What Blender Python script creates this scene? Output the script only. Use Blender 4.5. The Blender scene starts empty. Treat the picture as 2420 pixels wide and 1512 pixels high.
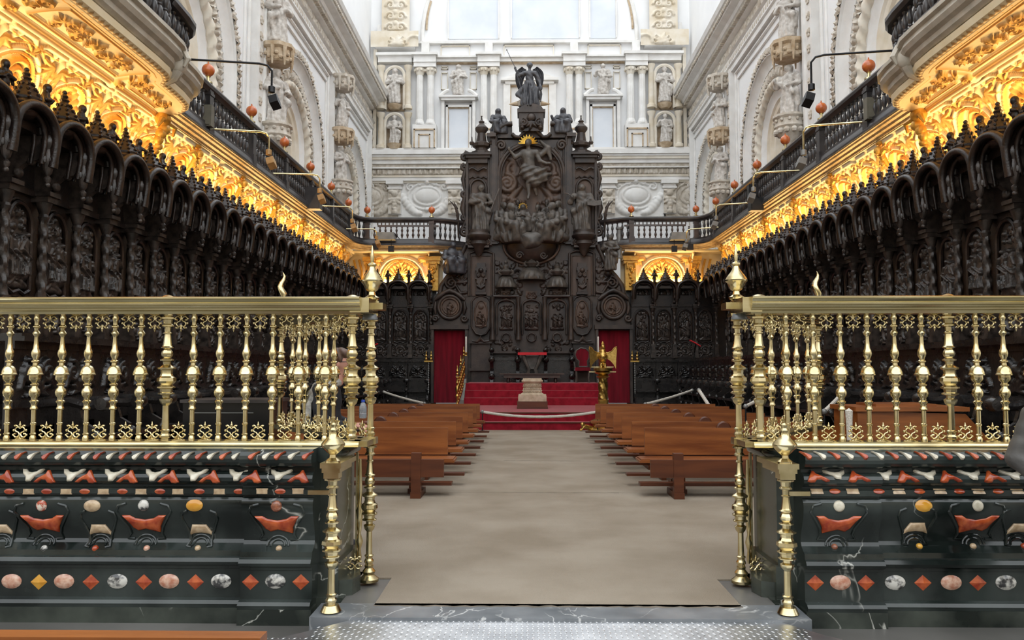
import bpy, math, random
import numpy as np
from mathutils import Vector, Matrix
random.seed(7)
SC = bpy.context.scene
COL = SC.collection
PI = math.pi
# ------------------------------------------------------------------ camera
FPX = 1900.0
TILT = math.atan(118 / FPX)
YAW = math.atan(32 / FPX)
CAMX, CAMZ = -0.215, 1.6
cam_d = bpy.data.cameras.new('camera')
cam_d.sensor_width = 36.0
cam_d.lens = FPX / 2420 * 36.0
cam_d.clip_end = 200
cam = bpy.data.objects.new('camera', cam_d)
COL.objects.link(cam)
cam.location = (CAMX, 0, CAMZ)
cam.rotation_euler = (PI / 2 + TILT, 0, YAW)
SC.camera = cam
# ------------------------------------------------------------------ world, light, exposure
W = bpy.data.worlds.new('world')
SC.world = W
W.use_nodes = True
W.node_tree.nodes['Background'].inputs[0].default_value = (0.93, 0.97, 1.0, 1)
W.node_tree.nodes['Background'].inputs[1].default_value = 1.0
SC.view_settings.view_transform = 'Standard'
SC.view_settings.look = 'None'
SC.view_settings.gamma = 1.0
SC.view_settings.use_curve_mapping = False
SC.view_settings.exposure = 1.4

def area_light(name, loc, target, sx, sy, power, color):
    d = bpy.data.lights.new(name, 'AREA')
    d.shape = 'RECTANGLE'; d.size = sx; d.size_y = sy
    d.energy = power; d.color = color
    o = bpy.data.objects.new(name, d)
    COL.objects.link(o)
    o.location = loc
    o.rotation_euler = (Vector(target) - Vector(loc)).to_track_quat('-Z', 'Y').to_euler()
    return o

# lamps hidden on top of the stall canopies, throwing warm light up into the gilded cove
LAMPC = (1.0, 0.69, 0.30)
for s in (-1, 1):
    for k in range(5):
        yy = 10.2 + 4.0 * k
        # strip lies along the wall: long side (size_y) runs along Y
        d = bpy.data.lights.new('cove_lamp', 'AREA'); d.shape = 'RECTANGLE'
        d.size = 0.08; d.size_y = 3.9; d.energy = 33; d.color = LAMPC
        o = bpy.data.objects.new('cove_lamp', d); COL.objects.link(o)
        o.location = (s * 7.1, yy, 4.86)
        o.rotation_euler = (PI, s * 0.12, 0)
    d = bpy.data.lights.new('cove_lamp', 'AREA'); d.shape = 'RECTANGLE'
    d.size = 2.6; d.size_y = 0.08; d.energy = 36; d.color = LAMPC
    o = bpy.data.objects.new('cove_lamp', d); COL.objects.link(o)
    o.location = (s * 5.1, 30.46, 4.84)
    o.rotation_euler = (PI - 0.1, 0, 0)

# ------------------------------------------------------------------ pixel helper (2420 x 1512 frame)
def ray(px, py):
    x = px - 1210.0; u = 756.0 - py
    y = FPX * math.cos(TILT) - u * math.sin(TILT)
    z = FPX * math.sin(TILT) + u * math.cos(TILT)
    c, s = math.cos(YAW), math.sin(YAW)
    return (x * c - y * s, x * s + y * c, z)
def at(px, py, Y):
    r = ray(px, py); k = Y / r[1]
    return Vector((CAMX + r[0] * k, Y, CAMZ + r[2] * k))

# ------------------------------------------------------------------ materials
MATS = {}
def nd(nt, t, **kw):
    n = nt.nodes.new(t)
    for k, v in kw.items(): setattr(n, k, v)
    return n
def mat(name, c1, c2=None, rough=0.5, metal=0.0, scale=4.0, detail=5.0, bump=0.0, bscale=None,
        stretch=(1, 1, 1), ramp=(0.35, 0.65), coat=0.0, spec=0.5, rvar=0.0, sheen=0.0):
    m = bpy.data.materials.new(name); m.use_nodes = True
    nt = m.node_tree; b = nt.nodes['Principled BSDF']
    b.inputs['Roughness'].default_value = rough
    b.inputs['Metallic'].default_value = metal
    b.inputs['Specular IOR Level'].default_value = spec
    b.inputs['Coat Weight'].default_value = coat
    b.inputs['Sheen Weight'].default_value = sheen
    g = nd(nt, 'ShaderNodeNewGeometry')
    mp = nd(nt, 'ShaderNodeMapping'); mp.inputs['Scale'].default_value = stretch
    nt.links.new(g.outputs['Position'], mp.inputs['Vector'])
    n = nd(nt, 'ShaderNodeTexNoise'); n.inputs['Scale'].default_value = scale; n.inputs['Detail'].default_value = detail
    nt.links.new(mp.outputs[0], n.inputs['Vector'])
    r = nd(nt, 'ShaderNodeValToRGB')
    r.color_ramp.elements[0].position, r.color_ramp.elements[1].position = ramp
    r.color_ramp.elements[0].color = (*c1, 1); r.color_ramp.elements[1].color = (*(c2 or c1), 1)
    nt.links.new(n.outputs['Fac'], r.inputs[0])
    nt.links.new(r.outputs[0], b.inputs['Base Color'])
    if rvar:
        mr = nd(nt, 'ShaderNodeMapRange')
        mr.inputs['To Min'].default_value = max(0.02, rough - rvar); mr.inputs['To Max'].default_value = rough + rvar
        nt.links.new(n.outputs['Fac'], mr.inputs['Value']); nt.links.new(mr.outputs[0], b.inputs['Roughness'])
    if bump:
        n2 = nd(nt, 'ShaderNodeTexNoise'); n2.inputs['Scale'].default_value = bscale or scale * 6; n2.inputs['Detail'].default_value = 3
        nt.links.new(mp.outputs[0], n2.inputs['Vector'])
        bp = nd(nt, 'ShaderNodeBump'); bp.inputs['Strength'].default_value = bump; bp.inputs['Distance'].default_value = 0.02
        nt.links.new(n2.outputs['Fac'], bp.inputs['Height']); nt.links.new(bp.outputs[0], b.inputs['Normal'])
    MATS[name] = m
    return m
def add_veins(m, vcol, scale=1.2, width=0.012, mask=(0.45, 0.6), distort=1.2):
    nt = m.node_tree; b = nt.nodes['Principled BSDF']
    src = b.inputs['Base Color'].links[0].from_socket
    g = nd(nt, 'ShaderNodeNewGeometry')
    n = nd(nt, 'ShaderNodeTexNoise'); n.inputs['Scale'].default_value = scale; n.inputs['Detail'].default_value = 5; n.inputs['Distortion'].default_value = distort
    nt.links.new(g.outputs['Position'], n.inputs['Vector'])
    r = nd(nt, 'ShaderNodeValToRGB'); e = r.color_ramp.elements
    e[0].position = 0.5 - width; e[0].color = (0, 0, 0, 1); e[1].position = 0.5; e[1].color = (1, 1, 1, 1)
    x = e.new(0.5 + width); x.color = (0, 0, 0, 1)
    nt.links.new(n.outputs['Fac'], r.inputs[0])
    n2 = nd(nt, 'ShaderNodeTexNoise'); n2.inputs['Scale'].default_value = scale * 0.9; n2.inputs['Detail'].default_value = 2
    nt.links.new(g.outputs['Position'], n2.inputs['Vector'])
    r2 = nd(nt, 'ShaderNodeValToRGB'); r2.color_ramp.elements[0].position = mask[0]; r2.color_ramp.elements[1].position = mask[1]
    nt.links.new(n2.outputs['Fac'], r2.inputs[0])
    mu = nd(nt, 'ShaderNodeMath', operation='MULTIPLY'); nt.links.new(r.outputs[0], mu.inputs[0]); nt.links.new(r2.outputs[0], mu.inputs[1])
    mx = nd(nt, 'ShaderNodeMixRGB'); nt.links.new(mu.outputs[0], mx.inputs[0]); nt.links.new(src, mx.inputs[1]); mx.inputs[2].default_value = (*vcol, 1)
    nt.links.new(mx.outputs[0], b.inputs['Base Color'])
def add_gilt(m, gold):
    nt = m.node_tree; b = nt.nodes['Principled BSDF']
    src = b.inputs['Base Color'].links[0].from_socket
    a = nd(nt, 'ShaderNodeAttribute'); a.attribute_name = 'gilt'
    mx = nd(nt, 'ShaderNodeMixRGB'); nt.links.new(a.outputs['Fac'], mx.inputs[0]); nt.links.new(src, mx.inputs[1]); mx.inputs[2].default_value = (*gold, 1)
    nt.links.new(mx.outputs[0], b.inputs['Base Color'])
    mm = nd(nt, 'ShaderNodeMath', operation='MULTIPLY'); nt.links.new(a.outputs['Fac'], mm.inputs[0]); mm.inputs[1].default_value = 0.35
    nt.links.new(mm.outputs[0], b.inputs['Metallic'])

mat('dark_wood', (0.006, 0.0035, 0.003), (0.026, 0.015, 0.011), rough=0.32, scale=5, bump=0.25, bscale=40, rvar=0.1)
mat('dark_wood_relief', (0.016, 0.012, 0.010), (0.066, 0.049, 0.040), rough=0.33, scale=9, bump=0.2, bscale=50, rvar=0.1)
mat('reredos_wood', (0.018, 0.012, 0.010), (0.062, 0.043, 0.033), rough=0.5, scale=2.2, bump=0.2, bscale=30, rvar=0.1)
mat('reredos_panel', (0.046, 0.027, 0.019), (0.110, 0.068, 0.046), rough=0.55, scale=1.7, bump=0.15, bscale=25, stretch=(2, 2, 0.5))
mat('reredos_statue', (0.050, 0.042, 0.036), (0.115, 0.100, 0.085), rough=0.5, scale=5, bump=0.15)
mat('bronze_statue', (0.034, 0.034, 0.040), (0.070, 0.070, 0.080), rough=0.42, scale=6, bump=0.1)
mat('black_lacquer', (0.006, 0.006, 0.007), (0.012, 0.011, 0.012), rough=0.22, scale=3)
mat('stall_black', (0.007, 0.006, 0.006), (0.020, 0.016, 0.014), rough=0.28, scale=6, bump=0.2, rvar=0.08)
mat('gallery_wood', (0.022, 0.019, 0.019), (0.050, 0.042, 0.040), rough=0.32, scale=3, rvar=0.08)
mat('gallery_wood_brown', (0.035, 0.020, 0.015), (0.075, 0.046, 0.034), rough=0.35, scale=3, rvar=0.08)
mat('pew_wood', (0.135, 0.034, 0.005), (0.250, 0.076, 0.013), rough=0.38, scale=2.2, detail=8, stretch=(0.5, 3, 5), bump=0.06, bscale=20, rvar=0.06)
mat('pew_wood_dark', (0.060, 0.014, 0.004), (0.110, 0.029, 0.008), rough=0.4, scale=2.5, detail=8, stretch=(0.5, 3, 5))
mat('brass', (0.56, 0.46, 0.24), (0.72, 0.62, 0.38), rough=0.22, metal=1.0, scale=9, rvar=0.07)
mat('brass_rail', (0.52, 0.44, 0.24), (0.66, 0.58, 0.36), rough=0.25, metal=1.0, scale=6, stretch=(0.3, 3, 3), rvar=0.08)
mat('old_gold', (0.42, 0.26, 0.07), (0.62, 0.42, 0.13), rough=0.33, metal=1.0, scale=14)
mat('halo_gold', (0.80, 0.47, 0.05), (0.92, 0.58, 0.10), rough=0.35, metal=0.6, scale=14)
mat('black_marble', (0.006, 0.009, 0.008), (0.036, 0.045, 0.041), rough=0.14, scale=2.2, detail=7, rvar=0.06)
add_veins(MATS['black_marble'], (0.42, 0.42, 0.38), scale=1.1, width=0.0045, mask=(0.55, 0.62), distort=0.5)
mat('green_marble', (0.012, 0.016, 0.013), (0.055, 0.064, 0.052), rough=0.2, scale=3.0, detail=8, rvar=0.08)
add_veins(MATS['green_marble'], (0.42, 0.42, 0.38), scale=1.3, width=0.007, mask=(0.42, 0.52), distort=0.7)
mat('sill_marble', (0.10, 0.11, 0.12), (0.19, 0.20, 0.21), rough=0.3, scale=3, detail=7)
add_veins(MATS['sill_marble'], (0.55, 0.55, 0.54), scale=2.0, width=0.012)
mat('inlay_red', (0.30, 0.035, 0.012), (0.52, 0.11, 0.030), rough=0.16, scale=18, coat=0.3)
mat('inlay_cream', (0.50, 0.45, 0.34), (0.70, 0.65, 0.53), rough=0.2, scale=22, coat=0.3)
mat('inlay_tan', (0.38, 0.26, 0.15), (0.56, 0.42, 0.27), rough=0.2, scale=25, coat=0.3)
mat('inlay_orange', (0.55, 0.24, 0.02), (0.68, 0.36, 0.05), rough=0.14, scale=12, coat=0.3)
mat('inlay_pink', (0.45, 0.18, 0.11), (0.66, 0.44, 0.33), rough=0.18, scale=30, coat=0.3)
mat('inlay_grey', (0.05, 0.05, 0.05), (0.62, 0.60, 0.55), rough=0.15, scale=22, detail=6, ramp=(0.42, 0.58), coat=0.3)
mat('inlay_redwhite', (0.40, 0.07, 0.03), (0.68, 0.60, 0.50), rough=0.15, scale=26, ramp=(0.45, 0.55), coat=0.3)
mat('inlay_brown', (0.14, 0.04, 0.02), (0.34, 0.13, 0.07), rough=0.14, scale=30, coat=0.3)
mat('carpet_beige', (0.225, 0.185, 0.140), (0.295, 0.252, 0.200), rough=0.95, scale=1.1, detail=8, bump=0.4, bscale=120, spec=0.1)
mat('seam', (0.10, 0.085, 0.065), (0.16, 0.13, 0.10), rough=0.95, scale=8)
mat('floor_stone', (0.08, 0.077, 0.071), (0.13, 0.125, 0.117), rough=0.4, scale=1.5)
mat('carpet_red', (0.20, 0.003, 0.012), (0.30, 0.008, 0.022), rough=0.85, scale=6, sheen=0.3, spec=0.15, bump=0.2, bscale=150)
mat('velvet_red', (0.12, 0.002, 0.008), (0.20, 0.004, 0.014), rough=0.8, scale=2.0, sheen=0.4, spec=0.1, stretch=(4, 4, 0.4))
mat('cushion_red', (0.55, 0.01, 0.02), (0.62, 0.015, 0.025), rough=0.7, scale=5)
mat('plaster_white', (0.80, 0.80, 0.805), (0.85, 0.85, 0.85), rough=0.85, scale=0.8, detail=6)
mat('stone_white', (0.72, 0.70, 0.67), (0.83, 0.82, 0.80), rough=0.8, scale=2.0, detail=7, bump=0.1, bscale=20)
mat('stone_tan', (0.48, 0.42, 0.34), (0.68, 0.63, 0.56), rough=0.85, scale=6.0, detail=7, bump=0.2, bscale=40)
mat('stone_cream', (0.66, 0.59, 0.48), (0.78, 0.73, 0.64), rough=0.8, scale=2.0, detail=6)
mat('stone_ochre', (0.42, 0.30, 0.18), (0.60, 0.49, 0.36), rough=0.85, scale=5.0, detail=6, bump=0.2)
mat('stone_statue', (0.40, 0.36, 0.32), (0.66, 0.63, 0.59), rough=0.85, scale=9.0, detail=7, bump=0.2, bscale=60)
mat('stone_warm', (0.66, 0.57, 0.43), (0.78, 0.72, 0.62), rough=0.85, scale=2.0, detail=6)
mat('gold_stucco', (0.80, 0.68, 0.46), (0.86, 0.76, 0.56), rough=0.6, scale=3.0)
add_gilt(MATS['gold_stucco'], (0.66, 0.35, 0.05))
mat('gold_leaf', (0.60, 0.30, 0.04), (0.74, 0.44, 0.09), rough=0.42, metal=0.35, scale=10)
mat('gold_brown', (0.30, 0.17, 0.06), (0.42, 0.26, 0.11), rough=0.5, metal=0.1, scale=8)
mat('cornice_gold', (0.40, 0.27, 0.13), (0.54, 0.41, 0.24), rough=0.5, metal=0.1, scale=8)
mat('cream_gold', (0.80, 0.66, 0.42), (0.84, 0.72, 0.50), rough=0.55, scale=4)
mat('tribune_stone', (0.42, 0.38, 0.31), (0.55, 0.50, 0.42), rough=0.6, scale=4)
mat('orange_ball', (0.42, 0.085, 0.018), (0.56, 0.14, 0.03), rough=0.25, scale=8, coat=0.3)
mat('black_metal', (0.012, 0.012, 0.013), (0.02, 0.02, 0.022), rough=0.4, metal=0.5)
mat('grey_metal', (0.16, 0.16, 0.155), (0.22, 0.22, 0.21), rough=0.45, metal=0.3)
mat('box_olive', (0.10, 0.09, 0.065), (0.14, 0.125, 0.09), rough=0.5)
mat('aluminium', (0.52, 0.53, 0.55), (0.66, 0.67, 0.69), rough=0.34, metal=1.0, scale=5, rvar=0.08)
mat('rope', (0.50, 0.46, 0.40), (0.64, 0.60, 0.53), rough=0.9, scale=60, bump=0.6, bscale=90)
mat('candle_wax', (0.78, 0.75, 0.68), (0.82, 0.79, 0.72), rough=0.4)
mat('limestone', (0.42, 0.33, 0.22), (0.60, 0.50, 0.37), rough=0.7, scale=7, bump=0.2)
mat('grey_side', (0.17, 0.18, 0.165), (0.22, 0.23, 0.21), rough=0.6)
mat('skin', (0.50, 0.23, 0.17), (0.58, 0.30, 0.23), rough=0.5, scale=8)
mat('hair_brown', (0.05, 0.022, 0.012), (0.11, 0.05, 0.026), rough=0.55, scale=40, stretch=(1, 1, 0.2))
mat('hair_dark', (0.02, 0.016, 0.013), (0.045, 0.035, 0.028), rough=0.55, scale=40)
mat('coat_navy', (0.004, 0.005, 0.009), (0.010, 0.011, 0.018), rough=0.8, scale=20)
mat('jacket_grey', (0.060, 0.056, 0.053), (0.090, 0.085, 0.080), rough=0.45, scale=9, bump=0.3, bscale=14)
mat('scarf_grey', (0.28, 0.27, 0.25), (0.50, 0.48, 0.44), rough=0.9, scale=40)
mat('plastic_clear', (0.55, 0.60, 0.66), (0.62, 0.66, 0.72), rough=0.1, scale=5)
MATS['plastic_clear'].node_tree.nodes['Principled BSDF'].inputs['Transmission Weight'].default_value = 0.7
mat('plastic_blue', (0.02, 0.06, 0.42), None, rough=0.35)
mat('window_glass', (0.62, 0.66, 0.72), (0.70, 0.73, 0.78), rough=0.2, scale=1)
mat('trousers_dark', (0.02, 0.02, 0.022), (0.035, 0.033, 0.035), rough=0.8)

# ------------------------------------------------------------------ mesh builder
class MB:
    def __init__(s): s.v = []; s.f = []; s.a = None
    def add(s, vs, fs):
        o = len(s.v); s.v.extend([tuple(p) for p in vs]); s.f.extend([tuple(i + o for i in f) for f in fs]); return s
    def box(s, x0, x1, y0, y1, z0, z1):
        if x0 > x1: x0, x1 = x1, x0
        if y0 > y1: y0, y1 = y1, y0
        if z0 > z1: z0, z1 = z1, z0
        return s.add([(x0, y0, z0), (x1, y0, z0), (x1, y1, z0), (x0, y1, z0), (x0, y0, z1), (x1, y0, z1), (x1, y1, z1), (x0, y1, z1)],
                     [(3, 2, 1, 0), (4, 5, 6, 7), (0, 1, 5, 4), (1, 2, 6, 5), (2, 3, 7, 6), (3, 0, 4, 7)])
    def cbox(s, c, sz): 
        return s.box(c[0] - sz[0] / 2, c[0] + sz[0] / 2, c[1] - sz[1] / 2, c[1] + sz[1] / 2, c[2] - sz[2] / 2, c[2] + sz[2] / 2)
    def lathe(s, prof, n=14, cx=0, cy=0, cz=0, square=False, twist=0.0, sx=1.0, sy=1.0, phase=0.0):
        vs = []; fs = []
        m = len(prof)
        for (r, z) in prof:
            for k in range(n):
                a = 2 * PI * k / n + phase + twist * z
                if square:
                    a = 2 * PI * k / n + phase
                    q = 1.0 / max(abs(math.cos(a)), abs(math.sin(a)))
                    vs.append((cx + r * q * math.cos(a) * sx, cy + r * q * math.sin(a) * sy, cz + z))
                else:
                    vs.append((cx + r * math.cos(a) * sx, cy + r * math.sin(a) * sy, cz + z))
        for i in range(m - 1):
            for k in range(n):
                k2 = (k + 1) % n
                fs.append((i * n + k, i * n + k2, (i + 1) * n + k2, (i + 1) * n + k))
        fs.append(tuple(reversed(range(n)))); fs.append(tuple(range((m - 1) * n, m * n)))
        return s.add(vs, fs)
    def tube(s, pts, r, n=8, closed=False, flat=1.0):
        P = [Vector(p) for p in pts]; m = len(P)
        if isinstance(r, (int, float)): r = [r] * m
        vs = []; fs = []; up = None
        for i in range(m):
            if closed: t = P[(i + 1) % m] - P[i - 1]
            else: t = P[min(i + 1, m - 1)] - P[max(i - 1, 0)]
            if t.length < 1e-9: t = Vector((0, 0, 1))
            t.normalize()
            if up is None:
                up = Vector((0, 0, 1)) if abs(t.z) < 0.9 else Vector((1, 0, 0))
            a = t.cross(up)
            if a.length < 1e-6: a = t.cross(Vector((0, 1, 0.3)))
            a.normalize(); b = a.cross(t); b.normalize(); up = b
            for k in range(n):
                q = 2 * PI * k / n
                vs.append(P[i] + a * (math.cos(q) * r[i]) + b * (math.sin(q) * r[i] * flat))
        for i in range(m if closed else m - 1):
            j = (i + 1) % m
            for k in range(n):
                k2 = (k + 1) % n
                fs.append((i * n + k, i * n + k2, j * n + k2, j * n + k))
        if not closed:
            fs.append(tuple(reversed(range(n)))); fs.append(tuple(range((m - 1) * n, m * n)))
        return s.add(vs, fs)
    def prism(s, poly, y0, y1, plane='xz'):
        """extrude a 2D polygon between two depths"""
        n = len(poly)
        if plane == 'xz': mk = lambda p, d: (p[0], d, p[1])
        elif plane == 'yz': mk = lambda p, d: (d, p[0], p[1])
        else: mk = lambda p, d: (p[0], p[1], d)
        vs = [mk(p, y0) for p in poly] + [mk(p, y1) for p in poly]
        fs = [tuple(range(n)), tuple(reversed(range(n, 2 * n)))]
        for i in range(n): fs.append((i, n + i, n + (i + 1) % n, (i + 1) % n))
        return s.add(vs, fs)
    def pillow(s, poly, h, inset=0.35, y=0.0, base=0.02):
        """inlaid stone: polygon in xz, domed towards -y"""
        n = len(poly); cx = sum(p[0] for p in poly) / n; cz = sum(p[1] for p in poly) / n
        area = sum(poly[i][0] * poly[(i + 1) % n][1] - poly[(i + 1) % n][0] * poly[i][1] for i in range(n)) / 2
        sg = 1 if area > 0 else -1
        nrm = []
        for i in range(n):
            a, b, c = poly[i - 1], poly[i], poly[(i + 1) % n]
            e1 = Vector((b[0] - a[0], b[1] - a[1])); e2 = Vector((c[0] - b[0], c[1] - b[1]))
            if e1.length: e1.normalize()
            if e2.length: e2.normalize()
            q = Vector((-(e1.y + e2.y), e1.x + e2.x)) * sg
            if q.length: q.normalize()
            nrm.append(q)
        size = math.sqrt(abs(area)); loops = [(0.0, -base), (0.0, 0.35), (inset * 0.14, 0.75), (inset * 0.32, 1.0)]
        vs = []; fs = []
        for (d, hh) in loops:
            for p, q in zip(poly, nrm): vs.append((p[0] + q.x * d * size, y - hh * h, p[1] + q.y * d * size))
        L = len(loops)
        for l in range(L - 1):
            for i in range(n):
                j = (i + 1) % n
                fs.append((l * n + i, l * n + j, (l + 1) * n + j, (l + 1) * n + i))
        fs.append(tuple(range((L - 1) * n, L * n)))
        return s.add(vs, fs)
    def ball(s, c, r, n=12, m=8, sc=(1, 1, 1)):
        prof = []
        vs = []; fs = []
        for i in range(1, m):
            a = PI * i / m
            for k in range(n):
                q = 2 * PI * k / n
                vs.append((c[0] + r * sc[0] * math.sin(a) * math.cos(q), c[1] + r * sc[1] * math.sin(a) * math.sin(q), c[2] - r * sc[2] * math.cos(a)))
        b = len(vs); vs.append((c[0], c[1], c[2] - r * sc[2])); vs.append((c[0], c[1], c[2] + r * sc[2]))
        for i in range(m - 2):
            for k in range(n):
                k2 = (k + 1) % n
                fs.append((i * n + k, i * n + k2, (i + 1) * n + k2, (i + 1) * n + k))
        for k in range(n):
            k2 = (k + 1) % n
            fs.append((b, k2, k)); fs.append((b + 1, (m - 2) * n + k, (m - 2) * n + k2))
        return s.add(vs, fs)
    def sweep(s, prof, frames, closed_prof=False, caps=True):
        """prof: list of (a,b); frames: list of (origin, A, B) vectors"""
        n = len(prof); vs = []; fs = []
        for (o, A, B) in frames:
            for (a, b) in prof: vs.append(Vector(o) + Vector(A) * a + Vector(B) * b)
        for i in range(len(frames) - 1):
            for k in range(n if closed_prof else n - 1):
                k2 = (k + 1) % n
                fs.append((i * n + k, i * n + k2, (i + 1) * n + k2, (i + 1) * n + k))
        if closed_prof and caps:
            fs.append(tuple(reversed(range(n)))); fs.append(tuple(range((len(frames) - 1) * n, len(frames) * n)))
        return s.add(vs, fs)
    def grid(s, nu, nv, fn):
        vs = [fn(i / nu, j / nv) for j in range(nv + 1) for i in range(nu + 1)]
        fs = [(j * (nu + 1) + i, j * (nu + 1) + i + 1, (j + 1) * (nu + 1) + i + 1, (j + 1) * (nu + 1) + i) for j in range(nv) for i in range(nu)]
        return s.add(vs, fs)
    def xf(s, M, start=0):
        for i in range(start, len(s.v)): s.v[i] = tuple(M @ Vector(s.v[i]))
        return s
    def mesh(s, name, m, angle=35):
        me = bpy.data.meshes.new(name)
        me.from_pydata(s.v, [], s.f)
        fin(me, m, angle)
        return me
def fin(me, m, angle=35):
    me.materials.append(MATS[m] if isinstance(m, str) else m)
    if angle:
        me.polygons.foreach_set('use_smooth', [True] * len(me.polygons))
        me.set_sharp_from_angle(angle=math.radians(angle))
    me.update()
    return me
def ob(name, data, parent=None, loc=(0, 0, 0), rz=0.0, scale=(1, 1, 1), rot=None):
    o = bpy.data.objects.new(name, data)
    COL.objects.link(o)
    if parent is not None: o.parent = parent
    o.location = loc
    o.rotation_euler = rot if rot else (0, 0, rz)
    if isinstance(scale, (int, float)): scale = (scale,) * 3
    o.scale = scale
    return o
def tag(o, label=None, cat=None, group=None, kind=None):
    if label: o['label'] = label
    if cat: o['category'] = cat
    if group: o['group'] = group
    if kind: o['kind'] = kind
    return o
def thing(name, label, cat, loc=(0, 0, 0), rz=0.0, group=None, scale=(1, 1, 1)):
    return tag(ob(name, None, None, loc, rz, scale), label, cat, group)
def copy_tree(o, parent=None):
    c = o.copy(); COL.objects.link(c)
    if parent is not None: c.parent = parent
    for ch in o.children: copy_tree(ch, c)
    return c
ORD = ['first', 'second', 'third', 'fourth', 'fifth', 'sixth', 'seventh', 'eighth', 'ninth', 'tenth', 'eleventh', 'twelfth', 'thirteenth',
       'fourteenth', 'fifteenth', 'sixteenth', 'seventeenth', 'eighteenth', 'nineteenth', 'twentieth', 'twenty-first', 'twenty-second',
       'twenty-third', 'twenty-fourth', 'twenty-fifth', 'twenty-sixth', 'twenty-seventh']

# ------------------------------------------------------------------ carved relief (height field of strokes)
def spiral(cx, cz, r, turns=1.6, start=0.0, d=1, n=26, r0=0.12, tail=None):
    pts = []
    for i in range(n + 1):
        t = i / n; a = start + d * 2 * PI * turns * t; q = r * (1 - (1 - r0) * t)
        pts.append((cx + q * math.cos(a), cz + q * math.sin(a)))
    return (list(tail) + pts) if tail else pts
def arc(cx, cz, r, a0, a1, n=18, rz=None):
    rz = rz or r
    return [(cx + r * math.cos(a0 + (a1 - a0) * i / n), cz + rz * math.sin(a0 + (a1 - a0) * i / n)) for i in range(n + 1)]
def leaf(cx, cz, ang, L, w, h, bend=0.3):
    pts = []
    for i in range(6):
        t = i / 5; a = ang + bend * t
        pts.append((cx + L * t * math.cos(a), cz + L * t * math.sin(a)))
    return (pts, [w * 0.35, w * 0.8, w, w * 0.85, w * 0.5, w * 0.15], h)
def acanthus(cx, cz, ang, L, w, h, n=5, spread=1.2):
    return [leaf(cx, cz, ang + spread * (k - (n - 1) / 2) / max(1, (n - 1) / 2), L * (1 - 0.3 * abs(k - (n - 1) / 2) / n * 2), w, h, 0.25 * (1 if k > n / 2 else -1)) for k in range(n)]
def heights(U, V, strokes):
    H = np.zeros_like(U)
    for st in strokes:
        pts, w, h = st[0], st[1], st[2]
        ring = len(st) > 3 and st[3] == 'flat'
        n = len(pts)
        if isinstance(w, (int, float)): w = [w] * n
        wm = max(w)
        xs = [p[0] for p in pts]; zs = [p[1] for p in pts]
        ux, vz = U[0, :], V[:, 0]
        i0, i1 = np.searchsorted(ux, [min(xs) - wm, max(xs) + wm]); j0, j1 = np.searchsorted(vz, [min(zs) - wm, max(zs) + wm])
        if i1 <= i0 or j1 <= j0: continue
        u = U[j0:j1, i0:i1]; v = V[j0:j1, i0:i1]; best = np.zeros_like(u)
        segs = [(0, 0)] if n == 1 else [(i, i + 1) for i in range(n - 1)]
        for (a, b) in segs:
            ax, az = pts[a]; bx, bz = pts[b]; dx, dz = bx - ax, bz - az; L2 = dx * dx + dz * dz
            if L2 < 1e-12: t = 0; d = np.hypot(u - ax, v - az); r = w[a]
            else:
                t = np.clip(((u - ax) * dx + (v - az) * dz) / L2, 0, 1)
                d = np.hypot(u - ax - t * dx, v - az - t * dz); r = w[a] + (w[b] - w[a]) * t
            q = np.clip(1 - (d / r) ** 2, 0, 1)
            best = np.maximum(best, np.minimum(1, q * 3) if ring else np.sqrt(q))
        H[j0:j1, i0:i1] = np.maximum(H[j0:j1, i0:i1], best * h)
    return H
def relief_mesh(name, w, h, strokes, m, nx=60, nz=80, mapf=None, base=None, gilt=None, skirt=0.02, x0=None, z0=0.0, mask=None):
    """front surface in xz, bulging towards -y; mapf(x,z,d)->world arrays for bent surfaces"""
    x0 = -w / 2 if x0 is None else x0
    us = np.linspace(x0, x0 + w, nx + 1); vs_ = np.linspace(z0, z0 + h, nz + 1)
    U, V = np.meshgrid(us, vs_)
    H = heights(U, V, strokes)
    B = base(U, V) if base else 0 * U
    D = H + B
    if mapf: X, Y, Z = mapf(U, V, D)
    else: X, Y, Z = U, -D, V
    co = np.stack([X, Y, Z], -1).reshape(-1, 3)
    idx = np.arange((nx + 1) * (nz + 1)).reshape(nz + 1, nx + 1)
    q = np.stack([idx[:-1, :-1], idx[:-1, 1:], idx[1:, 1:], idx[1:, :-1]], -1).reshape(-1, 4)
    if mask is not None:
        mk = mask(U, V); c = mk[:-1, :-1] | mk[:-1, 1:] | mk[1:, 1:] | mk[1:, :-1]
        q = q[c.reshape(-1)]
        used = np.unique(q); remap = -np.ones(len(co), int); remap[used] = np.arange(len(used)); co = co[used]; q = remap[q]
        Hs = H.reshape(-1)[used]
    else:
        Hs = H.reshape(-1)
    me = bpy.data.meshes.new(name)
    faces = q.tolist(); verts = co.tolist()
    if skirt and mask is None and not mapf:
        o = len(verts)
        rim = list(idx[0, :]) + list(idx[1:, -1]) + list(idx[-1, -2::-1]) + list(idx[-2:0:-1, 0])
        for r_ in rim:
            x, y, z = verts[r_]; verts.append((x, skirt, z))
        n = len(rim)
        for i in range(n): faces.append((int(rim[i]), o + i, o + (i + 1) % n, int(rim[(i + 1) % n])))
    me.from_pydata(verts, [], faces)
    if gilt is not None:
        at_ = me.attributes.new('gilt', 'FLOAT', 'POINT')
        g = gilt(U, V).reshape(-1)
        if mask is not None: g = g[used]
        g = np.concatenate([g, np.zeros(len(verts) - len(g))]).astype(np.float32)
        at_.data.foreach_set('value', g)
    fin(me, m, 60)
    return me

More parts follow.
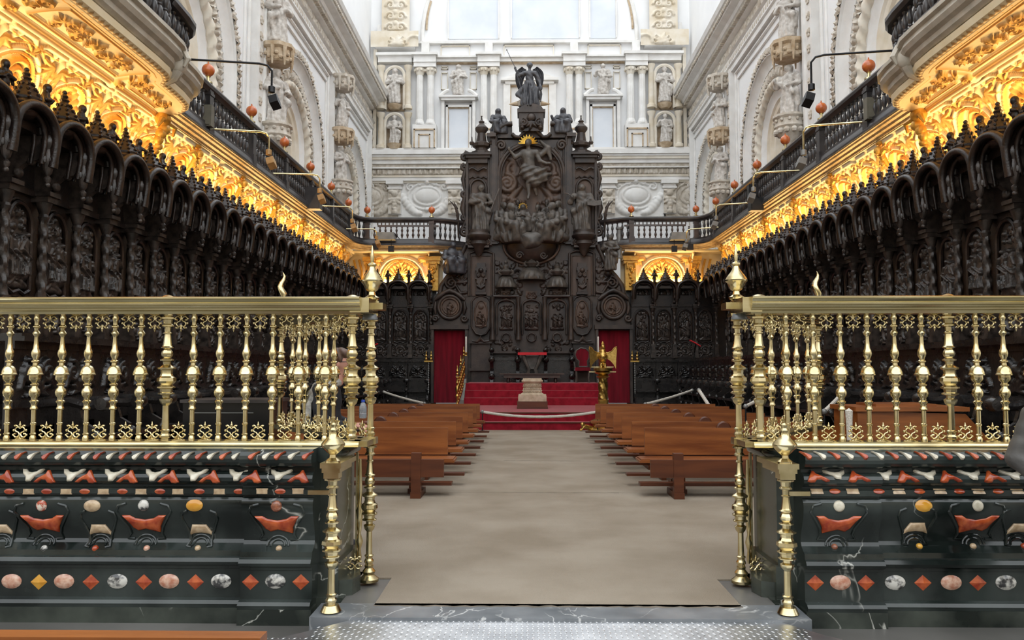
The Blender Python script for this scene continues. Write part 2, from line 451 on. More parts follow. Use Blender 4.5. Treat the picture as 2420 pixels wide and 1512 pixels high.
# ------------------------------------------------------------------ sculpture (signed distance + surface nets)
def surface_nets(vals, org, h):
    nx, ny, nz = vals.shape
    S = vals < 0
    cs = [(i, j, k) for i in (0, 1) for j in (0, 1) for k in (0, 1)]
    sub = lambda A, c: A[c[0]:nx - 1 + c[0], c[1]:ny - 1 + c[1], c[2]:nz - 1 + c[2]]
    cnt = sum(sub(S, c).astype(np.int8) for c in cs)
    mixed = (cnt > 0) & (cnt < 8)
    I = np.argwhere(mixed)
    if len(I) == 0: return [], []
    cv = {c: vals[I[:, 0] + c[0], I[:, 1] + c[1], I[:, 2] + c[2]] for c in cs}
    acc = np.zeros((len(I), 3)); num = np.zeros(len(I))
    for a in cs:
        for ax in range(3):
            if a[ax] == 0:
                b = list(a); b[ax] = 1; b = tuple(b)
                va, vb = cv[a], cv[b]; cr = (va < 0) != (vb < 0)
                t = np.where(cr, va / np.where(cr, va - vb, 1), 0)
                p = np.array(a, float)[None, :].repeat(len(I), 0); p[:, ax] += t
                acc += p * cr[:, None]; num += cr
    pos = (I + acc / num[:, None]) * h + np.array(org)
    idx = -np.ones(mixed.shape, int); idx[I[:, 0], I[:, 1], I[:, 2]] = np.arange(len(I))
    faces = []
    for ax in range(3):
        o1, o2 = (ax + 1) % 3, (ax + 2) % 3
        A = [slice(None)] * 3; Bs = [slice(None)] * 3
        A[ax] = slice(0, -1); Bs[ax] = slice(1, None)
        s0, s1 = S[tuple(A)], S[tuple(Bs)]
        E = np.argwhere(s0 != s1)
        E = E[(E[:, o1] > 0) & (E[:, o2] > 0)]
        E = E[(E[:, o1] < mixed.shape[o1]) & (E[:, o2] < mixed.shape[o2])]
        if len(E) == 0: continue
        def at_(d1, d2):
            q = E.copy(); q[:, o1] += d1; q[:, o2] += d2
            return idx[q[:, 0], q[:, 1], q[:, 2]]
        Q = np.stack([at_(-1, -1), at_(0, -1), at_(0, 0), at_(-1, 0)], 1)
        inside = s0[E[:, 0], E[:, 1], E[:, 2]]
        Q[~inside] = Q[~inside][:, ::-1]
        faces.append(Q)
    F = np.concatenate(faces); F = F[(F >= 0).all(1)]
    return pos.tolist(), F.tolist()
def sculpt(name, prims, m, h=0.012, k=0.03, fold=None, cut=None):
    """prims: ('c',a,b,ra,rb) rounded cones, ('e',c,(rx,ry,rz)) ellipsoids"""
    lo = np.array([1e9] * 3); hi = -lo
    for p in prims:
        if p[0] == 'c':
            r = max(p[3], p[4])
            for q in (p[1], p[2]): lo = np.minimum(lo, np.array(q) - r); hi = np.maximum(hi, np.array(q) + r)
        else:
            lo = np.minimum(lo, np.array(p[1]) - np.array(p[2])); hi = np.maximum(hi, np.array(p[1]) + np.array(p[2]))
    lo -= 3.5 * h; hi += 3.5 * h
    n = np.ceil((hi - lo) / h).astype(int) + 1
    X, Y, Z = np.meshgrid(*[lo[i] + h * np.arange(n[i]) for i in range(3)], indexing='ij')
    D = None
    for p in prims:
        if p[0] == 'c':
            a = np.array(p[1], float); b = np.array(p[2], float); ba = b - a; L = max(1e-9, ba.dot(ba))
            t = np.clip(((X - a[0]) * ba[0] + (Y - a[1]) * ba[1] + (Z - a[2]) * ba[2]) / L, 0, 1)
            d = np.sqrt((X - a[0] - t * ba[0]) ** 2 + (Y - a[1] - t * ba[1]) ** 2 + (Z - a[2] - t * ba[2]) ** 2) - (p[3] + (p[4] - p[3]) * t)
        else:
            c, r = p[1], p[2]
            q = np.sqrt(((X - c[0]) / r[0]) ** 2 + ((Y - c[1]) / r[1]) ** 2 + ((Z - c[2]) / r[2]) ** 2)
            d = (q - 1) * min(r)
        kk = p[5] if p[0] == 'c' and len(p) > 5 else (p[3] if p[0] == 'e' and len(p) > 3 else k)
        if D is None: D = d
        else:
            hh = np.clip(0.5 + 0.5 * (D - d) / kk, 0, 1)
            D = D * (1 - hh) + d * hh - kk * hh * (1 - hh)
    if fold is not None: D = D + fold(X, Y, Z)
    if cut is not None: D = np.maximum(D, cut(X, Y, Z))
    v, f = surface_nets(D, lo, h)
    me = bpy.data.meshes.new(name); me.from_pydata(v, [], f)
    return fin(me, m, 0) if False else fin_smooth(me, m)
def fin_smooth(me, m):
    me.materials.append(MATS[m]); me.polygons.foreach_set('use_smooth', [True] * len(me.polygons)); me.update(); return me
def robe_folds(amp=0.012, n=9, top=0.62, seed=0.0, diag=6.0, cap=0.76):
    def f(X, Y, Z):
        th = np.arctan2(Y, X)
        w = np.clip((top - Z) / 0.12, 0, 1)
        g = np.sin(th * n + Z * diag + seed) + 0.5 * np.sin(th * (n + 4) - Z * 9 + 2 * seed)
        up = np.clip((Z - top + 0.05) / 0.1, 0, 1) * np.clip((cap - Z) / 0.06, 0, 1)
        return amp * (g * w + up * 0.35 * np.sin(X * 45 + Z * 60 + seed))
    return f
def standing(name, m, h=0.0125, arms=None, seed=0.0, hood=False, mantle=1, beard=False, stance=0.04, extra=(), head=(0, 0), folds=9):
    """robed standing figure one unit tall, facing -y"""
    hx, hy = head
    P = [('c', (-stance, 0, 0.05), (-0.03, 0, 0.52), 0.105, 0.088), ('c', (stance, -0.02, 0.05), (0.03, 0, 0.52), 0.100, 0.088),
         ('c', (0, 0.01, 0.52), (0, 0, 0.74), 0.098, 0.098), ('c', (-0.085, 0.01, 0.755), (0.085, 0.01, 0.755), 0.055, 0.055),
         ('c', (0, 0, 0.8), (hx * 0.5, hy * 0.5, 0.87), 0.036, 0.032, 0.015),
         ('e', (hx, hy - 0.02, 0.92), (0.056, 0.064, 0.076), 0.008), ('e', (hx, hy - 0.08, 0.912), (0.014, 0.018, 0.02), 0.01)]
    if hood: P += [('e', (hx, hy + 0.022, 0.925), (0.072, 0.066, 0.088), 0.012), ('c', (hx, hy + 0.03, 0.88), (0, 0.03, 0.76), 0.06, 0.10, 0.02)]
    else: P += [('e', (hx, hy + 0.016, 0.935), (0.066, 0.064, 0.072), 0.008), ('c', (hx, hy + 0.04, 0.9), (hx, hy + 0.04, 0.83), 0.045, 0.035, 0.012)]
    if beard: P += [('c', (hx, hy - 0.05, 0.885), (hx, hy - 0.055, 0.83), 0.03, 0.015, 0.012)]
    arms = arms or [((-0.135, 0, 0.77), (-0.18, -0.02, 0.6), (-0.05, -0.13, 0.62)), ((0.135, 0, 0.77), (0.19, -0.02, 0.6), (0.07, -0.14, 0.58))]
    for A in arms:
        P += [('c', A[0], A[1], 0.05, 0.05, 0.02), ('c', A[1], A[2], 0.05, 0.027, 0.02), ('e', A[2], (0.028, 0.03, 0.034), 0.012)]
    if mantle == 1: P += [('c', (-0.13, -0.05, 0.66), (0.13, -0.07, 0.42), 0.045, 0.06, 0.03), ('c', (0.13, -0.03, 0.45), (0.15, 0, 0.2), 0.06, 0.03, 0.03)]
    if mantle == 2: P += [('c', (0.13, -0.05, 0.66), (-0.13, -0.07, 0.42), 0.045, 0.06, 0.03), ('c', (-0.13, -0.03, 0.45), (-0.15, 0, 0.2), 0.06, 0.03, 0.03)]
    P += list(extra)
    return sculpt(name, P, m, h=h, k=0.035, fold=robe_folds(seed=seed, n=folds), cut=lambda X, Y, Z: -Z)
def seated(name, m, h=0.0125, arms=None, seed=0.0, hood=False, beard=False, turn=0.0, extra=(), head=(0, 0)):
    """robed seated figure, about 0.72 units tall, facing -y"""
    hx, hy = head
    P = [('c', (0, 0.04, 0.28), (0, 0.02, 0.46), 0.12, 0.10), ('c', (-0.08, 0.01, 0.47), (0.08, 0.01, 0.47), 0.055, 0.055),
         ('c', (-0.06, 0.0, 0.27), (-0.10, -0.2, 0.28), 0.09, 0.075), ('c', (0.06, 0.0, 0.27), (0.11, -0.19, 0.29), 0.09, 0.075),
         ('c', (-0.10, -0.2, 0.27), (-0.08, -0.19, 0.06), 0.075, 0.08), ('c', (0.11, -0.19, 0.28), (0.14, -0.14, 0.06), 0.075, 0.08),
         ('c', (0, -0.12, 0.2), (0, -0.1, 0.06), 0.1, 0.13), ('e', (0, 0.05, 0.13), (0.17, 0.14, 0.17)),
         ('c', (0, 0, 0.52), (hx * 0.5, hy * 0.5, 0.58), 0.036, 0.032, 0.015),
         ('e', (hx, hy - 0.02, 0.64), (0.056, 0.064, 0.076), 0.008), ('e', (hx, hy - 0.08, 0.63), (0.014, 0.018, 0.02), 0.01)]
    if hood: P += [('e', (hx, hy + 0.02, 0.64), (0.070, 0.064, 0.086), 0.012), ('c', (hx, hy + 0.03, 0.6), (0, 0.03, 0.48), 0.06, 0.10, 0.02)]
    else: P += [('e', (hx, hy + 0.016, 0.656), (0.066, 0.062, 0.07), 0.008)]
    if beard: P += [('c', (hx, hy - 0.05, 0.60), (hx, hy - 0.055, 0.54), 0.03, 0.015, 0.012)]
    arms = arms or [((-0.13, 0, 0.49), (-0.17, -0.04, 0.34), (-0.03, -0.17, 0.36)), ((0.13, 0, 0.49), (0.18, -0.04, 0.34), (0.06, -0.18, 0.36))]
    for A in arms:
        P += [('c', A[0], A[1], 0.05, 0.048, 0.02), ('c', A[1], A[2], 0.048, 0.027, 0.02), ('e', A[2], (0.028, 0.03, 0.032), 0.012)]
    P += list(extra)
    return sculpt(name, P, m, h=h, k=0.035, fold=robe_folds(seed=seed, n=8, top=0.3, diag=12, cap=0.48), cut=lambda X, Y, Z: -Z)
# ================================================================== setting: floors
def struct(name, mb, m, parent=None, angle=35):
    o = ob(name, mb.mesh(name, m, angle), parent)
    if parent is None: o['kind'] = 'structure'
    return o
XW = 7.4; YF = 36.5
struct('floor', MB().box(-XW, XW, 6.2, YF, -0.3, -0.012).box(-1.5, 1.5, 5.6, 6.2, -0.3, -0.012), 'floor_stone')['label'] = 'grey stone floor under the choir carpet'
fo = struct('floor', MB().box(-16, 16, -16, 5.5, -0.4, -0.14).box(-4.7, -1.5, 5.5, 6.2, -0.4, -0.14).box(1.5, 4.7, 5.5, 6.2, -0.4, -0.14), 'floor_stone'); fo['label'] = 'pale stone floor in front of the brass railings'
sill = struct('trim_1', MB().box(-1.62, 1.62, 5.3, 5.62, -0.12, 0.0), 'sill_marble'); sill['label'] = 'dark veined marble threshold between the two podiums'
carpet = thing('carpet', 'worn beige carpet covering the central aisle and choir floor', 'carpet')
mb = MB(); 
for (y0, y1) in ((5.56, 10.55), (10.565, 12.9), (12.915, 21.6)):
    mb.box(-4.75 if y0 > 6.2 else -1.25, 4.75 if y0 > 6.2 else 1.25, y0, y1, -0.012, 0.0)
mb = MB(); mb.box(-1.25, 1.25, 5.56, 6.3, -0.012, 0.0); ob('front_piece', mb.mesh('front_piece', 'carpet_beige'), carpet)
for i, (y0, y1) in enumerate(((6.3, 10.62), (10.632, 14.3), (14.312, 21.62))):
    ob('strip', MB().box(-4.85, 4.85, y0, y1, -0.012, 0.0).mesh('strip', 'carpet_beige'), carpet)
rnd = random.Random(3)
for (yy, xa, xb) in ((10.62, -0.55, 1.0), (14.3, -0.6, 0.75)):
    mb = MB(); n = 24
    pts = [(xa + (xb - xa) * i / n, yy + 0.012 * rnd.uniform(-1, 1), 0.001) for i in range(n + 1)]
    mb.tube(pts, [0.004 + 0.008 * rnd.random() for _ in pts], 5, flat=0.3)
    ob('seam', mb.mesh('seam', 'seam'), carpet)
mb = MB(); n = 60
mb.tube([(-1.25 + 2.5 * i / n, 5.56 + 0.012 * rnd.uniform(-1, 1), 0.0) for i in range(n + 1)], [0.006 + 0.008 * rnd.random() for _ in range(n + 1)], 5, flat=0.5)
ob('frayed_edge', mb.mesh('frayed_edge', 'seam'), carpet)
# checker plate ramp
ramp = thing('checker_plate_ramp', 'silver checker plate ramp in front of the marble threshold', 'ramp')
def rz(y): return -0.015 - (5.34 - y) * 0.085
poly = [(-1.32, 5.33), (1.40, 5.33), (1.62, 5.12), (1.9, 4.9), (1.9, 3.2), (-2.0, 3.2), (-2.0, 4.85), (-1.62, 5.1)]
mb = MB(); n = len(poly)
mb.add([(x, y, rz(y)) for x, y in poly] + [(x, y, rz(y) - 0.012) for x, y in poly],
       [tuple(reversed(range(n))), tuple(range(n, 2 * n))] + [(i, (i + 1) % n, n + (i + 1) % n, n + i) for i in range(n)])
ob('plate', mb.mesh('plate', 'aluminium'), ramp)
mb = MB(); p = 0.034; rows = int((5.3 - 4.3) / p)
for j in range(rows):
    y = 5.29 - j * p
    half = 1.34 if y > 5.2 else (1.55 if y > 5.05 else 1.85)
    for i in range(int(-half / p), int(half / p) + 1):
        x = i * p + (p / 2 if j % 2 else 0) * 0
        a = PI / 4 if (i + j) % 2 == 0 else -PI / 4
        c, s_ = math.cos(a), math.sin(a); L, w, h = 0.0145, 0.0055, 0.0026
        z = rz(y)
        q = [(x + c * u - s_ * v, y + s_ * u + c * v) for u, v in ((-L, 0), (0, -w), (L, 0), (0, w))]
        o = len(mb.v)
        mb.v += [(a_, b_, rz(b_)) for a_, b_ in q] + [(x, y, z + h)]
        mb.f += [(o, o + 1, o + 4), (o + 1, o + 2, o + 4), (o + 2, o + 3, o + 4), (o + 3, o, o + 4)]
tag(ob('tread_pattern', mb.mesh('tread_pattern', 'aluminium', 0), ramp), kind='stuff')

# ================================================================== side walls of the nave
SPR, ROUT = 8.75, 2.85
BAYS = [(12.5, 20.8), (20.8, 29.1), (29.1, 36.5)]
ZB = 6.2
def arch_path(yc, R, n=28):
    """list of (y,z,ny,nz) going up the near jamb, over the arch, down the far one"""
    P = []
    for i in range(5): P.append((yc, ZB + (SPR - ZB) * i / 5, -1, 0))
    for i in range(n + 1):
        a = PI - PI * i / n; P.append((yc, SPR, math.cos(a), math.sin(a)))
    for i in range(1, 6): P.append((yc, SPR - (SPR - ZB) * i / 5, 1, 0))
    return P
def arch_frames(s, yc):
    return [((s * XW, y, z), (0, ny, nz), (s, 0, 0)) for (y, z, ny, nz) in arch_path(yc, 0)]
def path_len_pts(yc, R):
    """s parameter -> position on arch line of radius R"""
    P = arch_path(yc, R, 48); Q = [(y + ny * R, z + nz * R, ny, nz) for (y, z, ny, nz) in P]
    S = [0]
    for a, b in zip(Q, Q[1:]): S.append(S[-1] + math.hypot(b[0] - a[0], b[1] - a[1]))
    return np.array(S), np.array(Q)
def foliage_band(name, s, yc, R, w, d0, m, tile=0.26, h=0.07, nx=230, nz=8):
    S, Q = path_len_pts(yc, R); L = S[-1]
    st = []; k = 0; x = 0.0
    while x < L:
        st += [leaf(x, -w * 0.4, 0.9, tile * 0.9, w * 0.2, h, 0.8), leaf(x + tile * 0.45, w * 0.4, -0.9, tile * 0.9, w * 0.2, h, -0.8), ([(x + tile * 0.2, 0)], w * 0.22, h)]
        x += tile
    def mp(U, V, D):
        y = np.interp(U, S, Q[:, 0]); z = np.interp(U, S, Q[:, 1]); ny = np.interp(U, S, Q[:, 2]); nz_ = np.interp(U, S, Q[:, 3])
        return s * (XW + d0 - D), y + ny * V, z + nz_ * V
    return relief_mesh(name, L, w, st, m, nx=nx, nz=nz, mapf=mp, x0=0, z0=-w / 2)
def rope_moulding(s, yc, R, r, d0, n=260, m=10, pitch=0.34):
    S, Q = path_len_pts(yc, R); L = S[-1]; mb = MB(); vs = []; fs = []
    for i in range(n + 1):
        u = L * i / n; y = np.interp(u, S, Q[:, 0]); z = np.interp(u, S, Q[:, 1]); ny = np.interp(u, S, Q[:, 2]); nz = np.interp(u, S, Q[:, 3])
        for k in range(m):
            a = 2 * PI * k / m; rr = r * (1 + 0.2 * math.cos(2 * a - 2 * PI * u / pitch))
            vs.append((s * (XW + d0 - rr * math.sin(a)), y + ny * rr * math.cos(a), z + nz * rr * math.cos(a)))
    for i in range(n):
        for k in range(m):
            k2 = (k + 1) % m; fs.append((i * m + k, i * m + k2, (i + 1) * m + k2, (i + 1) * m + k))
    return mb.add(vs, fs)
def side_frieze_strokes(L, z0, h):
    st = []; x = 0.0; q = 0
    while x < L:
        d = 1 if q % 2 == 0 else -1
        st.append((spiral(x + 0.3, z0 + h / 2, h * 0.38, 1.4, 0 if d > 0 else PI, d), 0.05, 0.07))
        st += acanthus(x + 0.62, z0 + h / 2, PI / 2 * d, h * 0.45, 0.06, 0.08, 5, 1.3)
        st.append(([(x + 0.3, z0 + h / 2)], 0.07, 0.08)); x += 0.8; q += 1
    return st
WALLS = {}
for s, nm in ((-1, 'wall_left'), (1, 'wall_right')):
    mb = MB()
    mb.box(s * XW, s * (XW + 0.3), 6.0, YF, -0.1, ZB)
    for (y0, y1) in BAYS:
        yc = (y0 + y1) / 2; R = ROUT if y1 - y0 > 8 else 2.6
        P = arch_path(yc, R); n = len(P); A = []; B = []
        for i, (y, z, ny, nz) in enumerate(P):
            A.append((s * XW, y + ny * R, z + nz * R))
            if i < 5 or i > n - 6:
                B.append((s * XW, y0 if ny < 0 else y1, z))
            else:
                # radial projection on the rectangle
                t = 1e9
                if ny < -1e-6: t = min(t, (y - y0) / -ny)
                if ny > 1e-6: t = min(t, (y1 - y) / ny)
                if nz > 1e-6: t = min(t, (12.5 - z) / nz)
                B.append((s * XW, y + ny * t, z + nz * t))
        o = len(mb.v); mb.v += A + B
        for i in range(n - 1): mb.f.append((o + i, o + i + 1, o + n + i + 1, o + n + i))
        # corners above
        mb.box(s * XW, s * (XW + 0.05), y0, yc - 0.0, 12.5, 12.52)
        for (ya, sg) in ((y0, -1), (y1, 1)):
            c = [p for p in B if abs(p[1] - ya) < 1e-4]; d = [p for p in B if abs(p[2] - 12.5) < 1e-4]
            top = max(c, key=lambda p: p[2]); near = min(d, key=lambda p: abs(p[1] - ya)) if d else None
            if near: mb.add([top, near, (s * XW, ya, 12.5)], [(0, 1, 2)])
        # back of the recess
        mb.box(s * (XW + 0.78), s * (XW + 0.95), yc - 3, yc + 3, ZB, 12.5)
    mb.box(s * XW, s * (XW + 0.3), 5.0, YF, 12.5, 24.0)
    mb.box(s * XW, s * (XW + 0.3), 5.0, 12.5, ZB, 12.5)
    mb.box(s * XW, s * (XW + 1.7), 5.0, YF, ZB - 0.05, ZB)
    wl = struct(nm, mb, 'plaster_white', angle=20)
    wl['label'] = 'white plaster nave wall with blind arches on the %s' % ('left' if s < 0 else 'right')
    WALLS[s] = wl
    for (y0, y1) in BAYS:
        yc = (y0 + y1) / 2; k = 1.0 if y1 - y0 > 8 else 2.6 / ROUT
        def rings(prof, name, m):
            ob(name, MB().sweep([(r * k, d) for r, d in prof], arch_frames(s, yc)).mesh(name, m), wl)
        rings([(2.88, 0.0), (2.88, -0.08), (2.62, -0.08), (2.60, 0.0)], 'arch_border', 'stone_white')
        ob('arch_foliage', foliage_band('arch_foliage', s, yc, 2.75 * k, 0.2, -0.08, 'stone_tan'), wl)
        rings([(2.60, -0.02), (2.54, 0.03), (2.38, 0.12), (2.30, 0.12), (2.30, 0.16), (2.24, 0.16)], 'arch_cove', 'stone_white')
        ob('arch_foliage', foliage_band('arch_foliage', s, yc, 2.1 * k, 0.28, 0.16, 'stone_tan', tile=0.3, h=0.09), wl)
        rings([(2.24, 0.17), (1.94, 0.17)], 'arch_band', 'stone_white')
        ob('rope_moulding', rope_moulding(s, yc, 1.8 * k, 0.13, 0.22).mesh('rope_moulding', 'stone_cream', 50), wl)
        rings([(1.94, 0.17), (1.86, 0.27), (1.62, 0.27), (1.58, 0.31), (1.46, 0.37), (1.38, 0.37)], 'arch_band', 'stone_white')
        rings([(1.38, 0.37), (1.32, 0.43), (1.18, 0.45), (1.12, 0.52), (0.98, 0.54), (0.94, 0.8)], 'arch_band', 'stone_warm')
        # panel moulding that frames the bay
        for (zz, ww) in ((12.25, 0.06), (11.95, 0.045)):
            dy = 0.62 + (12.25 - zz)
            fr = [(s * XW - s * 0.03, y0 + dy, ZB), (s * XW - s * 0.03, y0 + dy, zz), (s * XW - s * 0.03, y1 - dy, zz), (s * XW - s * 0.03, y1 - dy, ZB)]
            ob('panel_moulding', MB().tube(fr, ww, 6).mesh('panel_moulding', 'stone_white'), wl)
    # pilaster strips with rosettes
    for yb in (12.5, 20.8, 29.1, 36.2):
        mb = MB(); mb.box(s * XW, s * (XW - 0.16), yb - 0.42, yb + 0.34, ZB, 12.5)
        mb.box(s * (XW - 0.16), s * (XW - 0.22), yb - 0.42, yb - 0.30, ZB, 12.5); mb.box(s * (XW - 0.16), s * (XW - 0.22), yb + 0.22, yb + 0.34, ZB, 12.5)
        ob('pilaster', mb.mesh('pilaster', 'stone_white'), wl)
        ro = MB(); 
        for i in range(14):
            z = ZB + 0.3 + i * 0.44
            for q in range(6):
                a = q * PI / 3
                ro.ball((s * (XW - 0.17), yb - 0.04 + 0.075 * math.cos(a), z + 0.075 * math.sin(a)), 0.055, 6, 4, (0.7, 1, 1))
            ro.ball((s * (XW - 0.19), yb - 0.04, z), 0.045, 6, 4)
        ob('rosettes', ro.mesh('rosettes', 'stone_tan'), wl)['kind'] = 'stuff'
    # entablature
    prof = [(0, 12.38), (0.16, 12.38), (0.16, 12.55), (0.22, 12.6), (0.22, 12.86), (0.3, 12.92), (0.1, 12.96), (0.1, 13.5), (0.26, 13.54), (0.3, 13.62), (0.46, 13.7), (0.5, 13.82),
            (0.72, 13.9), (0.76, 14.08), (0.84, 14.12), (0.9, 14.26), (0.55, 14.34), (0, 14.36)]
    fr = [((s * XW, y, 0), (-s, 0, 0), (0, 0, 1)) for y in (5.0, YF)]
    ob('entablature', MB().sweep(prof, fr).mesh('entablature', 'stone_white', 25), wl)
    L = 12.0
    for (ya) in (12.5, 24.5):
        me = relief_mesh('frieze_relief', L, 0.5, side_frieze_strokes(L, 12.98, 0.5), 'stone_tan', nx=420, nz=16, x0=0, z0=12.98,
                         mapf=lambda U, V, D: (s * (XW - 0.11 - D * 0.8), ya + U, V))
        ob('frieze_relief', me, wl)
    den = MB()
    for i in range(150):
        y = 12.5 + i * 0.16; den.box(s * (XW - 0.28), s * (XW - 0.42), y, y + 0.09, 13.58, 13.7)
        den.ball((s * (XW - 0.78), y + 0.05, 13.98), 0.06, 5, 4)
    ob('dentils', den.mesh('dentils', 'stone_tan'), wl)['kind'] = 'stuff'
    eg = MB()
    for i in range(120):
        y = 12.6 + i * 0.2; eg.ball((s * (XW - 0.21), y, 12.73), 0.08, 6, 4, (0.5, 0.9, 1.2))
    ob('egg_moulding', eg.mesh('egg_moulding', 'stone_tan'), wl)['kind'] = 'stuff'

# ================================================================== far wall
far = struct('wall_far', MB().box(-XW - 0.3, XW + 0.3, YF, YF + 0.4, -0.1, 24.0), 'plaster_white'); far['label'] = 'white stone end wall behind the carved reredos'
def fx(px): return at(px, 400, YF).x
def fz(py): return at(1250, py, YF).z
def fbox(name, px0, px1, py0, py1, d, m='stone_white', mb=None):
    b = MB() if mb is None else mb
    b.box(fx(px0), fx(px1), YF, YF - d, fz(py1), fz(py0))
    if mb is None: return ob(name, b.mesh(name, m), far)
for (a, b, d, m) in ((361, 371, 0.62, 'stone_white'), (371, 376, 0.54, 'stone_white'), (376, 382, 0.5, 'stone_cream'), (382, 391, 0.42, 'stone_white'),
                     (391, 398, 0.34, 'stone_tan'), (398, 401, 0.36, 'stone_white'), (416, 420, 0.24, 'stone_cream'), (420, 428, 0.2, 'stone_white'), (428, 432, 0.12, 'stone_cream')):
    fbox('cornice_band', 866, 1646, a, b, d, m)
st = []; x = fx(872)
while x < fx(1640):
    st.append(([(x, fz(405)), (x, fz(411))], 0.09, 0.12)); st.append(([(x + 0.12, fz(403)), (x + 0.12, fz(414))], 0.03, 0.1)); x += 0.24
ob('egg_moulding', relief_mesh('egg_moulding', fx(1640) - fx(872), fz(401) - fz(416), st, 'stone_tan', nx=380, nz=8, x0=fx(872), z0=fz(416), mapf=lambda U, V, D: (U, YF - 0.17 - D, V)), far)
def cartouche(cx, cz, w=1.0):
    st = [(arc(cx, cz, 0.62 * w, 0, 2 * PI, 36, 0.42 * w), 0.07 * w, 0.1), (arc(cx, cz, 0.86 * w, 0.9, PI - 0.9 + PI + 0.2, 30, 0.62 * w), 0.06 * w, 0.08)]
    for d in (-1, 1):
        st.append((spiral(cx + d * 0.78 * w, cz + 0.42 * w, 0.2 * w, 1.3, PI / 2, -d), 0.05 * w, 0.1))
        st.append((spiral(cx + d * 0.36 * w, cz + 0.62 * w, 0.16 * w, 1.2, PI / 2, d), 0.05 * w, 0.1))
        st.append((spiral(cx + d * 0.9 * w, cz - 0.2 * w, 0.16 * w, 1.2, -PI / 2, d), 0.05 * w, 0.1))
        for i in range(9):
            t = i / 8; st.append(([(cx + d * (1.28 - 0.95 * t) * w, cz + (0.2 - 1.0 * math.sin(t * PI / 2)) * w)], (0.13 + 0.06 * math.sin(t * PI)) * w, 0.16))
    st += [([(cx, cz + 0.66 * w)], 0.13 * w, 0.2), ([(cx, cz - 0.62 * w)], 0.12 * w, 0.16)]
    return st
for px in (873, 1010, 1502, 1638):
    cx, cz = fx(px), fz(463)
    lo, hi = (max(-XW, cx - 1.35), min(XW, cx + 1.35))
    b0 = lambda U, V: 0.18 * np.sqrt(np.clip(1 - ((U - cx) / 0.56) ** 2 - ((V - cz) / 0.36) ** 2, 0, 1))
    me = relief_mesh('cartouche', hi - lo, 1.95, cartouche(cx, cz), 'stone_tan' if px in (873, 1638) else 'stone_white', nx=70, nz=54, x0=lo, z0=cz - 1.0, base=b0, mapf=lambda U, V, D: (U, YF - 0.01 - D, V))
    ob('cartouche', me, far)
for px in (935, 1075, 1437, 1580):
    mb = MB(); fbox('', px - 20, px + 20, 428, 437, 0.34, mb=mb); fbox('', px - 15, px + 15, 437, 506, 0.2, mb=mb); fbox('', px - 17, px + 17, 444, 448, 0.26, mb=mb)
    ob('frieze_pilaster', mb.mesh('frieze_pilaster', 'stone_white'), far)
    cx = fx(px); st = [([(cx, fz(458))], 0.16, 0.14)] + acanthus(cx, fz(470), -PI / 2, 0.5, 0.09, 0.1, 5, 1.2) + [([(cx, fz(478 + 8 * i))], 0.11 + 0.03 * (i % 2), 0.12) for i in range(4)]
    st += [leaf(cx, fz(455), 0.3, 0.32, 0.1, 0.1), leaf(cx, fz(455), PI - 0.3, 0.32, 0.1, 0.1)]
    ob('carved_drop', relief_mesh('carved_drop', 0.56, 1.1, st, 'stone_tan', nx=24, nz=44, x0=cx - 0.28, z0=fz(506), mapf=lambda U, V, D: (U, YF - 0.215 - D, V)), far)
# upper order: base course, pedestals, paired columns, windows, attic
fbox('base_course', 880, 1632, 354, 361, 0.4)
for (c1, c2) in ((993, 1018), (1144, 1167), (1346, 1368), (1490, 1517)):
    mb = MB(); mid = (c1 + c2) / 2
    fbox('', mid - 28, mid + 28, 300, 354, 0.5, mb=mb)
    ob('pedestal', mb.mesh('pedestal', 'stone_white'), far)
    mb = MB(); fbox('', mid - 25, mid + 25, 311, 314, 0.56, mb=mb); fbox('', mid - 25, mid - 22, 311, 354, 0.56, mb=mb); fbox('', mid + 22, mid + 25, 311, 354, 0.56, mb=mb)
    fbox('', mid - 14, mid + 14, 323, 326, 0.54, mb=mb); fbox('', mid - 14, mid - 11, 323, 354, 0.54, mb=mb); fbox('', mid + 11, mid + 14, 323, 354, 0.54, mb=mb)
    ob('pedestal_panel', mb.mesh('pedestal_panel', 'stone_ochre'), far)
    for c in (c1, c2):
        z0, z1, z2 = fz(299), fz(183), fz(167); r = 0.17
        mb = MB(); pr = [(r * 1.4, z0), (r * 1.4, z0 + 0.08), (r * 1.15, z0 + 0.18), (r * 1.02, z0 + 0.25)]
        mb.lathe(pr, 14, fx(c), YF - 0.28)
        n = 24; vs = []; fs = []
        for zz, rr in ((z0 + 0.25, r), (z1, r * 0.88)):
            for k in range(n): 
                q = rr * (1 if k % 2 else 0.92); vs.append((fx(c) + q * math.cos(2 * PI * k / n), YF - 0.28 + q * math.sin(2 * PI * k / n), zz))
        for k in range(n): fs.append((k, (k + 1) % n, n + (k + 1) % n, n + k))
        mb.add(vs, fs)
        ob('column', mb.mesh('column', 'stone_white', 20), far)
        mb = MB(); mb.lathe([(r * 0.9, z1), (r * 1.0, z1 + 0.05), (r * 1.2, z1 + 0.16), (r * 1.5, z2 - 0.05), (r * 1.5, z2)], 12, fx(c), YF - 0.28)
        for k in range(8):
            a = k * PI / 4 + 0.4; mb.ball((fx(c) + r * 1.35 * math.cos(a), YF - 0.28 + r * 1.35 * math.sin(a), z2 - 0.1), 0.075, 6, 4)
        ob('capital', mb.mesh('capital', 'stone_cream'), far)
    mb = MB(); fbox('', mid - 26, mid + 26, 140, 166, 0.55, mb=mb); fbox('', mid - 30, mid + 30, 134, 140, 0.68, mb=mb); fbox('', mid - 9, mid + 9, 105, 134, 0.4, mb=mb)
    fbox('', mid - 26, mid + 26, 154, 156, 0.6, mb=mb)
    ob('entablature_block', mb.mesh('entablature_block', 'stone_white'), far)
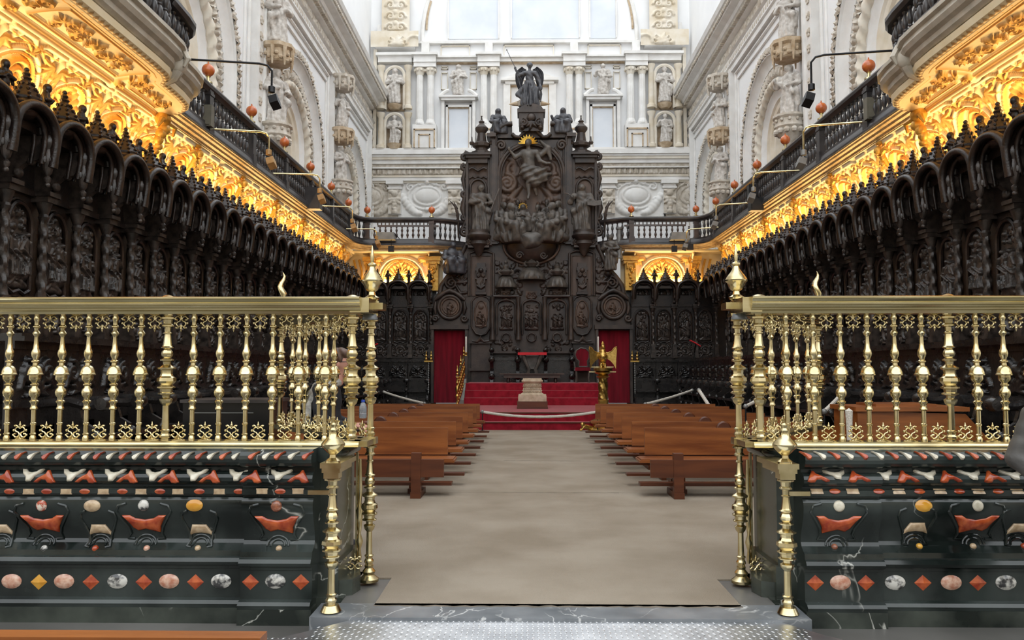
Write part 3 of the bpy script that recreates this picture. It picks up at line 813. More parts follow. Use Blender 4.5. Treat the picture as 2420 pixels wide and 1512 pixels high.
mb = MB(); fbox('', 975, 1535, 142, 150, 0.3, mb=mb); fbox('', 975, 1535, 138, 142, 0.42, mb=mb); fbox('', 975, 1535, 100, 105, 0.22, mb=mb)
ob('upper_cornice', mb.mesh('upper_cornice', 'stone_white'), far)
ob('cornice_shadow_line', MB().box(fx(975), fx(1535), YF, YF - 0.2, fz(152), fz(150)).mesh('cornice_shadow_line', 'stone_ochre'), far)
for c in (1084, 1425):
    mb = MB()
    fbox('', c - 40, c + 40, 236, 242, 0.42, mb=mb); fbox('', c - 46, c + 46, 232, 236, 0.5, mb=mb)
    for d in (-1, 1):
        fbox('', c + d * 40, c + d * 33, 242, 354, 0.3, mb=mb); fbox('', c + d * 30, c + d * 25, 250, 354, 0.2, mb=mb)
        mb.tube([(fx(c + d * (44 - 22 * t)), YF - 0.3, fz(232 - 14 * math.sin(t * 1.6))) for t in (0, .25, .5, .75, 1)], 0.09, 8)
    fbox('', c - 30, c + 30, 250, 255, 0.2, mb=mb)
    ob('window_surround', mb.mesh('window_surround', 'stone_white'), far)
    mb = MB(); fbox('', c - 25, c + 25, 255, 257, 0.14, mb=mb); fbox('', c - 25, c - 23.5, 255, 354, 0.14, mb=mb); fbox('', c + 23.5, c + 25, 255, 354, 0.14, mb=mb)
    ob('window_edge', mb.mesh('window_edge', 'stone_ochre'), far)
    fbox('window_pane', c - 24, c + 24, 257, 354, 0.06, 'window_glass')
    for d in (-1, 1):
        mb = MB()
        for (a, b) in ((157, 164), (172, 212)):
            fbox('', c + d * 26, c + d * 42, a, a + 1.5, 0.1, mb=mb); fbox('', c + d * 26, c + d * 42, b - 1.5, b, 0.1, mb=mb); fbox('', c + d * 26, c + d * 27.5, a, b, 0.1, mb=mb); fbox('', c + d * 40.5, c + d * 42, a, b, 0.1, mb=mb)
        ob('wall_panel', mb.mesh('wall_panel', 'stone_cream'), far)
# middle doorway behind the angel
mb = MB(); fbox('', 1184, 1320, 190, 196, 0.4, mb=mb); fbox('', 1194, 1310, 196, 203, 0.3, mb=mb)
for d in (-1, 1): fbox('', 1252 + d * 62, 1252 + d * 46, 203, 354, 0.25, mb=mb)
mb.prism([(fx(1184), fz(190)), (fx(1320), fz(190)), (fx(1252), fz(168))], YF, YF - 0.3)
ob('doorway_surround', mb.mesh('doorway_surround', 'stone_white'), far)
mb = MB()
for d in (-1, 1): fbox('', 1252 + d * 46, 1252 + d * 44, 205, 354, 0.12, mb=mb)
fbox('', 1206, 1298, 203, 206, 0.12, mb=mb)
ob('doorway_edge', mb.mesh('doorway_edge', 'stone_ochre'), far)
# attic panels, tall windows and the wall arches above
for (a, b) in ((1040, 1110), (1190, 1310), (1390, 1470)):
    mb = MB(); fbox('', a, b, 108, 110, 0.1, mb=mb); fbox('', a, a + 2, 108, 132, 0.1, mb=mb); fbox('', b - 2, b, 108, 132, 0.1, mb=mb)
    ob('attic_panel', mb.mesh('attic_panel', 'stone_cream'), far)
for (a, b) in ((1057, 1180), (1207, 1372), (1394, 1460)):
    mb = MB(); fbox('', a, a + 3, -140, 92, 0.14, mb=mb); fbox('', b - 3, b, -140, 92, 0.14, mb=mb)
    ob('window_jamb', mb.mesh('window_jamb', 'stone_white'), far)
    fbox('window_pane', a + 3, b - 3, -140, 92, 0.05, 'window_glass')
for d in (-1, 1):
    c = 1252
    ob('wall_arch', MB().tube([(fx(c + d * (256 - 90 * (1 - math.cos(t)))), YF - 0.05, fz(98 - 180 * math.sin(t))) for t in np.linspace(0, PI / 2, 14)], 0.1, 8).mesh('wall_arch', 'stone_white'), far)
    ob('wall_arch_edge', MB().tube([(fx(c + d * (246 - 60 * (1 - math.cos(t)))), YF - 0.05, fz(70 - 120 * math.sin(t))) for t in np.linspace(0, 0.6, 8)], 0.05, 6).mesh('wall_arch_edge', 'stone_ochre'), far)
# corner piers with ornament and stacked niches
for d in (-1, 1):
    c = 1252 + d * 318   # 934 / 1570
    cx = fx(c)
    mb = MB(); fbox('', c - 46, c + 46, 108, 120, 0.5, mb=mb); fbox('', c - 44, c + 44, 132, 138, 0.55, mb=mb); fbox('', c - 40, c + 40, 138, 152, 0.4, mb=mb)
    fbox('', c + d * 14 - 30, c + d * 14 + 30, 60, 108, 0.2, mb=mb)
    ob('pier_entablature', mb.mesh('pier_entablature', 'stone_white'), far)
    st = []
    for i in range(5):
        z = fz(95 - 26 * i)
        st += [(spiral(cx + 0.25, z, 0.22, 1.3, 0, 1), 0.06, 0.12), (spiral(cx - 0.25, z, 0.22, 1.3, PI, -1), 0.06, 0.12), ([(cx, z + 0.2)], 0.15, 0.16)] + acanthus(cx, z - 0.1, PI / 2, 0.3, 0.07, 0.1, 5, 1.3)
    ob('pier_relief', relief_mesh('pier_relief', 1.3, fz(-30) - fz(104), st, 'stone_warm', nx=40, nz=90, x0=cx - 0.65, z0=fz(104), mapf=lambda U, V, D: (U, YF - 0.25 - D, V)), far)
    st = acanthus(cx - d * 0.1, fz(114), PI / 2, 0.5, 0.1, 0.12, 7, 1.4) + [(arc(cx + d * -0.9, fz(112), 0.35, 0, PI), 0.07, 0.1), ([(cx, fz(112))], 0.13, 0.15), ([(cx + 0.35, fz(113))], 0.12, 0.13)]
    ob('pier_crest', relief_mesh('pier_crest', 2.2, 0.75, st, 'stone_warm', nx=50, nz=20, x0=cx - 1.1, z0=fz(119), mapf=lambda U, V, D: (U, YF - 0.52 - D, V)), far)
    for (ta, tb, m) in ((158, 262, 'stone_warm'), (268, 354, 'stone_warm')):
        for e in (-1, 1):
            ob('niche_column', MB().lathe([(0.2, fz(tb)), (0.2, fz(tb - 7)), (0.13, fz(tb - 9)), (0.12, fz(ta + 14)), (0.17, fz(ta + 10)), (0.2, fz(ta + 3))], 12, cx + e * 0.62, YF - 0.35).mesh('niche_column', m), far)
        mb = MB(); R = 0.44; z0 = fz(ta + 26)
        mb.tube([(cx - R, YF - 0.3, fz(tb)), *[(cx + R * math.cos(a), YF - 0.3, z0 + R * math.sin(a)) for a in np.linspace(PI, 0, 12)], (cx + R, YF - 0.3, fz(tb))], 0.08, 6)
        ob('niche_arch', mb.mesh('niche_arch', 'stone_cream'), far)
        mb = MB(); mb.box(cx - 0.42, cx + 0.42, YF - 0.02, YF - 0.06, fz(tb), z0)
        ob('niche_back', mb.mesh('niche_back', 'stone_ochre'), far)
        mb = MB(); mb.lathe([(0.2, fz(tb) - 0.02), (0.3, fz(tb) + 0.1), (0.34, fz(tb) + 0.2), (0.3, fz(tb - 6))], 10, cx, YF - 0.3)
        ob('niche_corbel', mb.mesh('niche_corbel', 'stone_ochre'), far)
    wp = ob('pier_wing', MB().box(cx + d * 0.85, cx + d * 1.0, YF, YF - 0.3, fz(354), fz(120)).mesh('pier_wing', 'stone_cream'), far)

# ================================================================== wall behind the camera and transept (seen in reflections only)
bk = struct('wall_back', MB().box(-16, 16, -16.3, -16, -0.2, 8.5), 'stone_cream'); bk['label'] = 'stone wall of the crossing behind the viewpoint'
for s in (-1, 1):
    struct('wall_transept', MB().box(s * 16, s * 16.3, -16, 5, -0.2, 8.5), 'stone_cream')['label'] = 'transept end wall on the %s' % ('left' if s < 0 else 'right')
    pr = MB(); pr.box(s * XW, s * 16, 4.6, 5.0, -0.2, 24)
    struct('wall_crossing', pr, 'stone_cream')['label'] = 'crossing wall beside the choir entrance on the %s' % ('left' if s < 0 else 'right')
# ================================================================== carved reliefs for the stall backs
def fig_strokes(cx, z0, h, seed):
    """a robed figure in low relief, height h standing at (cx, z0)"""
    r = random.Random(seed); lean = r.uniform(-0.05, 0.05) * h; st = []
    w = h * 0.17
    st.append(([(cx, z0 + 0.05 * h), (cx + lean * 0.4, z0 + 0.45 * h), (cx + lean, z0 + 0.74 * h)], [w * 1.25, w, w * 0.85], 0.075))
    st.append(([(cx + lean, z0 + 0.9 * h)], h * 0.075, 0.10))
    for d in (-1, 1):
        e = (cx + lean + d * 0.2 * h, z0 + r.uniform(0.5, 0.62) * h); hd = (cx + lean + d * r.uniform(0.02, 0.28) * h, z0 + r.uniform(0.5, 0.85) * h)
        st.append(([(cx + lean + d * 0.11 * h, z0 + 0.74 * h), e, hd], [h * 0.06, h * 0.055, h * 0.035], 0.095))
    for i in range(5):
        x = cx + (i - 2) * w * 0.42; st.append(([(x, z0 + 0.02 * h), (x + r.uniform(-0.04, 0.06) * h, z0 + r.uniform(0.3, 0.5) * h)], [h * 0.03, h * 0.016], 0.105))
    st.append(([(cx - w, z0 + 0.55 * h), (cx + w * 0.9, z0 + 0.36 * h)], [h * 0.04, h * 0.06], 0.11))
    return st
def scene_strokes(w, h, seed):
    r = random.Random(seed); st = []
    n = 2 + seed % 2
    for k in range(n):
        st += fig_strokes((k - (n - 1) / 2) * w * 0.36 + r.uniform(-0.02, 0.02), 0.12 + r.uniform(0, 0.1), h * r.uniform(0.5, 0.62), seed * 7 + k)
    for k in range(7): st.append(([(r.uniform(-w / 2.3, w / 2.3), h * r.uniform(0.72, 0.95))], r.uniform(0.03, 0.07), 0.05))
    for k in range(4): st.append((spiral(r.uniform(-w / 3, w / 3), h * r.uniform(0.72, 0.93), 0.06, 1.2, r.uniform(0, 6)), 0.016, 0.045))
    st += [leaf(-w * 0.4, 0.05, 0.6, 0.25, 0.05, 0.06), leaf(w * 0.4, 0.05, PI - 0.6, 0.25, 0.05, 0.06), ([(-w * 0.4, 0.06), (w * 0.4, 0.06)], 0.06, 0.05)]
    return st
SW = 0.832
PANELS = [relief_mesh('relief_panel', 0.44, 1.15, scene_strokes(0.44, 1.15, k), 'dark_wood_relief', nx=40, nz=96, skirt=0.03) for k in range(5)]
def medallion_strokes(seed):
    r = random.Random(seed)
    st = [(arc(0, 0, 0.15, 0, 2 * PI, 24), 0.025, 0.05), ([(0, 0.05)], 0.05, 0.07), ([(0, -0.06)], [0.07], 0.05)]
    for d in (-1, 1):
        st += [(spiral(d * 0.22, 0.1, 0.09, 1.4, PI / 2, d), 0.022, 0.05), (spiral(d * 0.2, -0.13, 0.1, 1.4, -PI / 2, -d), 0.022, 0.05), leaf(d * 0.1, -0.2, PI / 2 - d * 1.2, 0.22, 0.04, 0.045), leaf(d * 0.1, 0.2, PI / 2 - d * 1.3, 0.2, 0.04, 0.045)]
    return st
MEDALS = [relief_mesh('carved_medallion', 0.62, 0.46, medallion_strokes(k), 'dark_wood_relief', nx=44, nz=34, z0=-0.23) for k in range(1)]
# ---------------- one canopied stall (front faces local -y, back plane y=0)
def ogee(t, hw, z0, z1, z2):
    """canopy arch: legs z0..z1, round head to crown z2; t in 0..1"""
    if t < 0.22: return (-hw, z0 + (z1 - z0) * t / 0.22)
    if t > 0.78: return (hw, z0 + (z1 - z0) * (1 - t) / 0.22)
    a = PI - PI * (t - 0.22) / 0.56
    return (hw * math.cos(a), z1 + (z2 - z1) * math.sin(a) ** 0.85)
def make_stall_parts(W):
    k = W / SW; D = {}
    mb = MB(); mb.box(-W / 2, W / 2, 0.0, 0.06, 1.95, 4.72); mb.box(-W / 2, W / 2, -0.05, 0, 1.95, 2.05); mb.box(-W / 2, W / 2, -0.09, 0, 2.05, 2.1)
    mb.box(-W / 2, W / 2, -0.05, 0.0, 2.58, 2.63); mb.box(-W / 2, W / 2, -0.07, 0, 3.98, 4.06)
    D['back_panel'] = mb.mesh('back_panel', 'dark_wood')
    # arched frame around the relief
    hw = 0.25; pts = [(-hw, -0.05, 2.68), (-hw, -0.05, 3.55)] + [(hw * math.cos(a), -0.05, 3.55 + 0.3 * math.sin(a)) for a in np.linspace(PI, 0, 13)] + [(hw, -0.05, 3.55), (hw, -0.05, 2.68)]
    mb = MB(); mb.tube(pts, 0.032, 6)
    pts = [(x * 1.2, -0.02, 3.2 + (z - 3.2) * 1.08) for x, y, z in pts]; mb.tube(pts, 0.02, 5)
    mb.tube([(-hw, -0.05, 2.68), (-0.12, -0.05, 2.62), (0, -0.06, 2.66), (0.12, -0.05, 2.62), (hw, -0.05, 2.68)], 0.03, 6)
    D['panel_frame'] = mb.mesh('panel_frame', 'dark_wood')
    # twisted column with pedestal and capital at the right boundary
    mb = MB(); x = W / 2
    mb.box(x - 0.085, x + 0.085, -0.19, 0.0, 2.05, 2.18); mb.box(x - 0.07, x + 0.07, -0.17, 0.0, 2.18, 2.5); mb.box(x - 0.085, x + 0.085, -0.19, 0.0, 2.5, 2.56)
    n = 10; vs = []; fs = []; m = 34
    for i in range(m + 1):
        z = 2.56 + 1.12 * i / m
        for q in range(n):
            a = 2 * PI * q / n; rr = 0.058 * (1 + 0.22 * math.cos(2 * a - z * 26)) * (1.08 - 0.16 * i / m); vs.append((x + rr * math.cos(a), -0.12 + rr * math.sin(a), z))
    for i in range(m):
        for q in range(n): fs.append((i * n + q, i * n + (q + 1) % n, (i + 1) * n + (q + 1) % n, (i + 1) * n + q))
    mb.add(vs, fs)
    mb.lathe([(0.055, 3.66), (0.075, 3.72), (0.06, 3.76), (0.1, 3.88), (0.11, 3.92)], 10, x, -0.12)
    mb.box(x - 0.11, x + 0.11, -0.24, 0.0, 3.92, 4.0); mb.box(x - 0.13, x + 0.13, -0.28, 0.0, 4.0, 4.06)
    D['column'] = mb.mesh('column', 'dark_wood_relief')
    # bracket carrying the canopy
    mb = MB(); x = W / 2
    prof = [(0, 4.05), (-0.16, 4.05), (-0.26, 4.1), (-0.3, 4.2), (-0.4, 4.28), (-0.55, 4.3), (-0.62, 4.4), (-0.62, 4.62), (0, 4.62)]
    mb.prism(prof, x - 0.05, x + 0.05, 'yz'); 
    for (yy, zz, rr) in ((-0.27, 4.15, 0.07), (-0.44, 4.3, 0.06)): mb.ball((x, yy, zz), rr, 10, 6, (1.1, 1, 1))
    D['bracket'] = mb.mesh('bracket', 'dark_wood_relief')
    # hood: thick arched shell that sweeps back and rises to the crown
    nt, ns = 26, 7; hwf = W / 2 - 0.035
    def shell(off, flip):
        vs = []
        for j in range(ns + 1):
            s_ = j / ns; y = -0.74 + 0.74 * s_; sc = 1.0
            for i in range(nt + 1):
                xx, zz = ogee(i / nt, hwf, 4.26 + 0.2 * s_, 4.5 + 0.03 * s_, 4.85 + 0.04 * math.sin(s_ * PI * 0.9))
                ln = math.hypot(xx, zz - 4.45) or 1
                vs.append((xx + off * xx / ln, y, zz + off * (zz - 4.45) / ln))
        fs = []
        for j in range(ns):
            for i in range(nt):
                q = (j * (nt + 1) + i, j * (nt + 1) + i + 1, (j + 1) * (nt + 1) + i + 1, (j + 1) * (nt + 1) + i)
                fs.append(q if not flip else tuple(reversed(q)))
        return vs, fs
    mb = MB(); mb.add(*shell(0, False)); mb.add(*shell(0.055, True))
    D['hood'] = mb.mesh('hood', 'dark_wood', 50)
    def rib(y, off, r, lobes=0):
        mb = MB(); P = []
        for i in range(41):
            xx, zz = ogee(i / 40, hwf, 4.22, 4.5, 4.86); ln = math.hypot(xx, zz - 4.45) or 1
            P.append((xx + off * xx / ln, y - 0.06 * math.sin(PI * i / 40), zz + off * (zz - 4.45) / ln))
        mb.tube(P, [r * (1 + 0.12 * math.cos(i * PI)) if lobes else r for i in range(41)], 8)
        return mb
    D['front_rib'] = rib(-0.72, 0.03, 0.058).mesh('front_rib', 'dark_wood', 60)
    D['inner_rib'] = rib(-0.62, -0.045, 0.036).mesh('inner_rib', 'dark_wood', 60)
    mb = rib(-0.48, -0.05, 0.026); D['back_rib'] = mb.mesh('back_rib', 'dark_wood', 60)
    # carved lunette hanging inside the hood
    st = [(arc(0, 0.02, 0.25, 0, PI, 20), 0.03, 0.05)] + acanthus(0, 0.03, PI / 2, 0.2, 0.04, 0.05, 7, 1.4) + [([(0, 0.05)], 0.06, 0.07)]
    D['lunette'] = relief_mesh('lunette', 0.62 * k, 0.32, st, 'dark_wood_relief', nx=36, nz=20, mapf=lambda U, V, Dd: (U, -0.03 - Dd, 4.42 + V))
    # pendant at the boundary
    mb = MB(); x = W / 2
    mb.lathe([(0.02, 4.0), (0.04, 4.03), (0.045, 4.07), (0.02, 4.1), (0.05, 4.14), (0.075, 4.26), (0.085, 4.36), (0.06, 4.44), (0.09, 4.5), (0.1, 4.56), (0.07, 4.62)], 10, x, -0.66)
    for q in range(6):
        a = q * PI / 3; mb.ball((x + 0.075 * math.cos(a), -0.66 + 0.075 * math.sin(a), 4.3), 0.03, 6, 4, (1, 1, 1.8))
    mb.ball((x, -0.66, 3.98), 0.035, 8, 6)
    D['pendant'] = mb.mesh('pendant', 'dark_wood_relief')
    # spandrel roof behind the arches
    mb = MB(); mb.box(-W / 2, W / 2, -0.56, 0.04, 4.62, 4.74); mb.box(-W / 2, W / 2, -0.5, 0.04, 4.74, 4.8)
    mb.ball((0, -0.5, 4.82), 0.28, 14, 8, (1.1, 0.8, 0.4))
    D['roof'] = mb.mesh('roof', 'dark_wood')
    # crocketed spire
    mb = MB(); mb.lathe([(0.2, 4.84), (0.22, 4.9), (0.175, 4.95), (0.18, 4.98), (0.125, 5.07), (0.07, 5.17), (0.05, 5.21), (0.066, 5.235), (0.04, 5.265), (0.05, 5.29), (0.02, 5.33)], 8, 0, -0.6)
    for q in range(8):
        a = q * PI / 4
        for (z, rr) in ((4.96, 0.185), (5.02, 0.16), (5.09, 0.118), (5.16, 0.08)): mb.ball((rr * math.cos(a), -0.6 + rr * math.sin(a), z), 0.027, 5, 4)
    mb.ball((0, -0.6, 5.345), 0.032, 6, 5)
    D['spire'] = mb.mesh('spire', 'dark_wood')
    mb = MB(); x = W / 2
    mb.lathe([(0.1, 4.62), (0.12, 4.7), (0.08, 4.76), (0.1, 4.83), (0.11, 4.85)], 8, x, -0.6)
    D['statuette_base'] = mb.mesh('statuette_base', 'dark_wood')
    return D
def putto(seed):
    r = random.Random(seed); s = seed % 2 * 2 - 1
    P = [('c', (-0.05, 0, 0.05), (-0.03, 0, 0.42), 0.07, 0.09), ('c', (0.05, -0.03 * s, 0.05), (0.03, 0, 0.42), 0.07, 0.09), ('c', (0, 0, 0.42), (0, 0, 0.68), 0.12, 0.11),
         ('e', (0, -0.03, 0.86), (0.11, 0.12, 0.13), 0.02), ('c', (-0.12, 0, 0.68), (-0.2, -0.05, 0.5), 0.06, 0.05), ('c', (-0.2, -0.05, 0.5), (-0.05, -0.16, 0.52), 0.05, 0.04),
         ('c', (0.12, 0, 0.68), (0.22, -0.06 * s, 0.52 + 0.1 * s), 0.06, 0.05), ('c', (0.22, -0.06, 0.52), (0.12 + 0.1 * s, -0.14, 0.6), 0.05, 0.04), ('c', (0, 0.08, 0.6), (0.05 * s, 0.12, 0.3), 0.07, 0.12)]
    return sculpt('statuette', P, 'dark_wood', h=0.035, k=0.04, cut=lambda X, Y, Z: -Z)
PUTTI = [putto(k) for k in range(3)]
PARTS_SIDE = make_stall_parts(SW)
PARTS_FAR = make_stall_parts(0.79)
def stall(D, W, loc, rz, label, group, k):
    t = thing('choir_stall', label, 'choir stall', loc, rz, group)
    P = {}
    for nme, par in (('back_panel', None), ('panel_frame', 'back_panel'), ('column', None), ('bracket', None), ('hood', None), ('front_rib', 'hood'), ('inner_rib', 'hood'), ('back_rib', 'hood'), ('lunette', 'hood'), ('pendant', None), ('roof', None), ('spire', 'roof'), ('statuette_base', None)):
        P[nme] = ob(nme, D[nme], P[par] if par else t)
    ob('relief_panel', PANELS[(k * 3 + int(abs(loc[0]))) % 5], P['back_panel'], (0, -0.005, 2.68))
    ob('carved_medallion', MEDALS[0], P['back_panel'], (0, -0.005, 2.34))
    ob('statuette', PUTTI[k % 3], P['statuette_base'], (W / 2, -0.6, 4.845), (k * 2.1) % 1.2 - 0.6, 0.48)
    return t
XB = 7.05
for i in range(25):
    y = 8.908 + SW * i
    stall(PARTS_SIDE, SW, (-XB, y, 0), PI / 2, 'canopied dark wooden choir stall along the left wall, %s from the brass railing' % ORD[i], 'canopied stalls of the left row', i)
for i in range(25):
    y = 8.75 + SW * i + 0.004
    stall(PARTS_SIDE, SW, (XB, y, 0), -PI / 2, 'canopied dark wooden choir stall along the right wall, %s from the brass railing' % ORD[i], 'canopied stalls of the right row', i)
FXL = [at(p, 640, 30.0).x for p in (845, 895, 944, 992)]
FXR = [at(p, 640, 30.0).x for p in (1519, 1570, 1621, 1669)]
for i, x in enumerate(FXL):
    stall(PARTS_FAR, 0.79, (x, 30.36, 0), 0, 'canopied stall on the far wall, %s left of the left red doorway' % ORD[3 - i], 'canopied stalls left of the reredos', i + 1)
for i, x in enumerate(FXR):
    stall(PARTS_FAR, 0.79, (x, 30.36, 0), 0, 'canopied stall on the far wall, %s right of the right red doorway' % ORD[i], 'canopied stalls right of the reredos', i + 2)

# ================================================================== lower stalls and platforms
for s in (-1, 1):
    side = 'left' if s < 0 else 'right'
    struct('floor', MB().box(s * 5.5, s * 7.38, 8.0, 30.3, -0.01, 1.0), 'stall_black')['label'] = 'black wooden upper step of the stalls on the ' + side
    struct('floor', MB().box(s * 4.95, s * 5.5, 8.0, 28.9, -0.01, 0.38), 'stall_black')['label'] = 'black wooden lower step of the stalls on the ' + side
    struct('floor', MB().box(s * 3.75, s * 5.5, 29.2, 30.3, -0.01, 0.42), 'stall_black')['label'] = 'black wooden far step of the stalls on the ' + side
    struct('floor', MB().box(s * 6.55, s * 7.05, 8.0, 29.6, 1.0, 1.95), 'stall_black')['label'] = 'black wooden seat step of the stalls on the ' + side
def lower_parts(W):
    D = {}
    mb = MB(); mb.box(-W / 2, W / 2, 0, 0.07, 0.38, 1.9); mb.box(-W / 2, W / 2, -0.03, 0.0, 1.2, 1.28); mb.box(-W / 2, W / 2, -0.03, 0, 1.82, 1.9)
    D['back'] = mb.mesh('back', 'stall_black')
    mb = MB(); mb.box(-W / 2, W / 2, -0.13, 0.16, 1.9, 1.95); mb.box(-W / 2, W / 2, -0.1, 0.13, 1.95, 1.98); D['desk_rail'] = mb.mesh('desk_rail', 'stall_black')
    st = [(spiral(d * 0.17, 0.28, 0.13, 1.5, PI / 2, d), 0.035, 0.06) for d in (-1, 1)] + [([(0, 0.3)], 0.09, 0.09), ([(0, 0.16)], 0.06, 0.06)] + acanthus(0, 0.05, PI / 2, 0.3, 0.045, 0.05, 7, 1.5) + [leaf(d * 0.3, 0.1, PI / 2 + d * 0.6, 0.3, 0.05, 0.05) for d in (-1, 1)]
    D['carved_back'] = relief_mesh('carved_back', 0.68, 0.5, st, 'stall_black', nx=46, nz=34)
    mb = MB(); mb.box(-W / 2 + 0.05, W / 2 - 0.05, -0.46, -0.02, 0.8, 0.85); D['seat'] = mb.mesh('seat', 'stall_black')
    mb = MB(); x = W / 2
    P = [(x, -0.0, 1.22), (x, -0.16, 1.24), (x, -0.3, 1.2), (x, -0.42, 1.2), (x, -0.52, 1.24)]
    mb.tube(P, [0.05, 0.055, 0.05, 0.055, 0.05], 8); mb.lathe([(0.0, -0.09), (0.07, -0.085), (0.085, -0.03), (0.085, 0.03), (0.07, 0.085), (0.0, 0.09)], 12)
    M = Matrix.Translation((x, -0.54, 1.22)) @ Matrix.Rotation(PI / 2, 4, 'Y'); mb.xf(M, len(mb.v) - 6 * 12)
    D['armrest'] = mb.mesh('armrest', 'stall_black')
    mb = MB(); poly = [(0, 0.38), (-0.5, 0.38), (-0.5, 0.46), (-0.42, 0.55), (-0.4, 0.68), (-0.46, 0.8), (-0.44, 0.95), (-0.32, 1.02), (-0.28, 1.15), (-0.36, 1.2), (0, 1.2)]
    mb.prism(poly, x - 0.03, x + 0.03, 'yz'); mb.ball((x, -0.45, 0.86), 0.065, 8, 6); mb.ball((x, -0.46, 0.5), 0.07, 8, 6)
    D['side_panel'] = mb.mesh('side_panel', 'stall_black')
    mb = MB(); mb.box(-W / 2, W / 2, -0.4, 0, 0.38, 0.6); D['riser'] = mb.mesh('riser', 'stall_black')
    return D
LOW = lower_parts(SW); LOWF = lower_parts(0.79)
def low_stall(D, loc, rz, label, group):
    t = thing('lower_choir_stall', label, 'choir stall', loc, rz, group)
    Q = {n: ob(n, D[n], t) for n in ('back', 'desk_rail', 'seat', 'armrest', 'side_panel', 'riser')}
    ob('carved_back', D['carved_back'], Q['back'], (0, -0.002, 1.3))
for i in range(24):
    low_stall(LOW, (-5.5, 8.6 + SW * i, 0), PI / 2, 'low black choir stall in front of the left canopied row, %s from the brass railing' % ORD[i], 'lower stalls of the left row')
    low_stall(LOW, (5.5, 8.6 + SW * i, 0), -PI / 2, 'low black choir stall in front of the right canopied row, %s from the brass railing' % ORD[i], 'lower stalls of the right row')
for i, x in enumerate(FXL[1:]):
    low_stall(LOWF, (x, 29.75, 0), 0, 'low black choir stall by the far wall, %s left of the left red doorway' % ORD[2 - i], 'lower stalls left of the reredos')
for i, x in enumerate(FXR[:3]):
    low_stall(LOWF, (x, 29.75, 0), 0, 'low black choir stall by the far wall, %s right of the right red doorway' % ORD[i], 'lower stalls right of the reredos')

# ================================================================== gilded cove under the galleries
BAY = 2.53
def cove_strokes():
    g = []; c = []   # gilded strokes, cream strokes
    # shell niche at u=1.9
    for (u, R) in ((1.897, 0.47), (0.632, 0.46)):
        c.append(([(u - R - 0.06, 0.0), (u - R - 0.06, 0.7)] + arc(u, 0.7, R + 0.06, PI, 0, 24) + [(u + R + 0.06, 0.0)], 0.038, 0.06))
        g.append(([(u - R + 0.03, 0.0), (u - R + 0.03, 0.7)] + arc(u, 0.7, R - 0.03, PI, 0, 24) + [(u + R - 0.03, 0.0)], 0.025, 0.055))
        g.append(([(u - R - 0.14, 0.2)] + arc(u, 0.7, R + 0.15, PI, 0, 24) + [(u + R + 0.14, 0.2)], 0.018, 0.045))
    u = 1.897
    for k in range(11):
        a = PI * (k + 0.5) / 11; g.append(([(u + 0.12 * math.cos(a), 0.66 + 0.12 * math.sin(a)), (u + 0.36 * math.cos(a), 0.69 + 0.36 * math.sin(a))], [0.025, 0.06], 0.06))
    for k in range(5): g += [([(u + 0.09 * (k - 2), 0.58 + 0.05 * (k % 2))], 0.06, 0.1)]
    g += acanthus(u, 0.76, PI / 2, 0.26, 0.05, 0.1, 5, 1.0) + [([(u, 0.46)], 0.12, 0.12), ([(u, 0.26)], 0.14, 0.1), (spiral(u - 0.22, 0.42, 0.12, 1.4, 0, 1), 0.03, 0.08), (spiral(u + 0.22, 0.42, 0.12, 1.4, PI, -1), 0.03, 0.08)]
    # spiral cloud panel at u=0.63
    u = 0.632
    g += [(spiral(u + 0.08, 0.82, 0.25, 2.0, 0.3, 1), 0.045, 0.09), (spiral(u - 0.18, 0.5, 0.2, 1.7, 2.0, -1), 0.04, 0.08), (spiral(u + 0.23, 0.45, 0.15, 1.5, 1.0, 1), 0.035, 0.07)]
    g += [leaf(u - 0.1, 0.65, 2.3, 0.3, 0.07, 0.08), leaf(u + 0.28, 0.62, 0.9, 0.22, 0.06, 0.07)] + acanthus(u, 0.2, PI / 2, 0.25, 0.06, 0.07, 5, 1.2)
    # spandrel foliage and panel frames
    for u in (0.0, 1.265, 2.53):
        for d in (-1, 1):
            g += acanthus(u + d * 0.08, 1.22, -PI / 2 + d * 0.5, 0.34, 0.045, 0.06, 5, 0.9)
            for k in range(4): g.append(([(u + d * (0.06 + 0.03 * k), 0.98 - 0.1 * k)], 0.04, 0.055))
            c.append(([(u + d * 0.03, 0.0), (u + d * 0.05, 0.9), (u + d * 0.25, 1.34)], 0.035, 0.05))
        c.append(([(u, 0.0), (u, 1.3)], 0.03, 0.08))
    for u in (0.632, 1.897):
        g += acanthus(u, 1.2, PI / 2, 0.16, 0.035, 0.08, 5, 1.4)
        c.append(([(u - 0.56, 1.38), (u - 0.14, 1.38), (u, 1.3), (u + 0.14, 1.38), (u + 0.56, 1.38)], 0.03, 0.05))
        g.append(([(u - 0.5, 1.3), (u - 0.16, 1.3)], 0.014, 0.04)); g.append(([(u + 0.16, 1.3), (u + 0.5, 1.3)], 0.014, 0.04))
    return g, c
CG, CC = cove_strokes()
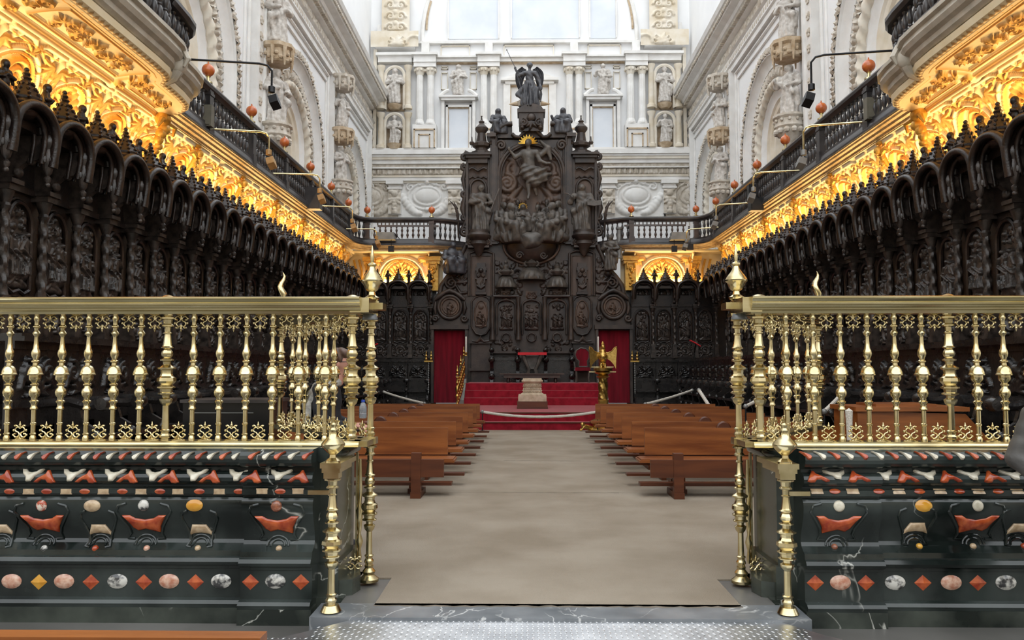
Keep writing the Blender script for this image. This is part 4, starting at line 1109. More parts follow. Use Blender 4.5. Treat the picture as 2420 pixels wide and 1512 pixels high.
# cove section: distance from the wall plane (towards the nave), height
SECV = np.array([0.0, 0.35, 0.7, 1.0, 1.25, 1.45]); SECX = np.array([0.08, 0.12, 0.21, 0.35, 0.53, 0.76]); SECZ = np.array([4.70, 5.06, 5.42, 5.72, 5.92, 6.03])
SECN = np.array([[1, 0], [1, -0.08], [0.95, -0.3], [0.8, -0.6], [0.6, -0.8], [0.45, -0.9]])
def recess(U, V):
    B = 0 * U
    B -= 0.16 * np.clip(1 - ((U - 1.897) ** 2 + np.clip(V - 0.7, 0, None) ** 2) / 0.2, 0, 1) ** 0.5 * (np.hypot(U - 1.897, np.clip(V - 0.7, 0, None)) < 0.445)
    B -= 0.07 * (np.hypot(U - 0.632, np.clip(V - 0.7, 0, None)) < 0.43)
    return B
def gilt_of(U, V):
    a = np.clip(heights(U, V, CG) / 0.035, 0, 1); b = np.clip(heights(U, V, CC) / 0.04, 0, 1)
    e = np.clip((b > 0.02) * (b < 0.75) * 0.75, 0, 1)
    return np.clip(np.maximum(a * 0.85, e), 0, 1)
def cove_map(U, V, D):
    d = np.interp(V, SECV, SECX); z = np.interp(V, SECV, SECZ); nx = np.interp(V, SECV, SECN[:, 0]); nz = np.interp(V, SECV, SECN[:, 1])
    return U, -(d + D * nx), z + D * nz
COVE = relief_mesh('cove_panel', BAY, 1.45, CG + CC, 'gold_stucco', nx=190, nz=110, x0=0, z0=0.0, base=recess, mapf=cove_map, gilt=gilt_of)
POST0 = 15.5
def corbel_mesh():
    """gilded cherub bracket below a gallery post, front -y"""
    mb = MB(); mb.ball((0, -0.66, 5.72), 0.085, 10, 8); mb.ball((0, -0.62, 5.86), 0.075, 10, 6, (1.6, 1, 0.6))
    for d in (-1, 1):
        mb.tube([(d * 0.05, -0.62, 5.66), (d * 0.16, -0.6, 5.72), (d * 0.24, -0.56, 5.66)], [0.05, 0.05, 0.015], 6)
        mb.tube([(x_, -0.6, z_) for x_, z_ in spiral(d * 0.12, 5.84, 0.07, 1.3, PI / 2, -d, 14)], 0.02, 6)
    mb.tube([(0, -0.6, 5.62), (0, -0.5, 5.45), (0, -0.36, 5.3)], [0.07, 0.05, 0.02], 8)
    for k in range(6): mb.ball((0.06 * math.cos(k * 2.1), -0.6, 5.55 - 0.04 * k), 0.04, 6, 4)
    return mb.mesh('cherub_bracket', 'gold_leaf')
CHERUB = corbel_mesh()
for s in (-1, 1):
    cv = thing('gilded_cove', 'gilded plaster cove with shell niches below the %s gallery' % ('left' if s < 0 else 'right'), 'ceiling cove')
    for k in range(-3, 6):
        yb = POST0 + BAY * k
        if s < 0: ob('cove_panel', COVE, cv, (-XW + 0.02, yb - 0.632, 0), PI / 2)
        else: ob('cove_panel', COVE, cv, (XW - 0.02, yb + 0.632, 0), -PI / 2)
        if k >= 0: ob('cherub_bracket', CHERUB, cv, (s * (XW - 0.1), yb, 0.13), -s * PI / 2)
# far coves beside the reredos
def far_cove_strokes():
    g = []; c = []; R = 0.8
    c.append(([(-R - 0.1, 0)] + arc(0, 0.3, R + 0.1, PI, 0, 30) + [(R + 0.1, 0)], 0.06, 0.07))
    g.append(([(-R + 0.02, 0)] + arc(0, 0.3, R - 0.02, PI, 0, 30) + [(R - 0.02, 0)], 0.03, 0.06))
    for k in range(34):
        a = PI * k / 33; g.append(([((R - 0.1) * math.cos(a), 0.3 + (R - 0.1) * math.sin(a))], 0.03, 0.07))
    for k in range(13):
        a = PI * (k + 0.5) / 13; g.append(([(0.2 * math.cos(a), 0.25 + 0.2 * math.sin(a)), (0.58 * math.cos(a), 0.3 + 0.58 * math.sin(a))], [0.03, 0.075], 0.08))
    g += [([(0, 0.95)], 0.09, 0.14)] + acanthus(0, 0.55, PI / 2, 0.32, 0.06, 0.12, 7, 1.4) + [([(0, 0.3)], 0.16, 0.14)]
    g += [(spiral(d * 0.28, 0.4, 0.16, 1.6, PI / 2, d), 0.04, 0.1) for d in (-1, 1)]
    for d in (-1, 1):
        g += acanthus(d * 0.92, 1.12, -PI / 2 - d * 0.7, 0.32, 0.05, 0.07, 7, 0.8)
        c.append(([(d * 1.1, 0), (d * 1.1, 1.35)], 0.05, 0.08)); g.append(([(d * 1.02, 0.0), (d * 1.02, 1.3), (0, 1.3)], 0.018, 0.05))
    return g, c
FG, FC = far_cove_strokes()
def far_gilt(U, V):
    a = np.clip(heights(U, V, FG) / 0.035, 0, 1); b = np.clip(heights(U, V, FC) / 0.04, 0, 1)
    return np.clip(np.maximum(a * 0.85, (b > 0.02) * (b < 0.75) * 0.75), 0, 1)
def far_recess(U, V): return -0.14 * np.sqrt(np.clip(1 - (U ** 2 + np.clip(V - 0.3, 0, None) ** 2) / 0.6, 0, 1))
FCOVE = relief_mesh('cove_panel', 2.24, 1.42, FG + FC, 'gold_stucco', nx=170, nz=108, base=far_recess, gilt=far_gilt,
                    mapf=lambda U, V, D: (U, -(np.interp(V, SECV, SECX) + D * np.interp(V, SECV, SECN[:, 0])), np.interp(V, SECV, SECZ) + D * np.interp(V, SECV, SECN[:, 1])))
def gold_pilaster():
    mb = MB(); 
    mb.box(-0.2, 0.2, -0.34, 0.3, 4.6, 5.6); mb.box(-0.26, 0.26, -0.42, 0.3, 5.6, 5.72); mb.box(-0.3, 0.3, -0.5, 0.3, 5.72, 5.88)
    for d in (-1, 1): mb.tube([(d * 0.2, -0.38 - 0.0, 5.6)] + [(d * 0.14 + 0 * x_, -0.42 + (x_) * 0.6, 5.5 + z_) for x_, z_ in spiral(0, 0, 0.12, 1.3, PI / 2, 1, 14)], 0.035, 6)
    for k in range(7): mb.ball((0.05 * math.sin(k * 2), -0.38, 5.42 - 0.11 * k), 0.075 - 0.004 * k, 8, 6)
    return mb.mesh('gilded_pilaster', 'gold_leaf')
GPIL = gold_pilaster()
FCX = {}
for s in (-1, 1):
    cx = at(948 if s < 0 else 1566, 620, 30.3).x; FCX[s] = cx
    cv = thing('gilded_cove', 'short gilded cove with a single large shell %s of the reredos' % ('left' if s < 0 else 'right'), 'ceiling cove')
    ob('cove_panel', FCOVE, cv, (cx, 30.62, 0))
    ob('gilded_pilaster', GPIL, cv, (cx - s * 1.22, 30.55, 0)); ob('gilded_pilaster', GPIL, cv, (cx + s * 1.2, 30.6, 0), 0, (0.8, 0.9, 1))
    ob('end_panel', MB().box(cx - s * 1.02, cx - s * 1.55, 30.62, 30.7, 4.6, 6.05).mesh('end_panel', 'cream_gold'), cv)
    ob('corner_panel', MB().box(cx + s * 1.0, s * 7.3, 30.62, 30.7, 4.6, 6.05).mesh('corner_panel', 'cream_gold'), cv)
    ob('soffit_board', MB().box(cx - s * 1.5, s * 7.3, 29.6, 30.7, 6.0, 6.05).mesh('soffit_board', 'cream_gold'), cv)
    mb = MB()
    for q in (1.35, 1.55, 1.75): mb.tube([(cx + s * q, 30.58, 4.6), (cx + s * q, 30.56, 5.4), (cx + s * (q + 0.08), 30.4, 5.8)], 0.045, 6)
    ob('corner_ribs', mb.mesh('corner_ribs', 'gold_leaf'), cv)
# ================================================================== galleries with turned balustrades
def path_frames(pts, flip=1):
    """horizontal path -> frames (origin, outward normal, up)"""
    fr = []
    for i, p in enumerate(pts):
        a = Vector(pts[max(i - 1, 0)]); b = Vector(pts[min(i + 1, len(pts) - 1)]); t = (b - a); t.normalize()
        n = Vector((t.y, -t.x)) * flip
        if 0 < i < len(pts) - 1:
            t1 = (Vector(pts[i]) - a).normalized(); c = max(0.5, abs(t1.dot(t))); n = n / c
        fr.append(((p[0], p[1], 0), (n.x, n.y, 0), (0, 0, 1)))
    return fr
def turned(h, r, m, name='baluster', n=10):
    pr = [(r * 0.7, 0), (r * 0.7, h * 0.04), (r * 0.45, h * 0.06), (r * 0.5, h * 0.1), (r * 0.9, h * 0.22), (r, h * 0.3), (r * 0.75, h * 0.4), (r * 0.4, h * 0.47), (r * 0.6, h * 0.49), (r * 0.6, h * 0.52),
          (r * 0.4, h * 0.54), (r * 0.75, h * 0.62), (r * 0.9, h * 0.7), (r * 0.6, h * 0.82), (r * 0.4, h * 0.92), (r * 0.6, h * 0.95), (r * 0.7, h)]
    return MB().lathe(pr, n).mesh(name, m)
GBAL = turned(0.62, 0.055, 'gallery_wood')
GBALF = turned(0.42, 0.05, 'gallery_wood_brown')
GPOST = MB().box(-0.09, 0.09, -0.09, 0.09, 6.24, 7.16)
GPOST.box(-0.11, 0.11, -0.11, 0.11, 6.24, 6.5); GPOST.box(-0.105, 0.105, -0.105, 0.105, 7.0, 7.06)
GPOST = GPOST.mesh('post', 'gallery_wood')
GPOSTB = GPOST.copy(); GPOSTB.materials.clear(); GPOSTB.materials.append(MATS['gallery_wood_brown'])
mb = MB(); mb.lathe([(0.09, 7.26), (0.09, 7.29), (0.035, 7.31), (0.03, 7.38), (0.055, 7.4), (0.03, 7.42)], 10); BSTEM = mb.mesh('finial_stem', 'brass')
mb = MB(); mb.ball((0, 0, 7.53), 0.125, 16, 12); mb.lathe([(0.03, 7.64), (0.02, 7.66), (0.012, 7.7)], 6); BALL = mb.mesh('finial_ball', 'orange_ball')
def lerp_path(pts, d):
    for a, b in zip(pts, pts[1:]):
        L = math.dist(a, b)
        if d <= L: t = d / L; return (a[0] + (b[0] - a[0]) * t, a[1] + (b[1] - a[1]) * t), math.atan2(b[1] - a[1], b[0] - a[0])
        d -= L
    return pts[-1], 0
for s in (-1, 1):
    side = 'left' if s < 0 else 'right'
    xe = at(1020 if s < 0 else 1492, 510, 29.5).x
    path = [(s * 6.5, 9.0), (s * 6.5, 28.5), (s * 6.47, 28.8), (s * 6.38, 29.1), (s * 6.2, 29.35), (s * 5.95, 29.47), (s * 5.7, 29.5), (xe, 29.5), (xe - s * 0.25, 29.58), (xe - s * 0.6, 29.8), (xe - s * 0.95, 30.05), (xe - s * 1.2, 30.3)]
    g = thing('gallery_balustrade', 'dark turned gallery railing with orange ball finials on the %s' % side, 'balustrade')
    flip = 1 if s < 0 else -1
    fr = path_frames(path, flip)
    def sw(name, prof, m, frames=fr): ob(name, MB().sweep(prof, frames, True).mesh(name, m, 30), g)
    sw('cornice', [(-0.25, 6.03), (-0.14, 6.03), (-0.1, 6.05), (-0.09, 6.09), (-0.02, 6.1), (0.0, 6.14), (0.06, 6.15), (0.08, 6.18), (0.11, 6.185), (0.11, 6.2), (-0.25, 6.2)], 'cornice_gold')
    sw('base_rail', [(-0.1, 6.2), (0.13, 6.2), (0.13, 6.25), (0.1, 6.28), (0.08, 6.36), (0.06, 6.39), (0.06, 6.44), (-0.1, 6.44)], 'gallery_wood')
    sw('handrail', [(-0.09, 7.06), (0.05, 7.06), (0.07, 7.1), (0.11, 7.13), (0.12, 7.19), (0.1, 7.23), (0.0, 7.26), (-0.09, 7.23)], 'gallery_wood')
    sw('floor_edge', [(-0.9, 6.2), (0.05, 6.2), (0.05, 6.23), (-0.9, 6.23)], 'gallery_wood')
    farfr = path_frames(path[6:9], flip)
    sw('mid_rail', [(-0.04, 6.9), (0.04, 6.9), (0.04, 6.96), (-0.04, 6.96)], 'gallery_wood_brown', farfr)
    posts = [(s * 6.5, POST0 + BAY * k) for k in range(-1, 6)]
    pf = [(at(868 if s < 0 else 1645, 510, 29.5).x, 29.5), (xe, 29.52)]
    for (x, y) in posts + pf:
        p = ob('post', GPOST if y < 29.4 else GPOSTB, g, (x, y, 0))
        st_ = ob('finial_stem', BSTEM, p); ob('finial_ball', BALL, p)
    L = sum(math.dist(a, b) for a, b in zip(path, path[1:])); d = 3.0
    while d < L - 0.2:
        (x, y), a = lerp_path(path, d)
        if all(math.hypot(x - p[0], y - p[1]) > 0.13 for p in posts + pf) and y > 12.6:
            if y > 29.45 and abs(x) > abs(xe): ob('baluster', GBALF, g, (x, y, 6.47))
            else: ob('baluster', GBAL, g, (x, y, 6.44))
        d += 0.205
    # little arcade between mid rail and handrail on the far stretch
    mb = MB(); x0, x1 = sorted((xe, s * 5.7)); n = 14
    for i in range(n + 1):
        x = x0 + (x1 - x0) * i / n; mb.box(x - 0.02, x + 0.02, 29.48, 29.52, 6.96, 7.07)
    ob('arcade', mb.mesh('arcade', 'gallery_wood_brown'), g)

# ================================================================== organ tribunes that swell out of the galleries
def tribune_outline():
    P = [(6.66, 13.62), (6.4, 13.6), (6.2, 13.52), (6.02, 13.35), (5.9, 13.1), (5.85, 12.75), (5.83, 12.35), (5.82, 12.1), (5.76, 12.0), (5.68, 11.9), (5.62, 11.7), (5.6, 11.3), (5.6, 10.8), (5.6, 10.2), (5.6, 9.4), (5.6, 8.4), (5.6, 7.4), (5.6, 6.4), (5.6, 5.7)]
    return P
TO = tribune_outline()
def tx(Y):
    return np.interp(Y, [p[1] for p in reversed(TO)], [p[0] for p in reversed(TO)])
def soffit_strokes():
    g = []; c = []
    Ly = 15.3 - 7.4
    c.append(([(0, 0.06), (Ly, 0.06)], 0.05, 0.05)); c.append(([(0, 1.25), (Ly, 1.25)], 0.06, 0.06)); g.append(([(0, 0.16), (Ly, 0.16)], 0.02, 0.04)); g.append(([(0, 1.12), (Ly, 1.12)], 0.025, 0.05))
    # cross beams with scroll consoles at the steps of the plan
    for u in (6.3, 3.6, 0.9):
        c.append(([(u, 0.0), (u, 1.3)], 0.12, 0.05)); g += [(spiral(u, 0.25, 0.11, 1.6, 0, 1), 0.028, 0.09), (spiral(u, 0.85, 0.14, 1.7, PI, 1), 0.032, 0.1), ([(u, 0.52)], 0.06, 0.1)] + acanthus(u, 0.5, PI / 2, 0.24, 0.035, 0.08, 5, 1.0)
    for (u0, u1) in ((6.55, 7.5), (3.9, 6.05), (1.2, 3.35)):
        um = (u0 + u1) / 2; hw = (u1 - u0) / 2
        for z in (0.3, 1.0): g.append(([(u0, z), (u1, z)], 0.022, 0.04)); c.append(([(u0, z + 0.05), (u1, z + 0.05)], 0.025, 0.03))
        for u in (u0, u1): g.append(([(u, 0.3), (u, 1.0)], 0.022, 0.04))
        rr_ = random.Random(int(u0 * 10))
        g += [([(um, 0.65)], 0.07, 0.09)] + acanthus(um, 0.65, PI / 2, 0.2, 0.03, 0.06, 7, 1.5) + acanthus(um, 0.65, -PI / 2, 0.2, 0.03, 0.06, 7, 1.5)
        nn = max(1, int(hw / 0.36))
        for d in (-1, 1):
            for k in range(nn):
                x = um + d * (0.3 + 0.34 * k); sg = 1 if k % 2 else -1
                g += [(spiral(x, 0.65 + sg * 0.1, 0.13, 1.7, PI / 2, d * sg), 0.026, 0.06), (spiral(x + d * 0.1, 0.65 - sg * 0.16, 0.09, 1.4, -PI / 2, -d * sg), 0.022, 0.05)] + acanthus(x + d * 0.12, 0.65 + sg * 0.02, 0 if d > 0 else PI, 0.2, 0.028, 0.055, 5, 1.0)
                for q in range(4): g.append(([(x + rr_.uniform(-0.14, 0.14), 0.65 + rr_.uniform(-0.24, 0.24))], 0.03, 0.06))
    for u in np.arange(0.1, Ly, 0.19): g.append(([(u, 1.19)], 0.045, 0.05))
    return g, c
TG, TC = soffit_strokes()
def t_gilt(U, V):
    a = np.clip(heights(U, V, TG) / 0.04, 0, 1); b = np.clip(heights(U, V, TC) / 0.04, 0, 1)
    return np.clip(np.maximum(a * 0.85, (b > 0.02) * (b < 0.8) * 0.6), 0, 1)
TBAL = turned(0.6, 0.06, 'gallery_wood')
for s in (-1, 1):
    side = 'left' if s < 0 else 'right'
    t = thing('organ_tribune', 'bulging gilded organ balcony high on the %s' % side, 'balcony')
    me = relief_mesh('soffit', 7.9, 1.3, TG + TC, 'gold_stucco', nx=420, nz=76, x0=0, z0=0, gilt=t_gilt,
                     mapf=lambda U, V, D: (s * (6.62 - (V / 1.3) * (6.62 - tx(U + 5.72) - 0.02)), U + 5.72, 5.99 + 0.07 * (V / 1.3) + 0.05 * np.sin(V / 1.3 * PI) - D))
    ob('soffit', me, t)
    pts = [(s * x, y) for x, y in TO]
    fl = 1 if s > 0 else -1
    fr = path_frames(pts, -1 if s > 0 else 1)
    fr = [(o, (-a[0], -a[1], 0), b) for (o, a, b) in fr]
    def sw(name, prof, m): ob(name, MB().sweep(prof, fr, True).mesh(name, m, 30), t)
    sw('lower_moulding', [(-0.2, 6.04), (0.0, 6.0), (0.06, 6.03), (0.08, 6.12), (0.03, 6.16), (-0.2, 6.16)], 'cream_gold')
    sw('upper_moulding', [(-0.3, 6.16), (0.06, 6.16), (0.12, 6.2), (0.13, 6.27), (0.2, 6.3), (0.24, 6.36), (0.22, 6.44), (0.28, 6.46), (0.28, 6.52), (-0.3, 6.52)], 'tribune_stone')
    sw('balcony_floor', [(-0.9, 6.5), (0.2, 6.52), (0.2, 6.6), (0.14, 6.66), (-0.9, 6.66)], 'gallery_wood')
    sw('handrail', [(-0.05, 7.3), (0.1, 7.3), (0.14, 7.36), (0.14, 7.42), (0.05, 7.46), (-0.05, 7.44)], 'gallery_wood')
    # scalloped gilt fringe under the moulding
    mb = MB(); L = sum(math.dist(a, b) for a, b in zip(pts, pts[1:])); d = 0.3
    while d < L:
        (x, y), a = lerp_path(pts, d)
        mb.ball((x, y, 6.05), 0.06, 6, 5, (1, 1, 1)); d += 0.125
    ob('scalloped_fringe', mb.mesh('scalloped_fringe', 'gold_brown'), t)['kind'] = 'stuff'
    d = 0.5
    while d < L - 1.0:
        (x, y), a = lerp_path(pts, d)
        if y > 7.0: ob('baluster', TBAL, t, (x, y, 6.68), 0, (1, 1, 1.04))
        d += 0.2
    for (x, y) in ((5.86, 12.0), (5.62, 10.4)): ob('post', MB().box(s * x - 0.1, s * x + 0.1, y - 0.1, y + 0.1, 6.62, 7.4).mesh('post', 'gallery_wood'), t)
    # carved mask where the plan steps out
    mb = MB(); mb.ball((s * 5.55, 12.0, 6.3), 0.14, 12, 8, (1, 1, 1.2))
    for q in (-1, 1): mb.tube([(s * 5.55 + 0.14 * q * a_, 11.98 - 0.05 * q, 6.32 + b_) for a_, b_ in ((0, 0.1), (0.8, 0.16), (1.3, 0.02), (0.9, -0.1))], [0.06, 0.06, 0.05, 0.02], 6)
    mb.tube([(s * 5.55, 12.0, 6.2), (s * 5.62, 12.02, 6.08), (s * 5.75, 12.04, 6.0)], [0.09, 0.08, 0.04], 8)
    ob('carved_mask', mb.mesh('carved_mask', 'tribune_stone'), t)
    ob('organ_case', MB().box(s * 6.0, s * 7.3, 7.0, 10.5, 6.66, 7.6).mesh('organ_case', 'gold_brown'), t)
    # gilded bracket where the swelling meets the gallery cornice
    mb = MB(); mb.ball((s * 6.5, 13.6, 5.95), 0.14, 10, 8)
    for k in range(6): mb.ball((s * (6.5 + 0.03 * k), 13.62 + 0.04 * math.cos(k * 2), 5.78 - 0.1 * k), 0.11 - 0.012 * k, 8, 6)
    for q in (-1, 1): mb.tube([(s * 6.46, 13.6 + q * 0.1, 5.9), (s * 6.4, 13.6 + q * 0.26, 5.86), (s * 6.45, 13.6 + q * 0.3, 5.72)], [0.06, 0.05, 0.02], 6)
    ob('leaf_bracket', mb.mesh('leaf_bracket', 'gold_leaf'), t)

# ================================================================== spotlights and boxes hung from the galleries
def spot_arm(label, start, tip, m_arm, m_lamp, drop=0.35):
    """arm leaves the gallery, bends down and carries a small flood lamp"""
    S, T = Vector(start), Vector(tip)
    t = thing('spotlight_arm', label, 'spotlight', start)
    pts = [Vector((0, 0, 0)), (T - S) * 0.5, (T - S) * 0.88]
    b = T - S
    pts = [Vector((0, 0, 0)), b * 0.45, b * 0.85, b * 0.95 + Vector((0, 0, -0.03)), b + Vector((0, 0, -0.12)), b + Vector((0, 0, -drop))]
    ob('arm', MB().tube(pts, 0.02, 6).mesh('arm', m_arm), t)
    mb = MB(); e = b + Vector((0, 0, -drop))
    mb.lathe([(0.03, -0.06), (0.06, -0.05), (0.06, 0.05), (0.02, 0.07)], 8, e.x, e.y, e.z); ob('joint', mb.mesh('joint', m_lamp), t)
    mb = MB(); mb.prism([(-0.08, -0.04), (0.06, -0.14), (0.11, 0.0), (0.02, 0.1), (-0.05, 0.1)], -0.075, 0.075, 'yz')
    sg = -1 if start[0] < 0 else 1
    mb.xf(Matrix.Translation((e.x - sg * 0.05, e.y, e.z - 0.2)) @ Matrix.Rotation(sg * 0.3, 4, 'Y'))
    ob('lamp_head', mb.mesh('lamp_head', m_lamp), t)
def px_arm(label, p0, p1, Y0, Y1, m_arm, m_lamp, drop):
    spot_arm(label, at(*p0, Y0), at(*p1, Y1), m_arm, m_lamp, drop)
px_arm('long black lamp arm reaching out from the left organ balcony', (440, 140), (643, 152), 13.2, 13.6, 'black_metal', 'black_metal', 0.45)
px_arm('thin brass lamp arm on the left gallery, nearest the organ balcony', (498, 305), (636, 312), 15.6, 16.0, 'brass', 'gold_brown', 0.42)
px_arm('thin brass lamp arm on the left gallery, second from the organ balcony', (640, 410), (756, 412), 19.6, 20.2, 'brass', 'gold_brown', 0.42)
px_arm('thin brass lamp arm on the left gallery, third from the organ balcony', (745, 486), (833, 489), 23.4, 24.0, 'brass', 'gold_brown', 0.42)
px_arm('thin brass lamp arm at the far corner of the left gallery', (818, 541), (890, 541), 27.6, 28.0, 'brass', 'gold_brown', 0.3)
px_arm('long black lamp arm reaching out from the right organ balcony', (2135, 118), (1916, 132), 13.2, 13.6, 'black_metal', 'black_metal', 0.55)
px_arm('thin brass lamp arm on the right gallery, nearest the organ balcony', (2045, 288), (1898, 298), 15.6, 16.2, 'brass', 'grey_metal', 0.55)
px_arm('thin brass lamp arm on the right gallery, second from the organ balcony', (1905, 402), (1780, 408), 19.4, 20.0, 'brass', 'grey_metal', 0.42)
px_arm('thin brass lamp arm on the right gallery, third from the organ balcony', (1780, 479), (1692, 484), 23.4, 24.0, 'brass', 'grey_metal', 0.4)
px_arm('thin brass lamp arm at the far corner of the right gallery', (1698, 537), (1622, 542), 27.6, 28.0, 'brass', 'grey_metal', 0.4)
def box_fixture(label, px, py, Y, w, h, d, m, name='loudspeaker_box', cat='box'):
    p = at(px, py, Y); t = thing(name, label, cat, p)
    mb = MB(); mb.box(-w / 2, w / 2, -d / 2, d / 2, -h / 2, h / 2); ob('housing', mb.mesh('housing', m), t)
    mb = MB(); mb.box(-w / 2 + 0.03, w / 2 - 0.03, -d / 2 - 0.012, -d / 2, -h / 2 + 0.03, h / 2 - 0.03); ob('front_grille', mb.mesh('front_grille', m), t)
    mb = MB(); mb.tube([(0, d / 2, 0), (0, d / 2 + 0.12, 0.05)], 0.03, 6); ob('bracket', mb.mesh('bracket', 'black_metal'), t)
box_fixture('olive metal box on the first post of the left gallery', 491, 275, 15.35, 0.2, 0.42, 0.16, 'box_olive')
box_fixture('olive metal box on the first post of the right gallery', 2058, 258, 15.35, 0.22, 0.42, 0.16, 'box_olive')
box_fixture('dark green loudspeaker on the left gallery rail', 740, 470, 22.6, 0.46, 0.62, 0.3, 'gallery_wood')
box_fixture('dark loudspeaker hung below the right gallery rail', 1786, 484, 22.4, 0.36, 0.36, 0.3, 'black_metal')
box_fixture('black loudspeaker on the right gallery rail beside a lamp arm', 1776, 458, 22.7, 0.2, 0.5, 0.2, 'black_metal')
for s, px in ((-1, 912), (1, 1606)):
    side = 'left' if s < 0 else 'right'
    p = at(px, 556, 29.1); t = thing('floodlight', 'flat grey floodlight fixed to the far %s gallery' % side, 'floodlight', p)
    mb = MB(); mb.box(-0.31, 0.31, -0.14, 0.2, -0.03, 0.1); mb.box(-0.34, 0.34, -0.16, 0.22, -0.17, -0.03); ob('housing', mb.mesh('housing', 'grey_metal'), t)
    ob('bracket', MB().tube([(0.3, 0.1, 0.1), (0.42, 0.46, -0.05)], 0.015, 5).mesh('bracket', 'black_metal'), t)
    for q, (dx, dz) in enumerate(((-0.38 * s * -1, -0.42), (0.2 * s * -1, -0.5))):
        mb = MB(); mb.tube([(dx, 0, -0.14), (dx, 0, dz + 0.1)], 0.012, 5); mb.box(dx - 0.1, dx + 0.1, -0.08, 0.06, dz - 0.12, dz + 0.1); ob('small_lamp', mb.mesh('small_lamp', 'black_metal'), t)

# ================================================================== stone saints on the side walls
SAINTS = [standing('stone_saint', 'stone_statue', 0.02, seed=1.0, beard=True, mantle=1), standing('stone_saint', 'stone_statue', 0.02, seed=2.4, hood=True, mantle=2),
          standing('stone_saint', 'stone_statue', 0.02, seed=3.1, mantle=1, arms=[((-0.135, 0, 0.77), (-0.2, -0.03, 0.62), (-0.16, -0.15, 0.72)), ((0.135, 0, 0.77), (0.19, -0.02, 0.6), (0.05, -0.14, 0.56))])]
def atx(px, py, X):
    r = ray(px, py); k = (X - CAMX) / r[0]; return Vector((X, r[1] * k, CAMZ + r[2] * k))
def corbel(z, parent, x, y, rz, m='stone_tan', r=0.42):
    mb = MB(); mb.lathe([(0.06, -0.95), (0.14, -0.85), (r * 0.55, -0.62), (r * 0.8, -0.5), (r * 0.85, -0.38), (r, -0.32), (r * 0.92, -0.2), (r * 0.92, -0.12), (r * 1.08, -0.06), (r * 1.08, 0)], 12)
    for k in range(12):
        a = 2 * PI * k / 12; mb.ball((r * 0.86 * math.cos(a), r * 0.86 * math.sin(a), -0.44), 0.085, 6, 4); mb.ball((r * 0.95 * math.cos(a + 0.2), r * 0.95 * math.sin(a + 0.2), -0.16), 0.05, 5, 4)
    return ob('corbel', mb.mesh('corbel', m), parent, (x, y, z), rz)
def canopy_stone(z, parent, x, y, m='stone_ochre'):
    mb = MB(); mb.lathe([(0.36, 0), (0.4, 0.04), (0.4, 0.34), (0.48, 0.4), (0.48, 0.5), (0.3, 0.56)], 8, phase=PI / 8)
    for k in range(8):
        a = 2 * PI * k / 8; mb.tube([(0.42 * math.cos(a), 0.42 * math.sin(a), -0.12), (0.42 * math.cos(a), 0.42 * math.sin(a), 0.4)], [0.02, 0.06], 5)
        for j in range(3): mb.ball((0.4 * math.cos(a + 0.26 * j), 0.4 * math.sin(a + 0.26 * j), 0.1 + 0.1 * (j % 2)), 0.06, 6, 4)
    return ob('stone_canopy', mb.mesh('stone_canopy', m), parent, (x, y, z))
wrd = {-1: 'left', 1: 'right'}
for s, specs in ((-1, [(652, 296, 160, 108, 0, 'nearest'), (806, 428, 345, 318, 1, 'farther')]), (1, [(1866, 275, 150, 95, 2, 'nearest'), (1703, 430, 345, 310, 0, 'farther')])):
    for (px, yb, yt, yc, k, wd) in specs:
        X = s * 6.98
        b = atx(px, yb, X); top = atx(px, yt, X); H = top.z - b.z; r_ = PI / 2 * -s
        corbel(b.z, WALLS[s], X, b.y, 0)
        o = ob('stone_saint', SAINTS[k], None, b, r_ * 0.6, (H * 1.25, H * 1.1, H))
        tag(o, 'weathered stone saint on the %s wall, lower figure of the %s pair' % (wrd[s], wd), 'statue')
        canopy_stone(top.z + 0.12, WALLS[s], X, b.y)
        z2 = top.z + 0.12 + 0.58
        o = ob('stone_saint', SAINTS[(k + 1) % 3], None, (X, b.y, z2), r_ * 0.6, (H * 1.25, H * 1.1, H))
        tag(o, 'weathered stone saint on the %s wall, upper figure of the %s pair' % (wrd[s], wd), 'statue')
        canopy_stone(z2 + H + 0.12, WALLS[s], X, b.y, 'stone_tan')
# saints of the far wall
for d in (-1, 1):
    c = 1252 + d * 318; cx = fx(c); sd = 'left' if d < 0 else 'right'
    for (ta, tb, wd) in ((166, 250, 'upper'), (276, 348, 'lower')):
        H = fz(ta) - fz(tb)
        tag(ob('niche_saint', SAINTS[(d + 1 + (wd == 'upper')) % 3], None, (cx, YF - 0.34, fz(tb)), 0, (H * 1.15, H, H)), 'pale stone saint in the %s corner niche of the %s far wall' % (wd, sd), 'statue')
    c = 1084 if d < 0 else 1425; H = fz(158) - fz(232)
    tag(ob('niche_saint', SAINTS[1 if d < 0 else 2], None, (fx(c), YF - 0.34, fz(232)), 0, (H * 1.2, H, H)), 'white stone saint above the %s window of the far wall' % sd, 'statue')
